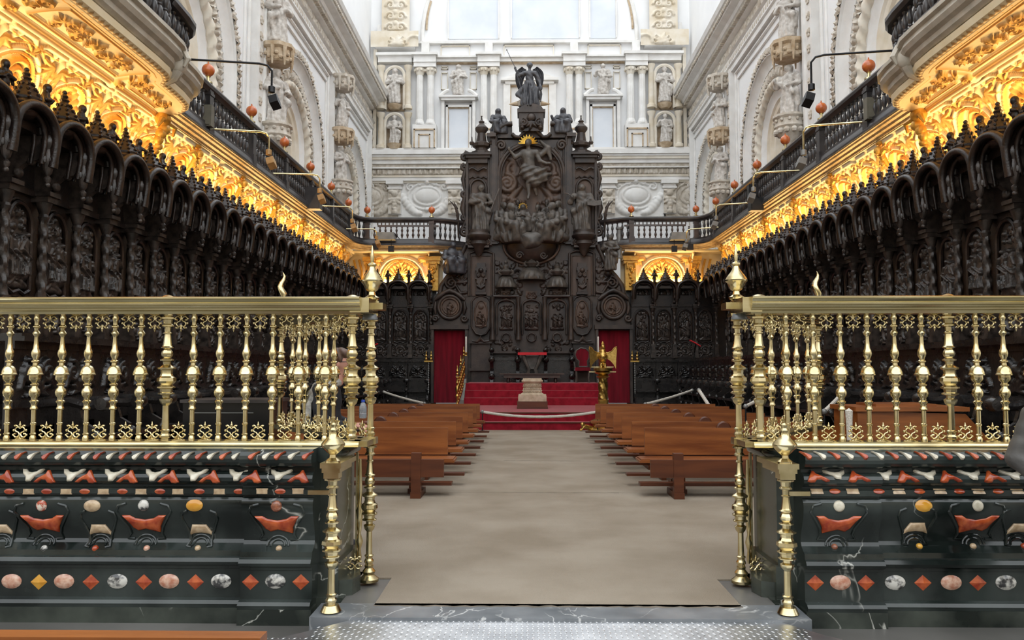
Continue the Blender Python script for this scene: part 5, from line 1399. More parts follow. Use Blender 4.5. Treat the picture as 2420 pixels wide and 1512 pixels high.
# ================================================================== carved reredos (bishop's throne) at the far end
YR = 29.9
KR = YR / FPX * 1.0
PXM_ = KR
CXR = at(1256, 600, YR).x
def rx(o): return CXR + o * (at(1257, 600, YR).x - at(1256, 600, YR).x)
def rz_(py): return at(1256, py, YR).z
rer = thing('carved_reredos', 'towering dark carved wooden reredos filling the middle of the far wall', 'reredos')
def rbox(name, o0, o1, p0, p1, y0, y1, m='reredos_wood', mb=None):
    b = MB() if mb is None else mb
    b.box(rx(o0), rx(o1), y0, y1, rz_(p1), rz_(p0))
    if mb is None: return ob(name, b.mesh(name, m), rer)
def rpoly(name, pts, y0, y1, m='reredos_wood'):
    return ob(name, MB().prism([(rx(o), rz_(p)) for o, p in pts], y0, y1).mesh(name, m), rer)
def sym(pts): return pts + [(-o, p) for o, p in reversed(pts)]
def rtube(name, pts, r, y, m='reredos_wood', n=8, closed=False, parent=None):
    q = [(rx(p[0]), y if len(p) < 3 else p[2], rz_(p[1])) for p in pts]
    return ob(name, MB().tube(q, r, n, closed).mesh(name, m, 50), parent or rer)
# main boards
rpoly('lower_board', sym([(156, 950), (156, 775), (232, 775), (232, 700), (222, 690), (214, 672), (200, 652), (184, 634), (172, 612), (164, 590), (155, 575)]), YR + 0.15, YR + 0.55)
rpoly('tower_board', sym([(155, 578), (153, 372), (97, 366), (97, 324)]), YR + 0.2, YR + 0.55)
# crest with seated-figure shoulders, concave middle and angel pedestal
crest = [(98, 326), (98, 320), (84, 319), (79, 309), (70, 301), (58, 297), (46, 296), (46, 318), (40, 324), (30, 325), (22, 320), (18, 312), (26, 304), (30, 290), (30, 268), (24, 258), (10, 252)]
rpoly('crest', sym(crest), YR - 0.05, YR + 0.45)
rbox('crest_cornice', -106, -84, 318, 326, YR - 0.25, YR + 0.5); rbox('crest_cornice', 84, 106, 318, 326, YR - 0.25, YR + 0.5)
for d in (-1, 1):
    rtube('shoulder_moulding', [(d * 98, 318), (d * 86, 317), (d * 79, 307), (d * 69, 299), (d * 57, 295), (d * 45, 294)], 0.09, YR - 0.12)
    rtube('crest_moulding', [(d * 46, 318), (d * 38, 325), (d * 28, 326), (d * 20, 318), (d * 12, 308)], 0.07, YR - 0.12)
    rtube('crest_scroll', [(a, b) for a, b in [(d * 84, 322), (d * 84, 335)] + [(d * (72 + x), 344 + z) for x, z in spiral(0, 0, 12, 1.7, 0, -1)]], 0.055, YR - 0.06)
rbox('pedestal_block', -29, 29, 272, 306, YR - 0.35, YR + 0.3)
rbox('pedestal_cornice', -33, 33, 266, 273, YR - 0.42, YR + 0.35); 
rpoly('pedestal_lunette', sym([(29, 266), (24, 259), (14, 254), (6, 252)]), YR - 0.36, YR + 0.3)
st = [([(0, 0.5)], 0.16, 0.14)] + [(spiral(d * 0.28, 0.3, 0.14, 1.5, PI / 2, d), 0.05, 0.14) for d in (-1, 1)] + acanthus(0, 0.35, -PI / 2, 0.36, 0.07, 0.12, 5, 1.0) + [([(d * 0.34, 0.12 + 0.08 * k)], 0.09, 0.14) for d in (-1, 1) for k in range(2)]
ob('pedestal_ornament', relief_mesh('pedestal_ornament', 0.86, 0.7, st, 'reredos_wood', nx=44, nz=36), rer, (CXR, YR - 0.36, rz_(316)))
# tower frame: pilasters and arch round the big relief
for d in (-1, 1):
    mb = MB(); rbox('', d * 80, d * 98, 324, 577, YR - 0.05, YR + 0.3, mb=mb); rbox('', d * 84, d * 94, 330, 570, YR - 0.1, YR, mb=mb)
    ob('tower_pilaster', mb.mesh('tower_pilaster', 'reredos_wood'), rer)
    mb = MB(); rbox('', d * 150, d * 156, 372, 570, YR, YR + 0.3, mb=mb); rbox('', d * 99, d * 103, 372, 570, YR, YR + 0.3, mb=mb); ob('niche_jamb', mb.mesh('niche_jamb', 'reredos_wood'), rer)
arch_pts = [(-78, 575), (-78, 410)] + [(78 * math.cos(a), 410 - 72 * math.sin(a)) for a in np.linspace(PI, 0, 20)] + [(78, 410), (78, 575)]
rtube('relief_arch', arch_pts, 0.085, YR + 0.02)
rtube('relief_arch_edge', [(o * 0.93, p + (4 if p < 500 else 0)) for o, p in arch_pts], 0.04, YR + 0.0)
for d in (-1, 1):
    rpoly('spandrel', [(d * 80, 330), (d * 80, 410)] + [(d * 80 * math.cos(a), 410 - 76 * math.sin(a)) for a in np.linspace(0, 1.35, 9)] + [(d * 14, 330)], YR + 0.02, YR + 0.2)
    rtube('spandrel_moulding', [(d * 76, 350), (d * 76, 385), (d * 70, 372), (d * 66, 362), (d * 58, 352), (d * 56, 348)], 0.035, YR)
# clouds of the relief
W_ = rx(78) - rx(-78); Hh = rz_(335) - rz_(577); sc = 1 / KR
def lp(o, p): return (o * (rx(1) - rx(0)), rz_(p) - rz_(577))
st = []
for d in (-1, 1):
    c = lp(d * 58, 432); st += [(spiral(c[0], c[1], 0.36, 2.0, PI / 2, d), 0.1, 0.14), ]
    c = lp(d * 40, 400); st += [(spiral(c[0], c[1], 0.3, 1.3, 2, -d), 0.09, 0.08)]
    c = lp(d * 62, 395); st += [(arc(c[0], c[1], 0.4, -0.6, 1.8), 0.1, 0.08)]
    st += [([lp(d * 74, 462), lp(d * 52, 470), lp(d * 36, 452), lp(d * 24, 440)], [0.14, 0.14, 0.12, 0.06], 0.1)]
    for k in range(14):
        r_ = random.Random(k + 50 * d); st.append(([lp(d * r_.uniform(14, 74), r_.uniform(466, 490))], r_.uniform(0.07, 0.14), r_.uniform(0.08, 0.16)))
for k in range(9): st.append(([lp(-6, 450), lp(-60 + 8 * k, 400 - 6 * k)], [0.03, 0.05], 0.03))
ob('cloud_relief', relief_mesh('cloud_relief', W_, Hh, st, 'reredos_panel', nx=90, nz=130, mask=lambda U, V: (V < (rz_(410) - rz_(577))) | (np.hypot(U, (V - (rz_(410) - rz_(577))) * 78 / 72) < W_ / 2)), rer, (CXR, YR + 0.16, rz_(577)))
# cloud bank and bowl below
def cloud_bank():
    P = [('e', (0, 0, 0), (0.62, 0.4, 0.3)), ('e', (-0.75, 0.1, 0.08), (0.6, 0.3, 0.22)), ('e', (0.75, 0.1, 0.08), (0.6, 0.3, 0.22)), ('e', (0.0, -0.1, -0.22), (0.4, 0.3, 0.2)), ('e', (-1.1, 0.15, 0.1), (0.35, 0.2, 0.16)), ('e', (1.1, 0.15, 0.1), (0.35, 0.2, 0.16))]
    return sculpt('cloud_bank', P, 'reredos_statue', h=0.045, k=0.12, fold=lambda X, Y, Z: 0.02 * np.sin(X * 9 + 2 * np.sin(Z * 8)))
ob('cloud_bank', cloud_bank(), rer, (CXR, YR - 0.2, rz_(566)))
mb = MB(); R = 62 * KR
n = 20
prof = [(R * math.cos(a), -R * 0.72 * math.sin(a)) for a in np.linspace(0, 1.45, 9)]
vs = []; fs = []
for (r, z) in prof:
    for k in range(n + 1):
        a = PI + PI * k / n; vs.append((CXR + r * math.cos(a), YR + 0.15 + 0.6 * r * math.sin(a), rz_(578) + z))
for i in range(len(prof) - 1):
    for k in range(n): fs.append((i * (n + 1) + k, (i + 1) * (n + 1) + k, (i + 1) * (n + 1) + k + 1, i * (n + 1) + k + 1))
mb.add(vs, fs); ob('shell_bowl', mb.mesh('shell_bowl', 'reredos_wood', 60), rer)
rtube('bowl_rim', [(66 * math.cos(a), 579 + 44 * math.sin(a)) for a in np.linspace(0, PI, 24)], 0.05, YR + 0.05, 'reredos_panel')
for d in (-1, 1): rtube('bowl_scroll', [(d * 28 + x, 606 + z) for x, z in spiral(0, 0, 9, 1.6, 0, d)], 0.04, YR - 0.3)
# side niches, consoles, cornices, ears, urn finials
for d in (-1, 1):
    rpoly('niche_panel', [(d * 103, 376), (d * 150, 376), (d * 150, 560), (d * 103, 560)], YR + 0.12, YR + 0.22, 'reredos_panel')
    rtube('niche_arch', [(d * 127 - 19, 545), (d * 127 - 19, 442)] + [(d * 127 + 19 * math.cos(a), 442 - 20 * math.sin(a)) for a in np.linspace(PI, 0, 12)] + [(d * 127 + 19, 442), (d * 127 + 19, 545)], 0.05, YR + 0.08)
    rtube('niche_swag', [(d * 106, 400), (d * 112, 396), (d * 118, 398), (d * 127, 404), (d * 136, 398), (d * 142, 396), (d * 148, 400)], 0.05, YR - 0.02)
    rtube('niche_swag', [(d * 106, 420), (d * 114, 415), (d * 120, 420), (d * 127, 416), (d * 134, 420), (d * 140, 415), (d * 148, 420)], 0.035, YR + 0.06)
    mb = MB(); rbox('', d * 94, d * 160, 364, 369, YR - 0.3, YR + 0.5, mb=mb); rbox('', d * 98, d * 156, 369, 375, YR - 0.2, YR + 0.5, mb=mb); rbox('', d * 104, d * 150, 375, 386, YR - 0.1, YR + 0.4, mb=mb)
    ob('tower_cornice', mb.mesh('tower_cornice', 'reredos_wood'), rer)
    # ears of scrolls along the outer edge
    for (p0, r, tn, dr) in ((366, 11, 1.5, 1), (392, 8, 1.3, -1), (455, 11, 1.5, 1), (478, 6, 1.2, -1), (545, 12, 1.6, 1), (425, 6, 1.2, 1), (512, 7, 1.2, -1)):
        rtube('edge_scroll', [(d * (160 + x), p0 - z) for x, z in spiral(0, 0, r, tn, PI / 2, dr)], 0.07, YR + 0.2)
    rtube('edge_stem', [(d * 156, 385), (d * 163, 420), (d * 158, 450), (d * 164, 490), (d * 157, 520), (d * 166, 540)], [0.05, 0.1, 0.06, 0.12, 0.06, 0.08], YR + 0.2)
    # urn finial on the tower corner
    zb = rz_(364); hh = rz_(272) - zb
    mb = MB(); mb.lathe([(0.42, 0), (0.42, hh * 0.05), (0.24, hh * 0.1), (0.22, hh * 0.16), (0.34, hh * 0.2), (0.36, hh * 0.27), (0.2, hh * 0.33), (0.15, hh * 0.55), (0.24, hh * 0.63), (0.25, hh * 0.69), (0.12, hh * 0.78), (0.08, hh * 0.82), (0.12, hh * 0.85), (0.04, hh * 0.9), (0.02, hh * 0.97), (0.04, hh)], 10, rx(d * 119), YR + 0.1, zb)
    for q in (-1, 1): mb.lathe([(0.07, 0), (0.1, 0.08), (0.03, 0.16), (0.02, 0.3)], 8, rx(d * 119) + q * 0.36, YR - 0.02, zb + hh * 0.24)
    ob('urn_finial', mb.mesh('urn_finial', 'reredos_wood'), rer)
    # console carrying the saint, with hanging drop
    mb = MB(); x = rx(d * 124); z = rz_(552)
    mb.lathe([(0.05, -0.86), (0.16, -0.7), (0.2, -0.55), (0.34, -0.42), (0.3, -0.3), (0.44, -0.18), (0.46, -0.1), (0.38, 0), (0.38, 0.1)], 14, x, YR - 0.1, z)
    for q in (-1, 1): mb.tube([(x + q * 0.3 + a_ * q, YR - 0.2, z - 0.35 + b_) for a_, b_ in spiral(0, 0, 0.12, 1.4, PI / 2, -1, 16)], 0.04, 6)
    ob('saint_console', mb.mesh('saint_console', 'reredos_wood'), rer)
    mb = MB(); rbox('', d * 100, d * 150, 580, 586, YR - 0.2, YR + 0.3, mb=mb); rbox('', d * 94, d * 156, 574, 580, YR - 0.12, YR + 0.3, mb=mb); ob('tower_base', mb.mesh('tower_base', 'reredos_wood'), rer)
    # tall recessed panel below, with carved pedestal
    rpoly('tall_panel', [(d * 90, 602), (d * 148, 602), (d * 148, 698), (d * 90, 698)], YR + 0.1, YR + 0.2, 'reredos_panel')
    rtube('tall_panel_frame', [(d * 90, 698), (d * 90, 598), (d * 104, 592), (d * 134, 592), (d * 148, 598), (d * 148, 698)], 0.05, YR + 0.08)
    rtube('tall_panel_frame', [(d * 96, 696), (d * 96, 604), (d * 142, 604), (d * 142, 696)], 0.025, YR + 0.08, 'reredos_panel')
    mb = MB()
    for (w, a, b) in ((10, 622, 632), (13, 632, 640), (11, 640, 656), (14, 656, 660), (10, 660, 690), (13, 690, 696)): rbox('', d * 119 - w, d * 119 + w, a, b, YR - 0.14, YR + 0.12, mb=mb)
    ob('carved_pedestal', mb.mesh('carved_pedestal', 'reredos_wood'), rer)
    st = acanthus(0, 0.1, PI / 2, 0.4, 0.05, 0.07, 5, 0.7) + [(spiral(q * 0.1, 0.62, 0.08, 1.3, PI / 2, q), 0.03, 0.07) for q in (-1, 1)] + [([(0, 0.8)], 0.09, 0.09)]
    ob('pedestal_carving', relief_mesh('pedestal_carving', 0.32, 1.0, st, 'reredos_wood', nx=18, nz=50), rer, (rx(d * 119), YR - 0.155, rz_(690)))
    # wing with scrolls and foliage
    x0 = min(rx(d * 152), rx(d * 218)); w = abs(rx(d * 218) - rx(d * 152)); h = rz_(596) - rz_(700)
    def q_(o, p): return (rx(d * o) - x0, rz_(p) - rz_(700))
    st = [(spiral(*q_(190, 668), 0.24, 1.9, PI / 2, -d), 0.055, 0.1), ([q_(155, 690), q_(168, 692), q_(178, 676), q_(190, 650), q_(203, 660)], [0.06, 0.06, 0.05, 0.04, 0.03], 0.09), ([q_(182, 645)], 0.13, 0.12)]
    for k in range(10):
        r_ = random.Random(k); a = r_.uniform(155, 172); st.append(([q_(a, r_.uniform(605, 672))], r_.uniform(0.06, 0.12), r_.uniform(0.05, 0.1)))
    st += acanthus(*q_(166, 668), PI / 2, 0.4, 0.06, 0.09, 5, 1.2) + acanthus(*q_(160, 640), PI / 2, 0.35, 0.05, 0.08, 5, 1.0)
    edge = [(152, 575), (164, 594), (172, 614), (184, 636), (200, 654), (214, 674), (219, 700)]
    ex = np.array([p for o, p in edge]); eo = np.array([o for o, p in edge])
    zs_ = np.array([rz_(p) - rz_(700) for p in ex])[::-1]; os_ = eo[::-1]
    msk = lambda U, V: (np.abs((U + x0) - CXR) / (rx(1) - rx(0))) < np.interp(V, zs_, os_)
    ob('wing_carving', relief_mesh('wing_carving', w, h, st, 'reredos_wood', nx=56, nz=86, x0=0, z0=0, mask=msk), rer, (x0, YR + 0.12, rz_(700)))
    rtube('wing_edge', [(d * o, p) for o, p in [(156, 578)] + edge[1:]], 0.09, YR + 0.12)
    # round medallion above the doorway
    cx_, cp = d * 193, 725
    rtube('medallion_ring', [(cx_ + 27 * math.cos(a), cp + 27 * math.sin(a)) for a in np.linspace(0, 2 * PI, 28)[:-1]], 0.07, YR + 0.08, closed=True)
    rtube('medallion_ring', [(cx_ + 21 * math.cos(a), cp + 21 * math.sin(a)) for a in np.linspace(0, 2 * PI, 28)[:-1]], 0.045, YR + 0.08, 'reredos_panel', closed=True)
    st = fig_strokes(-0.02, -0.3, 0.5, 3 + d) + [(arc(0, 0, 0.26, 3.4, 6.0), 0.06, 0.08)]
    ob('medallion_relief', relief_mesh('medallion_relief', 0.62, 0.62, st, 'reredos_panel', nx=34, nz=34, z0=-0.31, mask=lambda U, V: np.hypot(U, V) < 0.32), rer, (rx(cx_), YR + 0.1, rz_(cp)))
    rtube('medallion_hood', [(cx_ - 36, 708), (cx_ - 26, 700), (cx_ - 12, 690), (cx_, 686), (cx_ + 12, 690), (cx_ + 26, 700), (cx_ + 36, 708)], [0.06, 0.09, 0.07, 0.1, 0.07, 0.09, 0.06], YR + 0.02)
    for q in (-1, 1):
        rtube('side_volute', [(cx_ + q * 34 + x, 752 + z) for x, z in spiral(0, 0, 8, 1.4, 0, q)], 0.05, YR + 0.05); rtube('side_drop', [(cx_ + q * 34, 712), (cx_ + q * 36, 728), (cx_ + q * 33, 742)], [0.04, 0.08, 0.04], YR + 0.05)
    # doorway: jambs and lintel
    mb = MB(); rbox('', d * 150, d * 156.5, 775, 952, YR - 0.05, YR + 0.3, mb=mb); rbox('', d * 230, d * 236, 775, 952, YR - 0.05, YR + 0.3, mb=mb); rbox('', d * 148, d * 238, 768, 778, YR - 0.1, YR + 0.3, mb=mb)
    ob('door_frame', mb.mesh('door_frame', 'reredos_wood'), rer)
    # elongated octagonal panel beside the throne seats
    cx_ = d * 119; cp = 742
    oc = [(-22, 712), (-14, 702), (0, 698), (14, 702), (22, 712), (22, 772), (12, 788), (0, 792), (-12, 788), (-22, 772)]
    rpoly('oval_panel', [(cx_ + a, b) for a, b in oc], YR + 0.02, YR + 0.2, 'reredos_wood')
    rtube('oval_frame', [(cx_ + a, b) for a, b in oc], 0.035, YR + 0.0, 'reredos_wood', closed=True)
    rtube('oval_frame', [(cx_ + 15 * math.cos(a), 742 + 32 * math.sin(a)) for a in np.linspace(0, 2 * PI, 26)[:-1]], 0.03, YR - 0.01, 'reredos_panel', closed=True)
    st = fig_strokes(-0.05, 0.1, 0.5, 11 + d) + fig_strokes(0.1, 0.05, 0.35, 13 + d) + [([(0, 0.75)], 0.1, 0.04), ([(-0.16, 0.03), (0.16, 0.03)], 0.06, 0.07)]
    ob('oval_relief', relief_mesh('oval_relief', 0.42, 0.92, st, 'reredos_panel', nx=26, nz=56), rer, (rx(cx_), YR + 0.0, rz_(772)))
    mb = MB(); rbox('', cx_ - 26, cx_ + 26, 808, 812, YR - 0.25, YR + 0.3, mb=mb); rbox('', cx_ - 22, cx_ + 22, 812, 905, YR - 0.12, YR + 0.3, mb=mb); rbox('', cx_ - 26, cx_ + 26, 870, 876, YR - 0.3, YR + 0.3, mb=mb)
    ob('side_seat', mb.mesh('side_seat', 'reredos_wood'), rer)
    rtube('side_seat_carving', [(cx_ - 20, 806), (cx_ - 8, 808), (cx_, 800), (cx_ + 8, 808), (cx_ + 20, 806)], [0.05, 0.06, 0.1, 0.06, 0.05], YR - 0.22)
    rtube('column', [(d * 92, 702), (d * 92, 716), (d * 92, 740), (d * 92, 770), (d * 92, 795), (d * 92, 803)], [0.1, 0.07, 0.1, 0.07, 0.11, 0.12], YR - 0.08)
    rtube('column', [(d * 31, 702), (d * 31, 716), (d * 31, 740), (d * 31, 770), (d * 31, 795), (d * 31, 803)], [0.1, 0.07, 0.1, 0.07, 0.11, 0.12], YR - 0.08)
    # outer edge pilaster between door and tower base
    rtube('string_course', [(d * 30, 700), (d * 90, 700)], 0.06, YR - 0.02)
# three throne seats: panels, hoods
for k, o in enumerate((-60, 0, 60)):
    w = 22
    rtube('seat_panel_frame', [(o - w, 790), (o - w, 722)] + [(o + w * math.cos(a), 722 - 14 * math.sin(a)) for a in np.linspace(PI, 0, 10)] + [(o + w, 722), (o + w, 790)], 0.04, YR + 0.05)
    ob('seat_relief', relief_mesh('seat_relief', 0.52, 1.0, scene_strokes(0.5, 1.0, 20 + k), 'reredos_wood', nx=34, nz=64), rer, (rx(o), YR + 0.1, rz_(780)))
    rtube('seat_medallion', [(o + 10 * math.cos(a), 797 + 10 * math.sin(a)) for a in np.linspace(0, 2 * PI, 18)[:-1]], 0.035, YR + 0.03, closed=True)
    # hood
    zt, zb, R = ((628, 662, 0.52) if o == 0 else (648, 680, 0.4))
    mb = MB(); z0, z1 = rz_(zb), rz_(zt); n = 18; prof = [(R, 0), (R * 1.04, 0.06), (R * 0.9, (z1 - z0) * 0.4), (R * 0.62, (z1 - z0) * 0.75), (R * 0.3, (z1 - z0) * 0.95), (0.06, z1 - z0)]
    vs = []; fs = []
    for (r, z) in prof:
        for q in range(n + 1):
            a = PI + PI * q / n; vs.append((rx(o) + r * math.cos(a), YR + 0.1 + 1.1 * r * math.sin(a) * (1 + 0.05 * math.cos(q * PI)), z0 + z))
    for i in range(len(prof) - 1):
        for q in range(n): fs.append((i * (n + 1) + q, i * (n + 1) + q + 1, (i + 1) * (n + 1) + q + 1, (i + 1) * (n + 1) + q))
    mb.add(vs, fs); ob('seat_hood', mb.mesh('seat_hood', 'reredos_statue', 50), rer)
    mb = MB(); z = rz_(zt)
    mb.lathe([(0.14, -0.05), (0.24, 0.08), (0.1, 0.2), (0.12, 0.3), (0.05, 0.38), (0.07, 0.44), (0.02, 0.52)], 10, rx(o), YR - 0.08, z)
    for q in (-1, 1): mb.tube([(rx(o) + q * (0.1 + a_), YR - 0.1, z + 0.05 + b_) for a_, b_ in spiral(0.08, 0, 0.1, 1.3, PI / 2, -1, 14)], 0.035, 6)
    ob('hood_crest', mb.mesh('hood_crest', 'reredos_statue'), rer)
    st = [(spiral(q * 0.1, 0.2, 0.1, 1.2, PI / 2, q), 0.04, 0.08) for q in (-1, 1)] + [([(0, 0.1)], 0.08, 0.1)]
    ob('hood_drop', relief_mesh('hood_drop', 0.44, 0.4, st, 'reredos_panel', nx=24, nz=22), rer, (rx(o), YR + 0.1, rz_(712)))
# carved foliage field behind the hoods and below the seats
for d in (-1, 1):
    for (o0, o1, p0, p1, sd) in ((6, 86, 604, 698, 1), (30, 90, 802, 832, 2)):
        w = (o1 - o0) * PXM_; h = rz_(p0) - rz_(p1); r_ = random.Random(sd); st = []
        for k in range(int(w * h / 0.055)):
            x, z = r_.uniform(-w / 2 + 0.08, w / 2 - 0.08), r_.uniform(0.08, h - 0.08)
            if k % 3 == 0: st.append((spiral(d * x, z, r_.uniform(0.08, 0.16), 1.5, r_.uniform(0, 6), d if k % 2 else -d, 18), 0.03, 0.06))
            elif k % 3 == 1: st += acanthus(d * x, z, PI / 2 + d * r_.uniform(-1.5, 1.5), 0.2, 0.035, 0.05, 5, 1.1)
            else: st.append(([(d * x, z)], r_.uniform(0.03, 0.07), 0.06))
        ob('carved_field', relief_mesh('carved_field', w, h, st, 'reredos_wood', nx=int(w / 0.025), nz=int(h / 0.025)), rer, (rx(d * (o0 + o1) / 2), YR + 0.13, rz_(p1)))
# throne bench with arms
mb = MB(); rbox('', -95, 95, 852, 905, YR - 0.35, YR + 0.2, mb=mb); rbox('', -95, 95, 845, 852, YR - 0.4, YR + 0.2, mb=mb)
ob('throne_bench', mb.mesh('throne_bench', 'stall_black'), rer)
for o in (-92, -32, 32, 92):
    mb = MB(); x = rx(o); z = rz_(905)
    mb.prism([(YR - 0.05, z), (YR - 0.75, z), (YR - 0.7, z + 0.2), (YR - 0.55, z + 0.45), (YR - 0.7, z + 0.75), (YR - 0.75, z + 0.95), (YR - 0.6, z + 1.08), (YR - 0.05, z + 1.1)], x - 0.06, x + 0.06, 'yz')
    mb.ball((x, YR - 0.72, z + 0.85), 0.12, 8, 6); mb.ball((x, YR - 0.62, z + 1.2), 0.1, 8, 6); mb.ball((x, YR - 0.7, z + 0.25), 0.12, 8, 6)
    ob('throne_arm', mb.mesh('throne_arm', 'stall_black'), rer)
for o in (-62, 62):
    st = [([(0, 0.35)], 0.14, 0.06), (arc(0, 0.35, 0.2, 0, 2 * PI, 20), 0.03, 0.05)] + [(spiral(q * 0.3, 0.35, 0.12, 1.3, PI / 2, q), 0.03, 0.05) for q in (-1, 1)]
    ob('seat_back', relief_mesh('seat_back', 0.84, 0.7, st, 'reredos_wood', nx=44, nz=36), rer, (rx(o), YR - 0.05, rz_(880)))
    mb = MB(); rbox('', o - 27, o + 27, 830, 835, YR - 0.3, YR, mb=mb); ob('seat_rail', mb.mesh('seat_rail', 'reredos_wood'), rer)
mb = MB(); mb.prism([(rx(-14), rz_(842)), (rx(14), rz_(842)), (rx(12), rz_(860)), (rx(6), rz_(872)), (rx(-6), rz_(872)), (rx(-12), rz_(860))], YR - 0.72, YR - 0.3); ob('lectern_front', mb.mesh('lectern_front', 'reredos_statue'), rer)
# ---------------- things on the reredos
def red_cloth():
    t = thing('cushion_ledge', 'small table covered with a bright red cloth before the throne', 'table', (rx(1), YR - 0.85, 0))
    z = rz_(840) - 0
    mb = MB(); mb.box(-0.52, 0.52, -0.12, 0.22, z, z + 0.1); ob('red_cloth', mb.mesh('red_cloth', 'cushion_red'), t)
    for q in (-1, 1): ob('leg', MB().tube([(q * 0.32, 0, z), (q * 0.22, 0, z - 0.3), (q * 0.12, 0, z - 0.5), (q * 0.2, 0, 1.15)], [0.08, 0.06, 0.06, 0.08], 8).mesh('leg', 'reredos_statue'), t)
red_cloth()
for d in (-1, 1):
    sd = 'left' if d < 0 else 'right'
    t = thing('red_curtain', 'deep red velvet curtain filling the doorway %s of the throne' % sd, 'curtain')
    n = 44; x0, x1 = rx(d * 156.5), rx(d * 230)
    if x0 > x1: x0, x1 = x1, x0
    mb = MB(); mb.grid(n, 6, lambda u, v: (x0 + (x1 - x0) * u, YR + 0.2 + 0.012 * math.sin(u * 40) * (1.2 - v) + 0.01 * math.sin(u * 17 + 1), rz_(952) + (rz_(778) - rz_(952)) * v - 0.0)); ob('cloth', mb.mesh('cloth', 'velvet_red', 60), t)
    ob('curtain_rod', MB().tube([(x0, YR + 0.18, rz_(779)), (x1, YR + 0.18, rz_(779))], 0.025, 6).mesh('curtain_rod', 'reredos_wood'), t)
# ---------------- statues
def place(name, me, label, o, p_base, height, unit, y=YR - 0.15, rz=0.0, mirror=False, wide=1.0):
    k = height / unit
    ob_ = ob(name, me, None, (rx(o), y, rz_(p_base)), rz, (-k * wide if mirror else k * wide, k, k))
    return tag(ob_, label, 'statue')
PXM = 29.9 / FPX
def H(a, b): return rz_(a) - rz_(b)
S1 = standing('saint_statue', 'reredos_statue', 0.010, seed=0.4, beard=True, mantle=1)
S2 = standing('saint_statue', 'reredos_statue', 0.010, seed=1.9, hood=True, mantle=2, arms=[((-0.135, 0, 0.77), (-0.2, -0.02, 0.62), (-0.16, -0.1, 0.72)), ((0.135, 0, 0.77), (0.2, -0.04, 0.58), (0.22, -0.16, 0.58))])
o1 = place('saint_statue', S1, 'carved robed saint in the left tower niche of the reredos', -119, 549, H(437, 549), 1.0, YR - 0.1, 0.2, wide=1.2)
ob('staff', MB().tube([(0.14, -0.16, 0.4), (0.3, -0.14, 0.9)], 0.012, 6).mesh('staff', 'reredos_statue'), o1)
o2 = place('saint_statue', S2, 'carved saint with quill and open book in the right tower niche', 119, 549, H(437, 549), 1.0, YR - 0.1, -0.1, wide=1.2)
ob('open_book', MB().prism([(0.1, 0.52), (0.22, 0.5), (0.34, 0.52), (0.34, 0.62), (0.22, 0.6), (0.1, 0.62)], -0.2, -0.16).mesh('open_book', 'reredos_statue'), o2)
ob('quill', MB().tube([(-0.16, -0.12, 0.72), (-0.24, -0.13, 0.78), (-0.34, -0.14, 0.79)], [0.008, 0.014, 0.003], 6).mesh('quill', 'reredos_statue'), o2)
W1 = seated('seated_woman', 'bronze_statue', 0.0105, seed=0.3, hood=True); W2 = seated('seated_woman', 'bronze_statue', 0.0105, seed=2.0, hood=True, arms=[((-0.13, 0, 0.49), (-0.2, -0.06, 0.36), (-0.24, -0.12, 0.48)), ((0.13, 0, 0.49), (0.18, -0.04, 0.34), (0.06, -0.18, 0.34))])
place('seated_woman', W1, 'dark veiled woman seated on the left shoulder of the reredos', -79, 317, H(255, 319), 0.72, YR + 0.12, 0.3, wide=1.15)
place('seated_woman', W2, 'dark veiled woman seated on the right shoulder of the reredos', 76, 317, H(254, 319), 0.72, YR + 0.12, -0.2, wide=1.15)
# angel
A = [('c', (-0.05, 0.02, 0.12), (-0.03, 0, 0.52), 0.13, 0.085), ('c', (0.06, 0, 0.1), (0.03, 0, 0.52), 0.14, 0.085), ('c', (0, 0, 0.52), (0, 0, 0.72), 0.078, 0.085), ('c', (-0.08, 0, 0.75), (0.08, 0, 0.75), 0.05, 0.05),
     ('c', (0, 0, 0.78), (0, -0.005, 0.85), 0.034, 0.03, 0.012), ('e', (0.005, -0.012, 0.905), (0.048, 0.054, 0.064), 0.01), ('e', (0.005, 0.01, 0.93), (0.066, 0.06, 0.056), 0.01), ('e', (0.005, -0.066, 0.9), (0.012, 0.016, 0.018), 0.012),
     ('c', (-0.12, 0, 0.74), (-0.22, -0.03, 0.69), 0.045, 0.04), ('c', (-0.22, -0.03, 0.69), (-0.29, -0.08, 0.8), 0.034, 0.022, 0.015), ('e', (-0.3, -0.085, 0.83), (0.026, 0.026, 0.034), 0.01),
     ('c', (0.12, 0, 0.74), (0.2, 0, 0.58), 0.045, 0.04), ('c', (0.2, 0, 0.58), (0.23, -0.06, 0.43), 0.034, 0.022, 0.015), ('e', (0.235, -0.065, 0.4), (0.025, 0.025, 0.034), 0.01),
     ('c', (0.02, -0.09, 0.4), (0.01, -0.13, 0.14), 0.05, 0.03), ('c', (0.01, -0.12, 0.16), (0.0, -0.15, 0.02), 0.03, 0.035, 0.01), ('c', (-0.1, 0, 0.45), (-0.24, 0.02, 0.3), 0.06, 0.04), ('c', (-0.24, 0.02, 0.3), (-0.18, 0.0, 0.24), 0.045, 0.03), ('c', (0.13, 0, 0.4), (0.19, 0.03, 0.24), 0.06, 0.04)]
ANG = sculpt('angel_statue', A, 'bronze_statue', h=0.011, k=0.03, fold=robe_folds(amp=0.016, n=11, top=0.55, seed=0.7, diag=5), cut=lambda X, Y, Z: -Z)
ha = H(151, 258)
ao = tag(ob('angel_statue', ANG, None, (rx(-4), YR - 0.1, rz_(258)), 0, ha / 0.97), 'dark winged angel holding a spear on top of the reredos', 'statue')
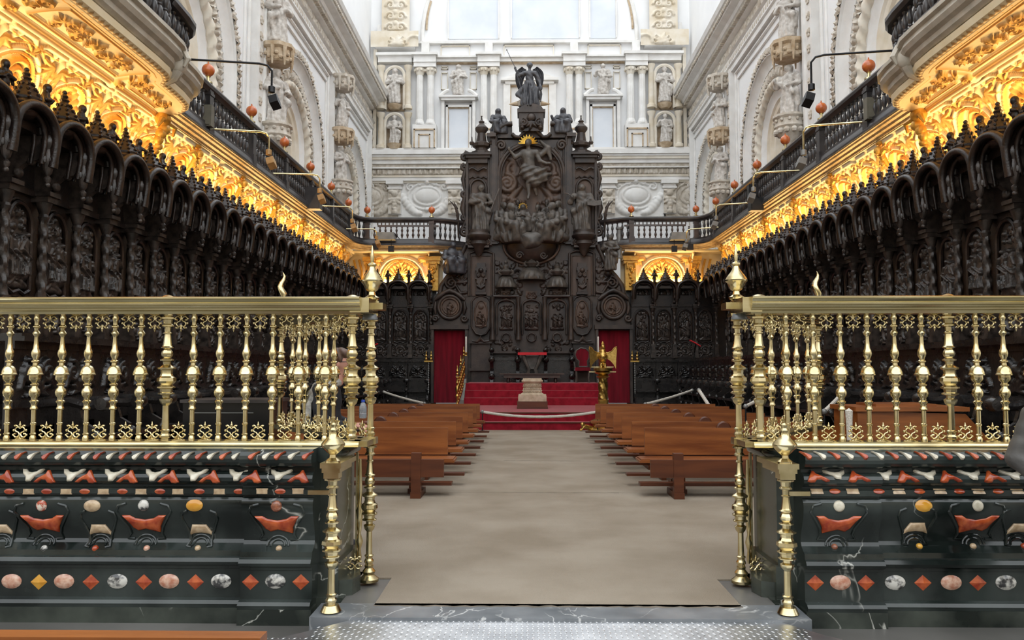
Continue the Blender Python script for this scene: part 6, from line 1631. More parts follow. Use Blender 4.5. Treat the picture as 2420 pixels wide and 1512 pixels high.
for d in (-1, 1):
    def wing(u, v):
        # u along the wing (tip below), v across
        cx_ = 0.07 + 0.14 * u + 0.05 * math.sin(u * PI) ; z = 0.98 - 0.08 * (1 - u) ** 3 - 0.56 * u
        wd = 0.14 * math.sin(min(1, u * 1.6 + 0.22) * PI * 0.62) * (1 - 0.75 * u ** 3)
        return (d * (cx_ + (v - 0.5) * wd * 1.5 + 0.04 * (1 - u)), 0.1 + 0.03 * math.cos((v - 0.5) * 3) - 0.012 * math.cos(v * 30), z + (v - 0.5) * 0.06)
    mb = MB(); mb.grid(18, 20, wing); k0 = len(mb.v); mb.grid(18, 20, lambda u, v: tuple(Vector(wing(u, 1 - v)) + Vector((0, 0.03, 0))))
    ob('wing', mb.mesh('wing', 'bronze_statue', 50), ao)
ob('spear', MB().tube([(-0.47, -0.1, 1.2), (-0.3, -0.1, 0.83), (-0.1, -0.2, 0.06)], [0.006, 0.008, 0.007], 6).mesh('spear', 'bronze_statue'), ao)
ob('spear_tip', MB().ball((-0.475, -0.1, 1.21), 0.015, 6, 5).mesh('spear_tip', 'bronze_statue'), ao)
ob('scabbard', MB().tube([(0.23, -0.06, 0.42), (0.24, -0.05, 0.28), (0.23, -0.05, 0.12)], [0.012, 0.03, 0.01], 6).mesh('scabbard', 'bronze_statue'), ao)
for d in (-1, 1):
    t = thing('wall_lantern', 'small pale lantern standing behind the angel on the %s' % ('left' if d < 0 else 'right'), 'lantern', (rx(-4 + d * 22), YR + 0.2, rz_(254)))
    mb = MB(); mb.lathe([(0.12, -0.1), (0.12, 0.02), (0.05, 0.05), (0.05, 0.12)], 8); ob('base', mb.mesh('base', 'bronze_statue'), t)
    mb = MB(); mb.lathe([(0.1, 0.12), (0.12, 0.16), (0.12, 0.3), (0.05, 0.36)], 8); ob('lamp_body', mb.mesh('lamp_body', 'stone_tan'), t)
    ob('side_spike', MB().tube([(d * 0.1, 0, 0.22), (d * 0.3, 0, 0.2), (d * 0.44, 0, 0.2)], [0.1, 0.06, 0.01], 8).mesh('side_spike', 'stone_ochre'), t)
# risen figure in the big relief
def PQ(o, p, y=0.0): return ((o) * PXM, y, rz_(p) - rz_(475))
C = [('c', PQ(-8, 372, -0.1), PQ(-4, 398, -0.1), 0.24, 0.2), ('c', PQ(-18, 364, -0.1), PQ(10, 364, -0.1), 0.13, 0.13), ('c', PQ(-6, 358, -0.12), PQ(-8, 348, -0.16), 0.08, 0.07, 0.02), ('e', PQ(-9, 343, -0.2), (0.1, 0.12, 0.14), 0.02),
     ('e', PQ(-7, 340, -0.12), (0.13, 0.13, 0.14), 0.02), ('c', PQ(-18, 364, -0.1), PQ(-38, 376, -0.16), 0.1, 0.085), ('c', PQ(-38, 376, -0.16), PQ(-50, 362, -0.22), 0.075, 0.045), ('e', PQ(-53, 357, -0.24), (0.055, 0.05, 0.09), 0.02),
     ('c', PQ(11, 364, -0.1), PQ(20, 384, -0.16), 0.1, 0.085), ('c', PQ(20, 384, -0.16), PQ(36, 392, -0.26), 0.075, 0.05), ('e', PQ(42, 392, -0.28), (0.09, 0.05, 0.05), 0.02),
     ('c', PQ(-14, 402, -0.12), PQ(16, 412, -0.12), 0.2, 0.22), ('c', PQ(-16, 412, -0.14), PQ(8, 434, -0.16), 0.2, 0.2), ('c', PQ(14, 412, -0.1), PQ(46, 416, -0.06), 0.2, 0.07), ('c', PQ(8, 432, -0.14), PQ(34, 424, -0.1), 0.14, 0.1), ('c', PQ(-22, 402, -0.14), PQ(30, 404, -0.16), 0.05, 0.08),
     ('c', PQ(-8, 434, -0.18), PQ(-6, 462, -0.16), 0.1, 0.06), ('c', PQ(-6, 462, -0.16), PQ(-8, 473, -0.26), 0.055, 0.05, 0.02), ('c', PQ(6, 440, -0.1), PQ(12, 462, -0.05), 0.09, 0.05),
     ('c', PQ(22, 368, 0.0), PQ(40, 352, 0.02), 0.1, 0.12), ('c', PQ(40, 352, 0.02), PQ(22, 335, 0.0), 0.1, 0.05), ('c', PQ(40, 352, 0), PQ(46, 378, 0), 0.11, 0.06)]
CH = sculpt('risen_figure', C, 'reredos_statue', h=0.026, k=0.05, fold=lambda X, Y, Z: 0.028 * np.sin(Z * 26 - X * 12) * np.clip((rz_(395) - rz_(475) - Z) / 0.1, 0, 1) * np.clip((Z - (rz_(440) - rz_(475))) / 0.1, 0, 1))
co = tag(ob('risen_figure', CH, None, (CXR, YR - 0.1, rz_(475))), 'rising bare-chested figure with golden rays in the central relief', 'statue')
def rays(name, n, r0, r1, a0, a1, m, w=0.018):
    mb = MB()
    for k in range(n):
        a = a0 + (a1 - a0) * k / (n - 1); L = r1 * (1 if k % 2 == 0 else 0.82)
        mb.tube([(r0 * math.cos(a), 0, r0 * math.sin(a)), (L * math.cos(a), 0, L * math.sin(a))], [w * 0.7, w], 5)
    return mb.mesh(name, m)
ob('golden_rays', rays('golden_rays', 19, 0.12, 0.36, 0.12, PI - 0.12, 'halo_gold'), co, PQ(-8, 344, -0.1))
# seated group of the relief
AP = [seated('apostle_figure', 'reredos_statue', 0.0105, seed=k * 1.3, beard=(k % 2 == 0), head=((0.03, -0.02) if k else (0.02, 0))) for k in range(3)]
MARY = seated('veiled_woman', 'reredos_statue', 0.0105, seed=4.2, hood=True, arms=[((-0.13, 0, 0.49), (-0.16, -0.04, 0.36), (-0.02, -0.17, 0.42)), ((0.13, 0, 0.49), (0.16, -0.04, 0.36), (0.02, -0.17, 0.42))])
mo = place('veiled_woman', MARY, 'veiled woman with small golden halo seated among the relief figures', -20, 551, H(485, 551), 0.72, YR - 0.18, 0.0, wide=1.05)
ob('halo_rays', rays('halo_rays', 17, 0.075, 0.115, -0.3, PI + 0.3, 'halo_gold', 0.005), mo, (0, 0.02, 0.655))
for (k, o, p0, p1, y, r, mir, lb) in ((0, -49, 483, 577, -0.35, 0.9, False, 'large bearded seated figure at the front left of the relief group'), (1, -70, 477, 562, -0.02, 0.6, False, 'seated figure at the far left edge of the relief group'),
                                     (2, 18, 485, 556, -0.12, -0.2, True, 'seated figure just right of the veiled woman in the relief'), (0, 50, 482, 577, -0.35, -0.9, True, 'large bearded seated figure at the front right of the relief group'),
                                     (1, 68, 474, 560, -0.02, -0.7, True, 'seated figure at the far right edge of the relief group'), (2, -36, 470, 535, 0.1, 0.3, False, 'small figure behind the bearded one on the relief left'), (2, 40, 470, 535, 0.1, -0.3, True, 'small figure behind the bearded one on the relief right')):
    place('apostle_figure', AP[k], lb, o, p1, H(p0, p1), 0.72, YR + y, r, mir, 0.95)
# figures on the wings with palm and column
for d in (-1, 1):
    sd = 'left' if d < 0 else 'right'
    f = place('wing_figure', W1 if d < 0 else S1, 'dark figure with %s on the %s wing of the reredos' % ('a palm' if d < 0 else 'a column', sd), d * 186, 648 if d < 0 else 640, H(572, 648) if d < 0 else H(556, 640), 0.72 if d < 0 else 1.0, YR - 0.1, -d * 0.5, False, 1.25)
    pl = thing('palm_branch', 'dark curved palm branch above the %s wing of the reredos' % sd, 'palm branch', (rx(d * 174), YR + 0.1, rz_(560)))
    mb = MB(); mb.tube([(0, 0, 0), (0, 0, 0.5), (d * 0.02, 0, 0.9), (d * 0.12, 0, 1.2), (d * 0.34, 0, 1.42)], [0.05, 0.09, 0.11, 0.1, 0.01], 8, flat=0.5); ob('stem', mb.mesh('stem', 'reredos_wood'), pl)
    mb = MB()
    for k in range(5): mb.tube([(d * 0.02, 0, 0.5 + 0.15 * k), (d * (0.06 + 0.02 * k), 0, 0.7 + 0.15 * k), (-d * 0.02 + d * 0.05 * k, 0, 0.85 + 0.14 * k)], [0.05, 0.05, 0.006], 6, flat=0.4)
    ob('leaf', mb.mesh('leaf', 'reredos_wood'), pl)
    if d > 0:
        mb = MB(); mb.lathe([(0.13, 0), (0.13, 0.08), (0.1, 0.1), (0.1, 1.05), (0.13, 1.08), (0.13, 1.15)], 14); c_ = tag(ob('stone_column', mb.mesh('stone_column', 'grey_metal'), None, (rx(206), YR - 0.2, rz_(612))), 'small grey column held by the right wing figure', 'column')
    else:
        mb = MB(); mb.tube([(0, 0, 0), (0.05, 0, 0.5), (0.1, 0, 0.85)], [0.03, 0.04, 0.01], 6); 
# ================================================================== dark choir end wall behind the far stalls
for s in (-1, 1):
    e = struct('wall_choir', MB().box(s * 3.62, s * 7.38, 30.58, 30.66, 0.0, 4.72), 'dark_wood'); e['label'] = 'dark wooden end wall of the choir on the %s' % ('left' if s < 0 else 'right')
# ================================================================== inlaid marble podiums
PROF = [(0.0, 1.05), (0.06, 1.05), (0.095, 1.035), (0.115, 1.01), (0.12, 0.985), (0.115, 0.96), (0.095, 0.938), (0.05, 0.92), (0.02, 0.915), (0.02, 0.892), (0.05, 0.885), (0.075, 0.872), (0.085, 0.85), (0.08, 0.825), (0.06, 0.805), (0.035, 0.795), (0.03, 0.775), (0.052, 0.77), (0.052, 0.733), (0.02, 0.725),
        (0.02, 0.715), (0.04, 0.71), (0.056, 0.69), (0.062, 0.65), (0.052, 0.60), (0.022, 0.53), (-0.008, 0.46), (-0.012, 0.41), (0.0, 0.385), (0.03, 0.36), (0.06, 0.345), (0.066, 0.31), (0.085, 0.30), (0.1, 0.275), (0.088, 0.252), (0.06, 0.242), (0.06, 0.222), (0.05, 0.218), (0.05, 0.022), (0.088, 0.012), (0.108, -0.008), (0.1, -0.03), (0.1, -0.16)]
YP = 5.72; XE = 1.69
def proud(z):
    zs = [p[1] for p in PROF][::-1]; ps = [p[0] for p in PROF][::-1]; return float(np.interp(z, zs, ps))
def slope(z): return math.atan2(proud(z + 0.012) - proud(z - 0.012), 0.024)
INK = 0.00296
TEAR = [(-9, -7), (-5, -10), (0, -9), (4, -3), (9, 4), (17, 10), (8, 8), (0, 5), (-6, 2), (-10, -2)]
CREAMY = [(-24, 15), (-14, 15), (-7, 8), (2, 6), (12, 9), (18, 15), (28, 15), (22, 5), (10, -4), (4, -16), (-6, -17), (-10, -6), (-20, 3)]
REDA = [(-25, -12), (-17, -3), (-6, 4), (2, 8), (6, 16), (11, 16), (15, 8), (20, 0), (26, -12), (18, -15), (9, -14), (3, -7), (-7, -6), (-16, -13)]
SHIELD = [(-52, 22), (-34, 22), (-22, 14), (0, 10), (22, 14), (34, 22), (52, 22), (43, 6), (36, -8), (35, -24), (20, -21), (0, -15), (-18, -20), (-30, -12), (-40, 4)]
KEY = [(-20, 15), (14, 15), (30, -14), (16, -10), (0, -7), (-16, -9), (-30, -14)]
def ell(a, b, n=18): return [(a * math.cos(2 * PI * k / n), b * math.sin(2 * PI * k / n)) for k in range(n)]
RECT = [(-14, -7), (14, -7), (14, 7), (-14, 7)]
DIAM = [(0, -18), (20, 0), (0, 18), (-20, 0)]
INLM = {}
def inlay_mesh(kind, m, mirror):
    key = (kind, m, mirror)
    if key in INLM: return INLM[key]
    poly, h, nm = {'tear': (TEAR, 0.016, 'teardrop_inlay'), 'y': (CREAMY, 0.016, 'forked_inlay'), 'a': (REDA, 0.016, 'arched_inlay'), 'rect': (RECT, 0.005, 'square_inlay'), 'oval': (ell(13, 6.5), 0.008, 'oval_inlay'),
                   'round': (ell(13, 13), 0.018, 'round_inlay'), 'boss': (ell(20, 14), 0.02, 'boss_inlay'), 'shield': (SHIELD, 0.02, 'shield_inlay'), 'key': (KEY, 0.018, 'keystone_inlay'), 'ball': (ell(7.5, 7.5, 12), 0.02, 'bead_inlay'),
                   'egg': (ell(24, 17), 0.022, 'egg_inlay'), 'diam': (DIAM, 0.012, 'diamond_inlay')}[kind]
    pts = [((-x if mirror else x) * INK, z * INK) for x, z in poly]
    if mirror: pts.reverse()
    mb = MB()
    if kind == 'diam':
        n = 4; mb.add([(x, 0.004, z) for x, z in pts] + [(x, -0.004, z) for x, z in pts] + [(0, -0.018, 0)], [(0, 1, 5, 4), (1, 2, 6, 5), (2, 3, 7, 6), (3, 0, 4, 7), (4, 5, 8), (5, 6, 8), (6, 7, 8), (7, 4, 8)])
        INLM[key] = mb.mesh(nm, m, 10)
    else:
        mb.pillow(pts, h, inset=0.4 if kind in ('tear', 'y', 'a', 'shield', 'key') else 0.9, base=0.3); INLM[key] = mb.mesh(nm, m, 50)
    return INLM[key]
def podium(s, label, inl, block_x):
    t = thing('marble_podium', label, 'podium')
    def seg(name, xa, xb, dy, m):
        fr = [((x, YP - dy, 0), (0, -1, 0), (0, 0, 1)) for x in ((xa, xb) if s < 0 else (xb, xa))]
        fr = [((x, YP - dy, 0), (0, -1, 0), (0, 0, 1)) for x in sorted((xa, xb), reverse=True)]
        mb = MB(); mb.sweep(PROF + [(-0.6, -0.16), (-0.6, 1.05)], fr, True); ob(name, mb.mesh(name, m, 22), t)
    seg('main_block', s * 4.6, s * block_x, 0.0, 'black_marble'); seg('end_block', s * (block_x - 0.0), s * XE, 0.045, 'black_marble')
    # plinth course in greener marble
    mb = MB(); mb.box(s * 4.6, s * block_x, YP - 0.106, YP, -0.16, -0.034); mb.box(s * block_x, s * (XE - 0.01), YP - 0.151, YP, -0.16, -0.034); ob('plinth', mb.mesh('plinth', 'green_marble'), t)
    # end pier facing the passage
    mb = MB(); mb.box(s * XE, s * 1.57, YP + 0.1, 6.4, 0.22, 0.96); mb.box(s * (XE), s * 1.545, YP + 0.06, 6.44, 0.0, 0.22); mb.box(s * XE, s * 1.50, YP + 0.02, 6.48, -0.16, 0.0); ob('end_pier', mb.mesh('end_pier', 'green_marble'), t)
    mb = MB(); mb.tube([(s * 1.66, YP - 0.02, 1.0), (s * 1.6, YP + 0.12, 1.0), (s * 1.57, YP + 0.2, 1.0), (s * 1.57, 6.4, 1.0)], 0.055, 10); mb.box(s * XE, s * 1.575, YP + 0.1, 6.4, 0.95, 1.05); ob('pier_cap', mb.mesh('pier_cap', 'black_marble', 50), t)
    mb = MB(); mb.prism([(s * 1.55, 5.72), (s * 1.42, 5.76), (s * 1.36, 5.9), (s * 1.4, 6.1), (s * 1.55, 6.2)], -0.14, -0.02, 'xy'); mb.prism([(s * 1.55, 5.82), (s * 1.46, 5.86), (s * 1.43, 6.0), (s * 1.5, 6.3), (s * 1.55, 6.3)], -0.02, 0.1, 'xy'); ob('pier_foot', mb.mesh('pier_foot', 'green_marble', 20), t)
    for (kind, m, px, py) in inl:
        z0 = at(px, py, 5.62).z; pr = proud(z0); dy = 0.045 if abs(at(px, py, 5.62).x) < block_x else 0.0
        p = at(px, py, YP - pr - dy); z = p.z
        o = ob('x', inlay_mesh(kind, m, s > 0), t, (p.x, YP - proud(z) - dy + 0.003, z), rot=(slope(z), 0, 0)); o.name = o.data.name
        if kind in ('shield', 'key'):
            w = 66 if kind == 'shield' else 44; hh = 0.17
            for q in (-1, 1):
                pts = []
                for (a, b) in ((w * 0.62, 0.15), (w * 0.9, 0.135), (w * 0.98, 0.09), (w * 0.8, 0.03), (w * 0.62, -0.03), (w * 0.56, -0.08), (w * 0.66, -0.115), (w * 0.42, -0.118)):
                    zz = z + b * 0.95 + 0.0; pts.append((p.x + q * a * INK, YP - proud(zz) - dy - 0.002, zz))
                ob('scroll_moulding', MB().tube(pts, 0.011, 6).mesh('scroll_moulding', 'black_marble', 50), t)
            zc = at(px, 1296, 5.62).z
            for r in (0.05, 0.075): ob('arc_moulding', MB().tube([(p.x + r * math.cos(a), YP - proud(zc + r * math.sin(a)) - dy - 0.002, zc + r * math.sin(a)) for a in np.linspace(0.1, PI - 0.1, 12)], 0.008, 6).mesh('arc_moulding', 'black_marble', 50), t)
    return t
R_, C_, T_, O_, P_, G_, RW, B_ = 'inlay_red', 'inlay_cream', 'inlay_tan', 'inlay_orange', 'inlay_pink', 'inlay_grey', 'inlay_redwhite', 'inlay_brown'
L = []
for i, px in enumerate((14, 44, 75, 109, 140, 169, 203, 230, 261, 291, 322, 350, 381, 409, 441, 471, 499, 528, 557, 596, 629, 657, 690, 723)): L.append(('tear', R_ if i % 2 else C_, px, 1077))
for i in range(7): L.append(('y', C_, 73 + (97 if i < 5 else 97.8) * i, 1122)); L.append(('a', R_, (8 if i == 0 else 8 + 97.5 * i), 1127))
L.append(('a', R_, 705, 1127))
for px in (67, 156, 244, 333, 420, 518, 619, 704): L.append(('rect', T_, px, 1161))
for px in (22, 110, 200, 289, 378, 471, 565, 662): L.append(('oval', R_, px, 1161))
L += [('round', RW, 98, 1195), ('boss', T_, 218, 1195), ('round', G_, 339, 1194), ('boss', O_, 460, 1194), ('round', B_, 653, 1196)]
L += [('shield', R_, 103, 1236), ('key', T_, 237, 1252), ('shield', R_, 343, 1236), ('key', T_, 475, 1252), ('shield', R_, 656, 1238), ('key', T_, 4, 1252)]
L += [('ball', G_, 110, 1294), ('ball', R_, 230, 1294), ('ball', P_, 351, 1294), ('ball', T_, 471, 1294), ('ball', T_, 660, 1296)]
for px, m in ((28, 'inlay_pink'), (152, P_), (278, G_), (400, P_), (523, G_), (651, G_)): L.append(('egg', m, px, 1373))
for px, m in ((92, O_), (215, R_), (340, R_), (462, R_), (592, R_), (711, R_)): L.append(('diam', m, px, 1375))
podium(-1, 'black marble podium with coloured stone inlays left of the passage', L, abs(at(572, 1300, 5.65).x))
L = []
c8 = lambda x: 1700 + x / 3.0736
for i, x in enumerate((640, 745, 848, 945, 1050, 1165, 1270, 1365, 1475, 1555, 1660, 1750, 1850, 1940, 2035, 2125)): L.append(('tear', C_ if i % 2 else R_, c8(x), 1077))
for x in (715, 1010, 1365, 1675, 1995): L.append(('a', R_, c8(x), 1127))
for x in (850, 1190, 1510, 1830, 2130): L.append(('y', C_, c8(x), 1122))
for x in (710, 970, 1305, 1605, 1885, 2165): L.append(('rect', T_, c8(x), 1161))
for x in (840, 1160, 1455, 1745, 2025): L.append(('oval', R_, c8(x), 1161))
L += [('round', C_, c8(870), 1196), ('boss', O_, c8(1483), 1195), ('round', C_, c8(1878), 1195), ('shield', R_, c8(860), 1238), ('key', T_, c8(1425), 1248), ('shield', R_, c8(1860), 1237), ('key', T_, c8(2175), 1250), ('ball', B_, c8(833), 1292), ('ball', O_, c8(1445), 1290), ('ball', T_, c8(1835), 1290), ('ball', R_, c8(2205), 1290)]
for x, m in ((697, R_), (1065, R_), (1478, R_), (1878, R_)): L.append(('diam', m, c8(x), 1377))
for x, m in ((878, P_), (1275, G_), (1683, P_), (2080, G_)): L.append(('egg', m, c8(x), 1376))
podium(1, 'black marble podium with coloured stone inlays right of the passage', L, abs(at(2082, 1300, 5.65).x))

# ================================================================== brass railings
ZB0, ZB1 = 1.085, 2.015
def prof_px(rows, y0, y1, z0, z1, k): return [(hw * k, z0 + (y1 - y) / (y1 - y0) * (z1 - z0)) for y, hw in reversed(rows)]
BROWS = [(295, 22), (310, 20), (325, 25), (340, 28), (355, 22), (365, 18), (395, 20), (405, 31), (415, 31), (422, 20), (445, 17), (455, 26), (470, 34), (485, 27), (495, 17), (505, 16), (560, 19), (605, 24), (625, 33), (650, 38), (675, 33), (692, 23), (705, 22), (715, 34), (725, 34), (733, 22), (755, 24), (765, 40), (785, 52), (810, 60), (826, 63), (832, 68), (840, 67), (843, 50), (870, 51), (888, 44), (902, 27), (912, 25), (920, 36), (930, 36), (938, 24), (952, 27), (965, 41), (995, 48), (1022, 42), (1038, 27), (1060, 26), (1070, 40), (1080, 38), (1092, 27), (1115, 24), (1130, 33), (1142, 33), (1150, 20), (1258, 20), (1264, 26), (1276, 26), (1282, 20), (1350, 20), (1356, 27), (1364, 27), (1370, 18), (1388, 28), (1415, 28)]
PROWS = [(285, 44), (305, 36), (318, 66), (332, 66), (340, 40), (375, 36), (390, 50), (400, 50), (408, 28), (448, 26), (455, 36), (464, 36), (470, 26), (560, 36), (578, 42), (585, 52), (594, 50), (604, 30), (622, 44), (645, 50), (668, 44), (684, 30), (696, 58), (708, 56), (716, 34), (740, 32), (752, 50), (768, 76), (782, 74), (792, 52), (820, 48), (845, 58), (860, 78), (890, 82), (905, 70), (925, 52), (938, 76), (950, 76), (960, 54), (985, 52), (995, 70), (1005, 68), (1016, 34), (1035, 32), (1048, 56), (1060, 54), (1085, 46), (1108, 27), (1200, 28), (1315, 31), (1324, 44), (1334, 42), (1342, 34), (1355, 34), (1372, 46), (1388, 46), (1395, 36), (1415, 36)]
KB = 0.00082
BAL = MB().lathe(prof_px(BROWS, 295, 1415, 0, ZB1 - ZB0, KB), 20).mesh('baluster', 'brass', 40)
POST = MB().lathe(prof_px(PROWS, 285, 1415, 0, ZB1 - ZB0, KB), 8, phase=PI / 8).mesh('post', 'brass', 28)
def scroll_orn():
    mb = MB(); r = 0.0055
    for d in (-1, 1):
        mb.tube([(d * 0.006, 0, 0.0)] + [(d * (0.028 + x), 0, 0.03 + z) for x, z in spiral(0, 0, 0.024, 1.1, -PI / 2 if d > 0 else -PI / 2, 1, 16, 0.35)] if False else [(d * 0.004, 0, 0.03), (d * 0.016, 0, 0.012), (d * 0.034, 0, 0.01), (d * 0.046, 0, 0.022), (d * 0.042, 0, 0.036), (d * 0.03, 0, 0.034)], [r, r, r * 1.1, r, r, r * 1.6], 6)
        mb.tube([(d * 0.002, 0, 0.028), (d * 0.012, 0, 0.045), (d * 0.03, 0, 0.052), (d * 0.036, 0, 0.068), (d * 0.024, 0, 0.082), (d * 0.008, 0, 0.084), (d * 0.002, 0, 0.072)], r, 6)
        mb.tube([(d * 0.016, 0, 0.088), (d * 0.03, 0, 0.098), (d * 0.04, 0, 0.092)], [r, r, r * 1.5], 6)
        mb.ball((d * 0.046, 0, 0.06), 0.009, 6, 5); mb.ball((d * 0.05, 0, 0.026), 0.008, 6, 5)
    mb.tube([(0, 0, 0), (0, 0, 0.03)], r * 1.3, 6); mb.tube([(0, 0, 0.082), (0, 0, 0.1), (0, 0, 0.125)], [r * 1.3, r * 1.6, 0.002], 6); mb.ball((0, 0, 0.1), 0.01, 6, 5)
    return mb.mesh('scroll_ornament', 'brass', 60)
ORN = scroll_orn()
mb = MB(); mb.lathe([(0.055, 0), (0.055, 0.006), (0.035, 0.012), (0.012, 0.02)], 14, sy=0.5); ORNB = mb.mesh('ornament_base', 'brass')
RAILP = [(-0.09, 2.01), (0.05, 2.01), (0.055, 2.03), (0.07, 2.036), (0.072, 2.05), (0.085, 2.055), (0.088, 2.066), (0.1, 2.07), (0.102, 2.085), (0.095, 2.092), (0.1, 2.098), (0.106, 2.112), (0.112, 2.118), (0.112, 2.128), (0.095, 2.134), (-0.09, 2.134)]
BASEP = [(-0.08, 1.045), (0.085, 1.045), (0.09, 1.055), (0.08, 1.062), (0.075, 1.075), (0.06, 1.085), (-0.08, 1.085)]
FINIAL = [(0.03, 0), (0.055, 0.01), (0.06, 0.025), (0.03, 0.045), (0.025, 0.07), (0.045, 0.085), (0.06, 0.115), (0.07, 0.135), (0.084, 0.148), (0.086, 0.158), (0.078, 0.172), (0.064, 0.192), (0.046, 0.215), (0.03, 0.24), (0.022, 0.265), (0.035, 0.275), (0.035, 0.285), (0.012, 0.3), (0.016, 0.34), (0.008, 0.4), (0.003, 0.43)]
YRL = 5.9
def flame(parent, x, y, z):
    mb = MB(); mb.lathe([(0.035, 0), (0.05, 0.01), (0.05, 0.02), (0.02, 0.035), (0.015, 0.06), (0.03, 0.075), (0.018, 0.09)], 12)
    pts = [(0.012 * math.sin(k * 1.15), 0.006 * math.cos(k), 0.08 + 0.022 * k) for k in range(9)]; mb.tube(pts, [0.012, 0.02, 0.022, 0.02, 0.019, 0.016, 0.013, 0.008, 0.002], 8)
    for d in (-1, 1): mb.tube([(0, 0, 0.06), (d * 0.03, 0, 0.055), (d * 0.045, 0, 0.075), (d * 0.034, 0, 0.085)], 0.008, 6)
    ob('flame_finial', mb.mesh('flame_finial', 'brass', 50), parent, (x, y, z), 0, 1.6)
def railing(s, label):
    t = thing('brass_railing', label, 'railing')
    X0 = s * 1.40
    def rail(name, prof, path, m):
        fl = 1 if s < 0 else -1
        fr = path_frames(path, 1)
        # outward normal must face the camera side on the front run
        if fr[0][1][1] > 0: fr = [(o, (-a[0], -a[1], 0), b) for o, a, b in fr]
        ob(name, MB().sweep(prof, fr, True).mesh(name, m, 20), t)
    front = [(s * 4.4, YRL), (s * 1.42, YRL)]
    rail('top_rail', RAILP, front, 'brass_rail'); rail('base_rail', BASEP, front, 'brass_rail')
    back = [(s * 1.42, 6.12), (s * 1.8, 6.66), (s * 2.18, 7.18), (s * 2.56, 7.68)]
    def rail2(name, prof):
        fr = path_frames(back, 1)
        ob(name, MB().sweep([(a * 0.8, b) for a, b in prof], fr, True).mesh(name, 'brass_rail', 20), t)
    rail2('return_rail', RAILP); rail2('return_base_rail', BASEP)
    mb = MB(); mb.box(s * 1.36, s * 1.5, YRL - 0.06, 6.2, 2.02, 2.128); mb.box(s * 1.30, s * 1.38, 6.08, 6.24, 2.06, 2.11); ob('corner_block', mb.mesh('corner_block', 'brass_rail', 20), t)
    mb = MB(); mb.box(s * 1.36, s * 1.5, YRL - 0.06, 6.2, 1.045, 1.085); ob('corner_base', mb.mesh('corner_base', 'brass_rail', 20), t)
    for i in range(15):
        x = s * (1.49 + 0.196 * i)
        ob('post' if i % 7 == 0 else 'baluster', POST if i % 7 == 0 else BAL, t, (x, YRL, ZB0))
        xm = s * (1.49 + 0.196 * (i + 0.5))
        o = ob('scroll_ornament', ORN, t, (xm, YRL, ZB0 + 0.012)); ob('ornament_base', ORNB, o, (0, 0, -0.012))
        o = ob('scroll_ornament', ORN, t, (xm, YRL, ZB1 - 0.01), rot=(PI, 0, 0)); ob('ornament_base', ORNB, o, (0, 0, -0.012))
    for i in (0, 7): 
        mb = MB(); mb.lathe([(0.05, 0), (0.05, 0.008), (0.035, 0.016), (0.01, 0.024)], 14); ob('rail_boss', mb.mesh('rail_boss', 'brass'), t, (s * (1.49 + 0.196 * i) - s * 0.0, YRL - 0.01, 2.13))
    # return run into the choir
    p0, p1 = Vector((s * 1.42, 6.12)), Vector((s * 2.56, 7.68)); n = 6
    for i in range(1, n + 1):
        q = p0 + (p1 - p0) * i / n; a = math.atan2(p1.y - p0.y, p1.x - p0.x)
        ob('post' if i == n else 'baluster', POST if i == n else BAL, t, (q.x, q.y, ZB0))
    for i in range(n * 2):
        q = p0 + (p1 - p0) * (i + 0.5) / (n * 2)
        o = ob('scroll_ornament', ORN, t, (q.x, q.y, ZB0 + 0.005), a); o = ob('scroll_ornament', ORN, t, (q.x, q.y, ZB1 - 0.005), rot=(PI, 0, a))
    flame(t, p1.x, p1.y, 2.13)
    # tall post standing on the floor at the passage
    x, y = s * 1.40, 6.16
    low = [(r * 1.0, z) for r, z in prof_px(PROWS, 285, 1415, 0.13, 1.05, KB * 0.95)]
    mb = MB(); mb.lathe([(0.05, 0), (0.075, 0.01), (0.075, 0.03), (0.05, 0.05), (0.04, 0.06), (0.05, 0.085), (0.03, 0.11), (0.035, 0.13)], 16, x, y); mb.lathe(low, 14, x, y); ob('tall_post', mb.mesh('tall_post', 'brass', 30), t)
    ob('tall_post', POST, t, (x, y, ZB0))
    mb = MB(); mb.box(x - 0.05, x + 0.05, y - 0.05, y + 0.05, 1.04, 1.09); mb.box(x - 0.06, x + 0.06, y - 0.06, y + 0.06, 2.01, 2.03); ob('post_block', mb.mesh('post_block', 'brass', 20), t)
    ob('bell', MB().lathe([(0.06, 1.98), (0.062, 1.99), (0.05, 2.02), (0.03, 2.04), (0.01, 2.05)], 16, x + s * 0.0, y - 0.07).mesh('bell', 'sill_marble'), t)
    mb = MB(); mb.lathe([(0.05, -0.02)] + FINIAL, 16, x, y, 2.13); ob('finial', mb.mesh('finial', 'brass', 35), t)
    # low front post beside the podium corner, with bulb finial
    x, y = s * 1.505, 5.41
    low = prof_px(PROWS, 285, 1415, 0.05, 0.9, KB)
    mb = MB(); mb.lathe([(0.03, -0.14), (0.07, -0.12), (0.078, -0.09), (0.06, -0.06), (0.035, -0.04), (0.035, -0.01), (0.07, 0.01), (0.05, 0.05)], 16, x, y); mb.lathe(low, 8, x, y, phase=PI / 8); ob('front_post', mb.mesh('front_post', 'brass', 28), t)
    mb = MB(); mb.box(x - 0.05, x + 0.05, y - 0.05, y + 0.05, 0.88, 0.92); mb.box(x - 0.07, x + 0.07, y - 0.07, YP + 0.1, 0.95, 0.985); mb.box(x - 0.06, x + 0.06, y - 0.06, YP, 0.92, 0.95); mb.box(x + s * 0.04, x + s * 0.18, y + 0.05, y + 0.09, 0.76, 0.79); ob('post_bracket', mb.mesh('post_bracket', 'brass', 20), t)
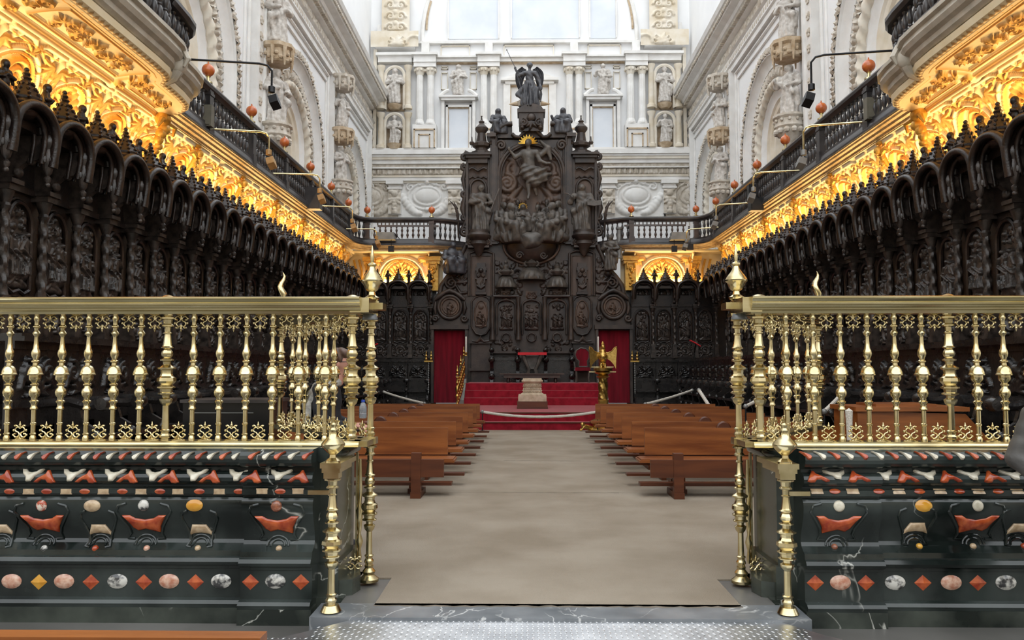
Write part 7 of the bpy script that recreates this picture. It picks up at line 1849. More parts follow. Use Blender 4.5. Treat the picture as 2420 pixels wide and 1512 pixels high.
    mb = MB(); mb.lathe([(0.05, 0), (0.05, 0.01), (0.025, 0.03), (0.022, 0.05), (0.042, 0.065), (0.066, 0.09), (0.08, 0.112), (0.08, 0.122), (0.068, 0.138), (0.05, 0.155), (0.036, 0.17), (0.028, 0.2), (0.032, 0.215), (0.02, 0.23), (0.024, 0.25), (0.012, 0.262)], 16, x, y, 0.985); ob('bulb_finial', mb.mesh('bulb_finial', 'brass', 35), t)
    # folded gate stile along the pier
    mb = MB(); mb.box(s * 1.55, s * 1.535, 6.36, 6.4, 0.05, 0.95); ob('gate_stile', mb.mesh('gate_stile', 'brass_rail'), t)
    mb = MB(); mb.lathe([(0.012, 0.1), (0.02, 0.14), (0.012, 0.2), (0.03, 0.26), (0.012, 0.32), (0.02, 0.4), (0.034, 0.5), (0.014, 0.56), (0.02, 0.66), (0.012, 0.9)], 10, s * 1.52, 6.38); ob('gate_baluster', mb.mesh('gate_baluster', 'brass'), t)
    ob('scroll_ornament', ORN, t, (s * 1.5, 6.12, 0.1), 0.4)
    return t
railing(-1, 'tall polished brass baluster railing on the left podium')
rr = railing(1, 'tall polished brass baluster railing on the right podium')
# ================================================================== pews (they face the viewer)
def pew_parts(L):
    D = {}
    D['backrest'] = MB().box(0, L, 0.0, 0.035, 0.46, 0.82).mesh('backrest', 'pew_wood')
    mb = MB(); mb.box(-0.13, L + 0.13, -0.44, 0.0, 0.40, 0.43); mb.box(-0.11, L + 0.11, -0.42, -0.02, 0.43, 0.445); D['seat'] = mb.mesh('seat', 'pew_wood')
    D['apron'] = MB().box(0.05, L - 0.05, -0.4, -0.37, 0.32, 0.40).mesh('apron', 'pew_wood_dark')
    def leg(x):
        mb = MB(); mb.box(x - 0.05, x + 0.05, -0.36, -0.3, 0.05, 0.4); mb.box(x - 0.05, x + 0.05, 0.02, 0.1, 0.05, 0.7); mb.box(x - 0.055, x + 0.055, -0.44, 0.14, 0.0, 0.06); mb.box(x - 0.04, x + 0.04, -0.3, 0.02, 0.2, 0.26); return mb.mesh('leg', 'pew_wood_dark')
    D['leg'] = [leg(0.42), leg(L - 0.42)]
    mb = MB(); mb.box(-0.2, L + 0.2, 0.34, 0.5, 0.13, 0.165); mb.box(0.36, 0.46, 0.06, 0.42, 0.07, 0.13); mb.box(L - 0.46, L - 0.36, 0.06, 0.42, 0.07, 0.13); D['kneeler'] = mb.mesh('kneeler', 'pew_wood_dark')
    mb = MB(); mb.lathe([(0.0, 0), (0.11, 0.0), (0.11, 0.03), (0.09, 0.045), (0.0, 0.045)], 20); mb.xf(Matrix.Translation((L * 0.5, 0.0, 0.72)) @ Matrix.Rotation(PI / 2, 4, 'X')); D['round_boss'] = mb.mesh('round_boss', 'pew_wood_dark')
    return D
PL = 2.75; PEW = pew_parts(PL)
ROWY = [10.95, 12.25, 13.5, 14.8, 16.1, 17.35, 18.62]
for s in (-1, 1):
    side = 'left' if s < 0 else 'right'
    for i, y in enumerate(ROWY):
        x = -1.27 - PL if s < 0 else 1.39
        t = thing('pew', 'brown wooden pew %s of the aisle, %s row from the viewer' % (side, ORD[i]), 'pew', (x, y, 0), 0, 'pews on the %s of the aisle' % side)
        Q = {n: ob(n, PEW[n], t) for n in ('backrest', 'seat', 'apron', 'kneeler')}; ob('round_boss', PEW['round_boss'], Q['backrest'])
        for l in PEW['leg']: ob('leg', l, t)
    # kneeling desk in front of the first pew
    x0 = -1.24 - PL if s < 0 else 1.34
    t = thing('kneeling_desk', 'low wooden kneeling frame in front of the first pew on the %s' % side, 'kneeler', (x0, 10.18, 0))
    ob('front_board', MB().box(0, PL, -0.04, 0.0, 0.26, 0.48).mesh('front_board', 'pew_wood_dark'), t)
    ob('kneeling_board', MB().box(-0.1, PL + 0.08, 0.16, 0.34, 0.13, 0.165).mesh('kneeling_board', 'pew_wood_dark'), t)
    for xx in (0.35, PL - 0.35) : ob('post', MB().box(xx - 0.06, xx + 0.06, -0.05, 0.05, 0.0, 0.56).mesh('post', 'pew_wood_dark'), t); ob('foot', MB().box(xx - 0.065, xx + 0.065, -0.07, 0.45, 0.0, 0.075).mesh('foot', 'pew_wood_dark'), t)
# near pew back at the bottom left corner
t = thing('pew', 'orange brown pew top cut off by the lower left corner of the picture', 'pew', (-3.4, 2.62, -0.14))
xr = at(622, 1500, 2.6).x + 3.4
zt = at(300, 1494, 2.62).z + 0.14
mb = MB(); mb.box(0, xr, -0.05, 0.02, zt - 0.03, zt); mb.box(0, xr - 0.03, -0.04, 0.0, zt - 0.42, zt - 0.03); ob('backrest', mb.mesh('backrest', 'pew_wood'), t)
ob('seat', MB().box(0, xr, -0.5, -0.05, 0.4, 0.44).mesh('seat', 'pew_wood'), t)
for xx in (0.2, xr - 0.25): ob('leg', MB().box(xx - 0.04, xx + 0.04, -0.48, 0.0, 0.0, zt - 0.1).mesh('leg', 'pew_wood_dark'), t)

# ================================================================== red dais
da = thing('red_dais', 'red carpeted dais with steps leading up to the throne', 'steps')
ZD = [0.21, 0.45]
def step(name, x0, x1, y0, y1, z0, z1, m='carpet_red'): ob(name, MB().box(x0, x1, y0, y1, z0, z1).mesh(name, m), da)
step('step', -2.05, 1.75, 21.6, 22.0, 0.0, ZD[0]); step('platform', -2.45, 2.45, 21.98, 26.5, 0.0, ZD[1])
for (y, z) in ((21.6, ZD[0]), (21.98, ZD[1])):
    ob('wooden_nosing', MB().box(-2.05 if z < 0.3 else -2.45, 1.75 if z < 0.3 else 2.45, y - 0.02, y + 0.03, z - 0.03, z + 0.004).mesh('wooden_nosing', 'pew_wood_dark'), da)
zz = ZD[1]
for k in range(3): step('step', -2.25, 2.3, 26.4 + 0.36 * k, 27.6 if k < 2 else 29.6, zz + 0.235 * k - 0.1, zz + 0.235 * (k + 1))
for s in (-1, 1):
    mb = MB(); x = s * 2.35
    mb.prism([(26.2, 0.0), (26.2, 0.62), (27.4, 1.3), (27.6, 1.3), (27.6, 0.0)], x - 0.12, x + 0.12, 'yz'); ob('side_cheek', mb.mesh('side_cheek', 'grey_side'), da)
# stone pedestal
p = at(1258, 966, 24.2)
t = thing('stone_pedestal', 'carved pale stone pedestal standing on the red dais', 'pedestal', (p.x, 24.3, ZD[1]))
mb = MB(); mb.box(-0.46, 0.46, -0.35, 0.35, 0, 0.06); mb.box(-0.45, 0.45, -0.34, 0.34, 0.06, 0.22); ob('dark_base', mb.mesh('dark_base', 'pew_wood_dark'), t)
mb = MB(); mb.box(-0.42, 0.42, -0.32, 0.32, 0.22, 0.38); mb.box(-0.41, 0.41, -0.31, 0.31, 0.38, 0.42); ob('plinth', mb.mesh('plinth', 'limestone'), t)
mb = MB(); mb.lathe([(0.36, 0.42), (0.3, 0.46), (0.27, 0.5), (0.3, 0.53), (0.28, 0.56), (0.25, 0.62), (0.29, 0.66), (0.24, 0.7), (0.27, 0.76), (0.32, 0.8), (0.32, 0.84), (0.28, 0.86), (0.28, 0.9)], 24, square=True, sy=0.8, phase=PI / 24); ob('shaft', mb.mesh('shaft', 'limestone', 25), t)
mb = MB()
for zc in (0.5, 0.6, 0.7):
    for k in range(12): mb.ball((-0.26 + 0.047 * k, -0.24, zc), 0.022, 5, 4)
ob('bead_rows', mb.mesh('bead_rows', 'limestone'), t)['kind'] = 'stuff'
# long low table behind it
p0, p1 = at(1181, 882, 28.4), at(1333, 882, 28.4)
t = thing('long_table', 'long dark wooden table between the dais steps and the throne', 'table', (0, 28.4, 1.155))
za = p0.z - 1.155
mb = MB(); mb.box(p0.x, p1.x, -0.3, 0.3, za - 0.04, za); ob('table_top', mb.mesh('table_top', 'gallery_wood_brown'), t)
mb = MB(); mb.box(p0.x + 0.15, p1.x - 0.15, -0.22, 0.22, za - 0.16, za - 0.04); ob('apron', mb.mesh('apron', 'gallery_wood_brown'), t)
for xx in (p0.x + 0.3, p1.x - 0.3): ob('leg', MB().lathe([(0.05, 0.0), (0.06, 0.05), (0.035, 0.12), (0.06, za - 0.25), (0.05, za - 0.16)], 10, xx, 0).mesh('leg', 'gallery_wood_brown'), t)
# red upholstered armchair
p = at(1374, 905, 28.8)
t = thing('armchair', 'armchair with carved frame and red velvet back beside the throne', 'chair', (p.x, 28.8, 1.155))
def bk(px, py): q = at(px, py, 28.95); return (q.x - p.x, q.z - 1.155)
outl = [bk(*q) for q in ((1372, 822), (1362, 828), (1359, 838), (1362, 848), (1368, 853), (1368, 866), (1388, 866), (1388, 853), (1392, 846), (1392, 832), (1384, 824))]
mb = MB(); mb.prism(outl, 0.1, 0.16); ob('backrest', mb.mesh('backrest', 'velvet_red'), t)
mb = MB(); mb.tube([(x, 0.1, z) for x, z in outl], 0.025, 6, True); ob('back_frame', mb.mesh('back_frame', 'reredos_statue'), t)
zs = bk(1374, 872)[1]
ob('seat', MB().box(-0.24, 0.3, -0.35, 0.15, zs - 0.06, zs + 0.06).mesh('seat', 'velvet_red'), t)
for (xx, yy) in ((-0.2, -0.3), (0.26, -0.3), (-0.2, 0.12), (0.26, 0.12)): ob('leg', MB().tube([(xx, yy, 0.0), (xx * 0.9, yy, 0.15), (xx, yy, zs)], [0.04, 0.025, 0.035], 6).mesh('leg', 'reredos_statue'), t)
for d in (-1, 1): ob('arm', MB().tube([(0.03 + d * 0.27, 0.1, zs + 0.22), (0.03 + d * 0.3, -0.3, zs + 0.24), (0.03 + d * 0.27, -0.32, zs)], 0.03, 6).mesh('arm', 'reredos_statue'), t)

# ================================================================== brass eagle lectern
pb = at(1420, 1012, 21.3)
t = thing('eagle_lectern', 'tall brass eagle lectern with spread wings right of the dais', 'lectern', (pb.x, 21.45, 0))
k = 21.45 / FPX
def lz(py): return at(1424, py, 21.45).z
X = at(1425, 900, 21.45).x - pb.x
mb = MB(); mb.lathe([(0.42, 0.0), (0.42, 0.04), (0.3, 0.1), (0.3, 0.2), (0.34, 0.22), (0.34, 0.26), (0.2, 0.32), (0.16, 0.4), (0.2, 0.46)], 18, X, 0); ob('base', mb.mesh('base', 'old_gold'), t)
for a in (0.0, 2.1, 4.2):
    P = [('c', (-0.1, 0, 0.08), (0.08, 0, 0.12), 0.055, 0.06), ('e', (0.14, 0, 0.17), (0.06, 0.05, 0.06)), ('c', (0.12, 0.03, 0.1), (0.2, 0.03, 0.02), 0.025, 0.02), ('c', (0.12, -0.03, 0.1), (0.2, -0.03, 0.02), 0.025, 0.02), ('c', (-0.12, 0.04, 0.06), (-0.1, 0.04, 0.02), 0.03, 0.025), ('c', (-0.12, -0.04, 0.06), (-0.1, -0.04, 0.02), 0.03, 0.025)]
    if a == 0.0: LION = sculpt('lion_foot', P, 'old_gold', h=0.018, k=0.02)
    aa = a + 3.5
    ob('lion_foot', LION, t, (X + 0.46 * math.cos(aa), 0.46 * math.sin(aa), 0.0), aa)
zc0, zc1 = lz(945), lz(893)
mb = MB(); mb.lathe([(0.17, 0.46), (0.15, 0.6), (0.19, zc0 - 0.2), (0.13, zc0 - 0.1), (0.15, zc0), (0.1, zc0 + 0.02)], 16, X, 0); ob('lower_stem', mb.mesh('lower_stem', 'old_gold'), t)
n = 20; vs = []; fs = []; m = 26
for i in range(m + 1):
    z = zc0 + (zc1 - zc0) * i / m
    for q in range(n): a = 2 * PI * q / n; r = 0.115 * (1 + 0.12 * math.cos(6 * a + z * 22)); vs.append((X + r * math.cos(a), r * math.sin(a), z))
for i in range(m):
    for q in range(n): fs.append((i * n + q, i * n + (q + 1) % n, (i + 1) * n + (q + 1) % n, (i + 1) * n + q))
mb = MB().add(vs, fs); ob('twisted_stem', mb.mesh('twisted_stem', 'old_gold', 50), t)
mb = MB(); mb.lathe([(0.12, zc1), (0.18, zc1 + 0.04), (0.12, zc1 + 0.08), (0.2, lz(882)), (0.22, lz(880)), (0.16, lz(878)), (0.24, lz(876)), (0.25, lz(870)), (0.14, lz(868))], 16, X, 0); ob('capital', mb.mesh('capital', 'old_gold', 30), t)
E_ = [('c', (0, 0, 0.06), (0, -0.06, 0.3), 0.05, 0.105), ('c', (0, -0.06, 0.3), (0, -0.03, 0.44), 0.11, 0.075), ('c', (0, -0.03, 0.44), (0, -0.02, 0.54), 0.06, 0.055), ('e', (0, -0.05, 0.57), (0.055, 0.065, 0.06)), ('c', (0, -0.1, 0.57), (0, -0.15, 0.53), 0.03, 0.01, 0.01),
      ('c', (0, 0.02, 0.16), (0, 0.1, -0.02), 0.05, 0.07), ('c', (-0.05, -0.05, 0.1), (-0.06, -0.08, 0.0), 0.04, 0.03), ('c', (0.05, -0.05, 0.1), (0.06, -0.08, 0.0), 0.04, 0.03)]
ob('eagle_body', sculpt('eagle_body', E_, 'old_gold', h=0.014, k=0.03, fold=lambda x, y, z: 0.004 * np.sin(z * 70 + np.abs(x) * 60)), t, (X, 0, lz(870)), 0, 1.0)
mb = MB(); mb.lathe([(0.04, 0), (0.05, 0.03), (0.03, 0.08), (0.012, 0.12)], 8, X, -0.02, lz(870) + 0.6); ob('crest', mb.mesh('crest', 'old_gold'), t)
for d in (-1, 1):
    w = [(d * 0.05, 0.42), (d * 0.14, 0.41), (d * 0.24, 0.45), (d * 0.32, 0.55), (d * 0.37, 0.57), (d * 0.38, 0.5), (d * 0.36, 0.25), (d * 0.35, -0.02), (d * 0.29, 0.1), (d * 0.2, 0.2), (d * 0.1, 0.26), (d * 0.05, 0.28)]
    mb = MB(); st0 = len(mb.v); mb.prism([(x, z) for x, z in w], 0.0, 0.03); 
    ob('wing', mb.mesh('wing', 'old_gold', 30), t, (X, 0.02, lz(870)), -d * 0.25)
    mb = MB(); mb.tube([(x, -0.005, z) for x, z in w[:6]], 0.014, 6); ob('wing_edge', mb.mesh('wing_edge', 'old_gold'), t, (X, 0.02, lz(870)), -d * 0.25)
mb = MB(); mb.box(X - 0.36, X + 0.36, 0.1, 0.14, lz(880), lz(877)); mb.box(X - 0.3, X + 0.3, 0.1, 0.14, lz(868), lz(866)); ob('book_rest', mb.mesh('book_rest', 'brass_rail'), t)

# ================================================================== gilt stair railings with candles
for s in (-1, 1):
    side = 'left' if s < 0 else 'right'
    x = s * 2.32; t = thing('gilt_stair_railing', 'ornate gilt stair railing on the %s edge of the dais' % side, 'railing')
    y0, y1 = (24.8, 27.4) if s < 0 else (26.3, 27.4)
    fl = lambda y: 0.45 if y < 26.3 else 0.45 + 0.65 * min(1, (y - 26.3) / 1.1)
    n = 9 if s < 0 else 5
    mb = MB(); mb.tube([(x, y0, fl(y0) + 0.95), (x, y1, fl(y1) + 0.95)], 0.05, 8); ob('handrail', mb.mesh('handrail', 'brass_rail'), t)
    mb = MB(); mb.tube([(x, y0, fl(y0) + 0.05), (x, y1, fl(y1) + 0.05)], 0.04, 8); ob('bottom_rail', mb.mesh('bottom_rail', 'brass_rail'), t)
    for i in range(n):
        y = y0 + (y1 - y0) * i / (n - 1)
        z0 = fl(y0) + (fl(y1) - fl(y0)) * i / (n - 1)
        mb = MB(); pr = [(0.03, 0.05), (0.05, 0.1), (0.02, 0.16), (0.035, 0.25), (0.06, 0.35), (0.025, 0.42), (0.05, 0.5), (0.06, 0.6), (0.02, 0.68), (0.045, 0.76), (0.02, 0.82), (0.04, 0.92)]
        mb.lathe(pr, 10, x, y, z0); ob('baluster', mb.mesh('baluster', 'old_gold'), t)
        if i in (0, n - 1, n // 2):
            mb = MB(); mb.lathe([(0.03, 0.98), (0.05, 1.02), (0.02, 1.06), (0.045, 1.12), (0.015, 1.2), (0.02, 1.24), (0.004, 1.3)], 10, x, y, z0); ob('finial', mb.mesh('finial', 'old_gold'), t)
    px = 1101.5 if s < 0 else 1413.5
    q = at(px, 795, 27.3); z0 = at(px, 832, 27.3).z
    c = thing('altar_candle', 'slim white candle above the %s stair railing' % side, 'candle', (q.x, 27.3, z0 - 0.12))
    ob('wax', MB().lathe([(0.022, 0.1), (0.024, 0.12), (0.028, q.z - z0 + 0.1), (0.01, q.z - z0 + 0.12)], 10).mesh('wax', 'candle_wax'), c); ob('holder', MB().lathe([(0.06, 0), (0.03, 0.03), (0.05, 0.08), (0.04, 0.12)], 10).mesh('holder', 'old_gold'), c)
    # brass posts at the ends of the far lower stalls
    q = at(1013 if s < 0 else 1500, 846, 29.1)
    g = thing('brass_stall_post', 'thin beaded brass post at the far lower stall end on the %s' % side, 'post', (q.x, 29.1, 0.0))
    mb = MB(); pr = [(0.02, 0.75)]
    z = 0.75
    while z < q.z - 0.12: pr += [(0.016, z + 0.02), (0.032, z + 0.05), (0.016, z + 0.08)]; z += 0.085
    mb.lathe(pr, 8); ob('beaded_shaft', mb.mesh('beaded_shaft', 'grey_metal'), g)
    ob('pole', MB().lathe([(0.03, 0.0), (0.012, 0.05), (0.012, 0.78)], 8).mesh('pole', 'black_metal'), g)
    for dx in (-0.09, 0.09): ob('finial', MB().lathe([(0.05, -0.1), (0.06, -0.02), (0.03, 0.02), (0.055, 0.08), (0.02, 0.14), (0.028, 0.18), (0.006, 0.26)], 10, dx, 0, q.z).mesh('finial', 'old_gold'), g)
    ob('cross_bar', MB().box(-0.16, 0.16, -0.04, 0.04, q.z - 0.14, q.z - 0.09).mesh('cross_bar', 'old_gold'), g)

# ================================================================== rope barriers
def rope(label, a, b, sag=0.0, r=0.022, hooks=True):
    t = thing('rope_barrier', label, 'rope', (0, 0, 0))
    A, B = Vector(a), Vector(b); n = 22
    ob('rope', MB().tube([A.lerp(B, i / n) + Vector((0, 0, -sag * 4 * (i / n) * (1 - i / n))) for i in range(n + 1)], [r * (1 + 0.15 * (i % 2)) for i in range(n + 1)], 8).mesh('rope', 'rope'), t)
    for q in (A, B):
        ob('end_hook', MB().ball(q, r * 1.5, 8, 6).mesh('end_hook', 'grey_metal'), t)
        if hooks: ob('post', MB().lathe([(0.09, 0), (0.09, 0.015), (0.014, 0.03), (0.014, q.z)], 10, q.x, q.y).mesh('post', 'black_metal'), t)
rope('cream rope sagging across the front of the red dais', at(1140, 973, 21.1), at(1412, 973, 21.1), 0.13, 0.032)
rope('cream rope running from the left stalls down to the pews', at(907, 926, 24.0), at(1003, 953, 21.5), 0.02, 0.03)
rope('cream rope running from the right stalls down to the pews', at(1636, 922, 24.0), at(1525, 955, 21.0), 0.02, 0.034)
rope('short pale strap hanging beside the right stalls above the last pew', at(1652, 922, 20.5), at(1678, 962, 19.5), 0.0, 0.04)
rope('cream rope seen between the balusters of the right railing', at(1948, 972, 12.5), at(1990, 930, 13.5), 0.01, 0.03)
rope('cream rope hanging behind the right tall brass post', at(1762, 960, 13.0), at(1800, 938, 14.0), 0.01, 0.026)
t = thing('rope_stand', 'white roped stand behind the balusters of the right railing', 'stand', (at(2008, 1040, 9.0).x, 9.0, 0))
ob('pole', MB().lathe([(0.035, 0.02), (0.03, 0.9), (0.04, 1.15), (0.0, 1.18)], 12).mesh('pole', 'rope'), t); ob('foot', MB().lathe([(0.15, 0), (0.15, 0.02), (0.04, 0.03)], 16).mesh('foot', 'brass'), t)

# ================================================================== furniture behind the railings
zt = at(2100, 957, 9.2).z; xa, xb, xc = at(2022, 960, 9.2).x, at(2282, 970, 9.2).x, at(2350, 1040, 9.2).x
t = thing('wooden_cabinet', 'orange brown wooden cabinet behind the right brass railing', 'cabinet', (0, 9.2, 0))
mb = MB(); mb.prism([(xa + 0.02, 0.05), (xc, 0.05), (xc, zt - 0.45), (xb, zt - 0.1), (xa + 0.02, zt - 0.06)], 0.0, 0.7); ob('body', mb.mesh('body', 'pew_wood'), t)
mb = MB(); mb.box(xa - 0.02, xb + 0.02, -0.05, 0.72, zt - 0.07, zt - 0.02); mb.box(xa + 0.25, xb - 0.3, 0.05, 0.6, zt - 0.02, zt + 0.01); ob('top', mb.mesh('top', 'pew_wood'), t)
ob('plinth', MB().box(xa, xc, -0.02, 0.72, 0.0, 0.06).mesh('plinth', 'pew_wood_dark'), t)
zt = at(540, 942, 8.0).z; xa, xb = at(438, 945, 7.8).x, at(640, 945, 7.8).x
t = thing('upright_piano', 'glossy black piano behind the left brass railing', 'piano', (0, 8.05, 0))
mb = MB(); mb.box(xa, xb, -0.3, 0.3, 0.45, zt - 0.03); mb.box(xa, xb, -0.3, 0.3, 0.1, 0.45); ob('case', mb.mesh('case', 'black_lacquer'), t)
ob('lid', MB().box(xa - 0.02, xb + 0.02, -0.33, 0.32, zt - 0.03, zt).mesh('lid', 'gallery_wood'), t)
ob('key_ledge', MB().box(xa + 0.03, xb - 0.2, -0.5, -0.3, 0.82, 0.88).mesh('key_ledge', 'black_lacquer'), t)
ob('trim_strip', MB().box(xa + 0.1, xb - 0.15, -0.306, -0.3, zt - 0.13, zt - 0.122).mesh('trim_strip', 'grey_metal'), t)
for xx in (xa + 0.05, xb - 0.05): ob('leg', MB().box(xx - 0.04, xx + 0.04, -0.48, -0.3, 0.0, 0.82).mesh('leg', 'black_lacquer'), t)
# little red ledges on the far stalls
for s, (a, b), lb in ((-1, ((876, 822), (893, 812)), 'small bright red book rest left of the left tall brass post'), (1, ((1630, 804), (1655, 818)), 'small bright red book rest on the far right stalls')):
    A, B = at(*a, 28.3), at(*b, 28.3)
    t = thing('book_rest', lb, 'book rest'); mb = MB()
    mb.tube([A, A.lerp(B, 0.5) + Vector((0, 0, 0.02)), B], 0.05, 8, flat=0.5); ob('red_cloth', mb.mesh('red_cloth', 'cushion_red'), t)
    ob('support', MB().tube([A.lerp(B, 0.6), A.lerp(B, 0.6) + Vector((0, 0.3, -0.3)), Vector((A.lerp(B, 0.6).x, 28.6, 0.4))], 0.03, 6).mesh('support', 'stall_black'), t)
# ================================================================== visitors
def limb(P, pts, rs, k=0.03):
    for a, b, ra, rb in zip(pts, pts[1:], rs, rs[1:]): P.append(('c', a, b, ra, rb, k))
def hand(P, w, d, side=1, curl=0.3, r=0.009):
    """palm and five fingers from wrist w along direction d (in x/y/z)"""
    d = Vector(d).normalized(); up = Vector((0, 0, 1)) if abs(d.z) < 0.8 else Vector((0, 1, 0)); ac = d.cross(up).normalized(); n = ac.cross(d)
    w = Vector(w); pal = w + d * 0.05
    P.append(('c', tuple(w), tuple(pal + d * 0.03), 0.026, 0.03, 0.02)); P.append(('c', tuple(pal - ac * 0.018), tuple(pal + ac * 0.018 + d * 0.02), 0.02, 0.02, 0.02))
    for i, L in enumerate((0.06, 0.072, 0.068, 0.052)):
        b = pal + d * 0.03 + ac * (0.024 - 0.016 * i); m_ = b + d * L * 0.55 - n * L * curl * 0.4; e = m_ + d * L * 0.35 - n * L * curl
        P.append(('c', tuple(b), tuple(m_), r, r, 0.006)); P.append(('c', tuple(m_), tuple(e), r, r * 0.85, 0.004))
    th = w + d * 0.03 + ac * 0.025 * side; t2 = th + (ac * side * 0.6 + d * 0.8).normalized() * 0.04; t3 = t2 + d * 0.03 - n * 0.01
    P.append(('c', tuple(th), tuple(t2), 0.013, 0.011, 0.01)); P.append(('c', tuple(t2), tuple(t3), 0.011, 0.008, 0.004))
def head_prims(c, f, sc=1.0):
    """skull, face, nose, chin, ears; f = facing direction in xy"""
    c = Vector(c); f = Vector((f[0], f[1], 0)).normalized(); r = Vector((-f.y, f.x, 0))
    def q(a, b, z): return tuple(c + f * a * sc + r * b * sc + Vector((0, 0, z * sc)))
    P = [('e', q(0, 0, 0.02), (0.085 * sc,) * 2 + (0.1 * sc,), 0.02), ('c', q(0.03, 0, -0.02), q(0.045, 0, -0.085), 0.066 * sc, 0.04 * sc, 0.02), ('c', q(0.088, 0, 0.0), q(0.108, 0, -0.03), 0.012 * sc, 0.016 * sc, 0.012),
         ('e', q(0.085, 0, -0.07), (0.02 * sc, 0.02 * sc, 0.012 * sc), 0.008), ('e', q(0.075, 0, -0.1), (0.026 * sc,) * 3, 0.015)]
    for d in (-1, 1):
        P += [('e', q(0.082, d * 0.03, 0.012), (0.014 * sc, 0.018 * sc, 0.01 * sc), 0.008), ('e', q(-0.005, d * 0.083, -0.01), (0.02 * sc, 0.014 * sc, 0.03 * sc), 0.006), ('e', q(0.078, d * 0.03, 0.032), (0.014 * sc, 0.024 * sc, 0.008 * sc), 0.01)]
    P.append(('c', q(-0.02, 0, -0.06), q(-0.035, 0, -0.16), 0.055 * sc, 0.06 * sc, 0.02))
    return P
# --- visitor behind the left railing, seen in profile facing right
hp = at(806, 858, 7.35); hx, hy, hz = hp.x, 7.35, hp.z
per = thing('person', 'person in dark coat and pale scarf behind the left brass railing, facing right', 'person', (hx - 0.1, hy, 0))
ox = hx - 0.1
def L_(x, y, z): return (x, y, z)
B = []
HX = 0.1
limb(B, [(0.02, 0.09, 0.08), (-0.02, 0.09, 0.48), (-0.05, 0.08, 0.9)], [0.06, 0.08, 0.1]); limb(B, [(0.12, -0.1, 0.08), (0.04, -0.09, 0.48), (-0.05, -0.08, 0.9)], [0.06, 0.08, 0.1])
limb(B, [(-0.06, 0, 0.92), (-0.07, 0, 1.15), (-0.04, 0, 1.36)], [0.17, 0.16, 0.15], 0.06); B.append(('c', (-0.03, -0.17, 1.42), (-0.03, 0.17, 1.42), 0.075, 0.075, 0.06))
limb(B, [(-0.03, -0.2, 1.41), (-0.02, -0.26, 1.14), (0.22, -0.2, 1.1)], [0.072, 0.06, 0.045]); limb(B, [(-0.03, 0.2, 1.41), (-0.04, 0.26, 1.14), (0.2, 0.2, 1.06)], [0.072, 0.06, 0.045])
B.append(('c', (0.02, 0.09, 0.06), (0.14, 0.09, 0.05), 0.05, 0.045, 0.02)); B.append(('c', (0.12, -0.1, 0.06), (0.24, -0.1, 0.05), 0.05, 0.045, 0.02))
ob('dark_coat', sculpt('dark_coat', B, 'coat_navy', h=0.018, k=0.04, fold=lambda X, Y, Z: 0.006 * np.sin(Z * 40 + X * 30)), per)
S = head_prims((HX, 0, hz), (1, -0.15)); S.append(('c', (HX - 0.05, 0, hz - 0.14), (-0.02, 0, 1.44), 0.058, 0.065, 0.02))
ob('head', sculpt('head', S, 'skin', h=0.009, k=0.02), per)
Hd = []; hand(Hd, (0.24, -0.2, 1.1), (1, 0.1, 0.05), 1, 0.7); ob('hand', sculpt('hand', Hd, 'skin', h=0.0055, k=0.01), per)
Hd = []; hand(Hd, (0.21, 0.2, 1.06), (1, -0.1, 0), -1, 0.4); ob('hand', sculpt('hand', Hd, 'skin', h=0.0055, k=0.01), per)
Hr = [('e', (HX - 0.03, 0, hz + 0.045), (0.105, 0.1, 0.1)), ('c', (HX - 0.08, 0, hz), (HX - 0.09, 0, hz - 0.1), 0.075, 0.05), ('e', (HX + 0.04, 0, hz + 0.09), (0.06, 0.08, 0.04))]
ob('hair', sculpt('hair', Hr, 'hair_brown', h=0.011, k=0.03, fold=lambda X, Y, Z: 0.004 * np.sin(X * 90 + Z * 60), cut=lambda X, Y, Z: -(np.hypot((X - HX - 0.14) / 1.0, (Z - hz + 0.06) / 1.1) - 0.115)), per)
mb = MB(); mb.tube([(-0.02 + 0.1 * math.cos(a), 0.11 * math.sin(a), 1.47 + 0.02 * math.cos(a)) for a in np.linspace(0, 2 * PI, 18)[:-1]], 0.04, 8, True); mb.tube([(-0.1, -0.1, 1.45), (-0.16, -0.17, 1.3), (-0.15, -0.19, 1.1)], [0.05, 0.06, 0.05], 8, flat=0.5); ob('scarf', mb.mesh('scarf', 'scarf_grey'), per)
mb = MB()
mb.tube([(HX + 0.02, -0.09, hz + 0.012), (HX + 0.1, -0.07, hz + 0.012)], 0.003, 5)
for d in (-1, 1): mb.tube([(HX + 0.103, d * 0.034 + 0.022 * math.cos(a), hz + 0.008 + 0.02 * math.sin(a)) for a in np.linspace(0, 2 * PI, 14)[:-1]], 0.003, 5, True)
ob('glasses', mb.mesh('glasses', 'black_metal'), per)
q = at(857, 988, 7.15)
bt = thing('water_bottle', 'clear water bottle with blue cap held up beside the left tall post', 'bottle', (q.x, 7.16, q.z))
hb = at(857, 945, 7.15).z - q.z
ob('bottle', MB().lathe([(0.03, 0), (0.034, 0.01), (0.034, hb * 0.25), (0.03, hb * 0.28), (0.034, hb * 0.32), (0.034, hb * 0.6), (0.02, hb * 0.82), (0.013, hb * 0.86), (0.013, hb * 0.9)], 16).mesh('bottle', 'plastic_clear'), bt)
ob('cap', MB().lathe([(0.017, hb * 0.88), (0.017, hb), (0.014, hb * 1.01)], 14).mesh('cap', 'plastic_blue'), bt)
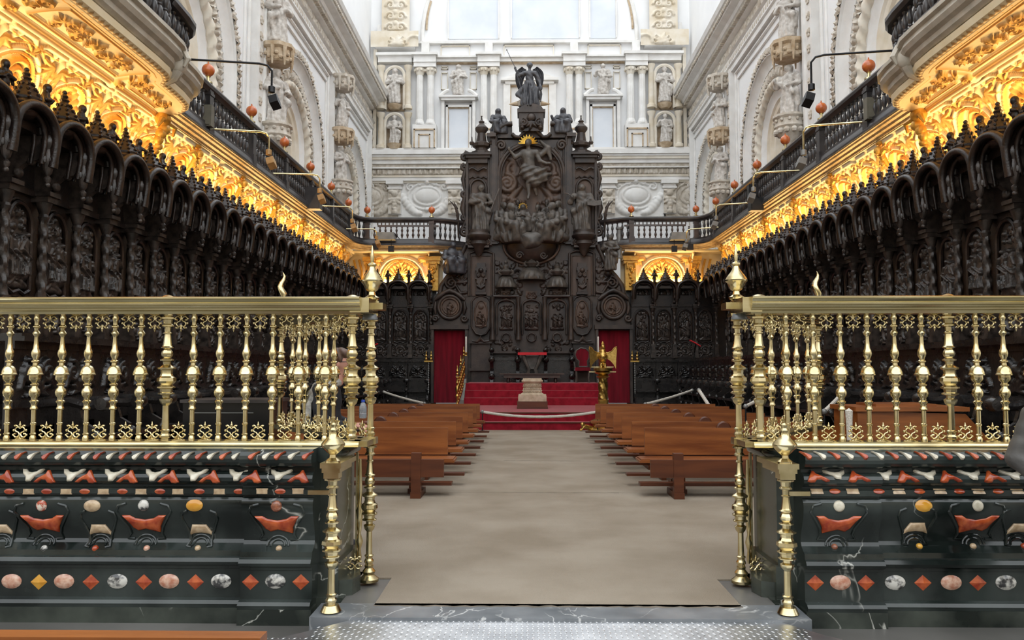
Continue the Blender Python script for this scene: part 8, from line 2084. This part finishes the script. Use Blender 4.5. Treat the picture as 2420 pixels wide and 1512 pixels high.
# --- visitor cut off by the right edge of the picture
pe = at(2425, 858, 5.0)
per = thing('person', 'person in grey padded jacket cut off by the right edge of the picture', 'person', (pe.x + 0.29, 5.0, -0.14)); zh = pe.z + 0.14
B = []
limb(B, [(-0.09, 0, 0.95), (-0.1, 0.02, 0.5), (-0.1, 0.02, 0.08)], [0.1, 0.08, 0.06]); limb(B, [(0.09, 0, 0.95), (0.1, 0.0, 0.5), (0.1, 0.02, 0.08)], [0.1, 0.08, 0.06])
B.append(('c', (-0.1, 0.02, 0.05), (-0.11, -0.12, 0.045), 0.05, 0.045, 0.02)); B.append(('c', (0.1, 0.02, 0.05), (0.11, -0.12, 0.045), 0.05, 0.045, 0.02)); B.append(('c', (-0.06, 0, 0.98), (0.06, 0, 0.98), 0.13, 0.13))
ob('trousers', sculpt('trousers', B, 'trousers_dark', h=0.018, k=0.04), per)
J = []
limb(J, [(0, 0, 0.98), (0, 0, 1.2), (0, 0, 1.42)], [0.19, 0.185, 0.17], 0.06); J.append(('c', (-0.19, 0, 1.46), (0.19, 0, 1.46), 0.085, 0.085, 0.06)); J.append(('c', (0, 0, 1.5), (0, 0, 1.57), 0.09, 0.075, 0.04))
limb(J, [(-0.24, 0.0, 1.45), (-0.31, 0.06, 1.2), (-0.2, -0.14, 1.02)], [0.088, 0.078, 0.06]); limb(J, [(0.24, 0.0, 1.45), (0.3, 0.05, 1.18), (0.2, -0.16, 1.12)], [0.088, 0.078, 0.06])
ob('jacket', sculpt('jacket', J, 'jacket_grey', h=0.015, k=0.04, fold=lambda X, Y, Z: 0.003 * np.sin(Z * 60 + 3 * np.sin(X * 14))), per)
S = head_prims((0, -0.02, zh), (0, 1)); S.append(('c', (0, 0, zh - 0.12), (0, 0, 1.5), 0.055, 0.065, 0.02)); ob('head', sculpt('head', S, 'skin', h=0.011, k=0.02), per)
ob('hair', sculpt('hair', [('e', (0, -0.045, zh + 0.04), (0.105, 0.105, 0.11)), ('c', (0, -0.08, zh), (0, -0.08, zh - 0.13), 0.085, 0.06)], 'hair_dark', h=0.013, k=0.03, fold=lambda X, Y, Z: 0.004 * np.sin(X * 100 + Z * 50)), per)
for d, w in ((-1, (-0.19, -0.16, 1.01)), (1, (0.19, -0.18, 1.11))):
    Hd = []; hand(Hd, w, (-d * 0.5, -0.8, 0.1), -d, 0.5); ob('hand', sculpt('hand', Hd, 'skin', h=0.006, k=0.01), per)
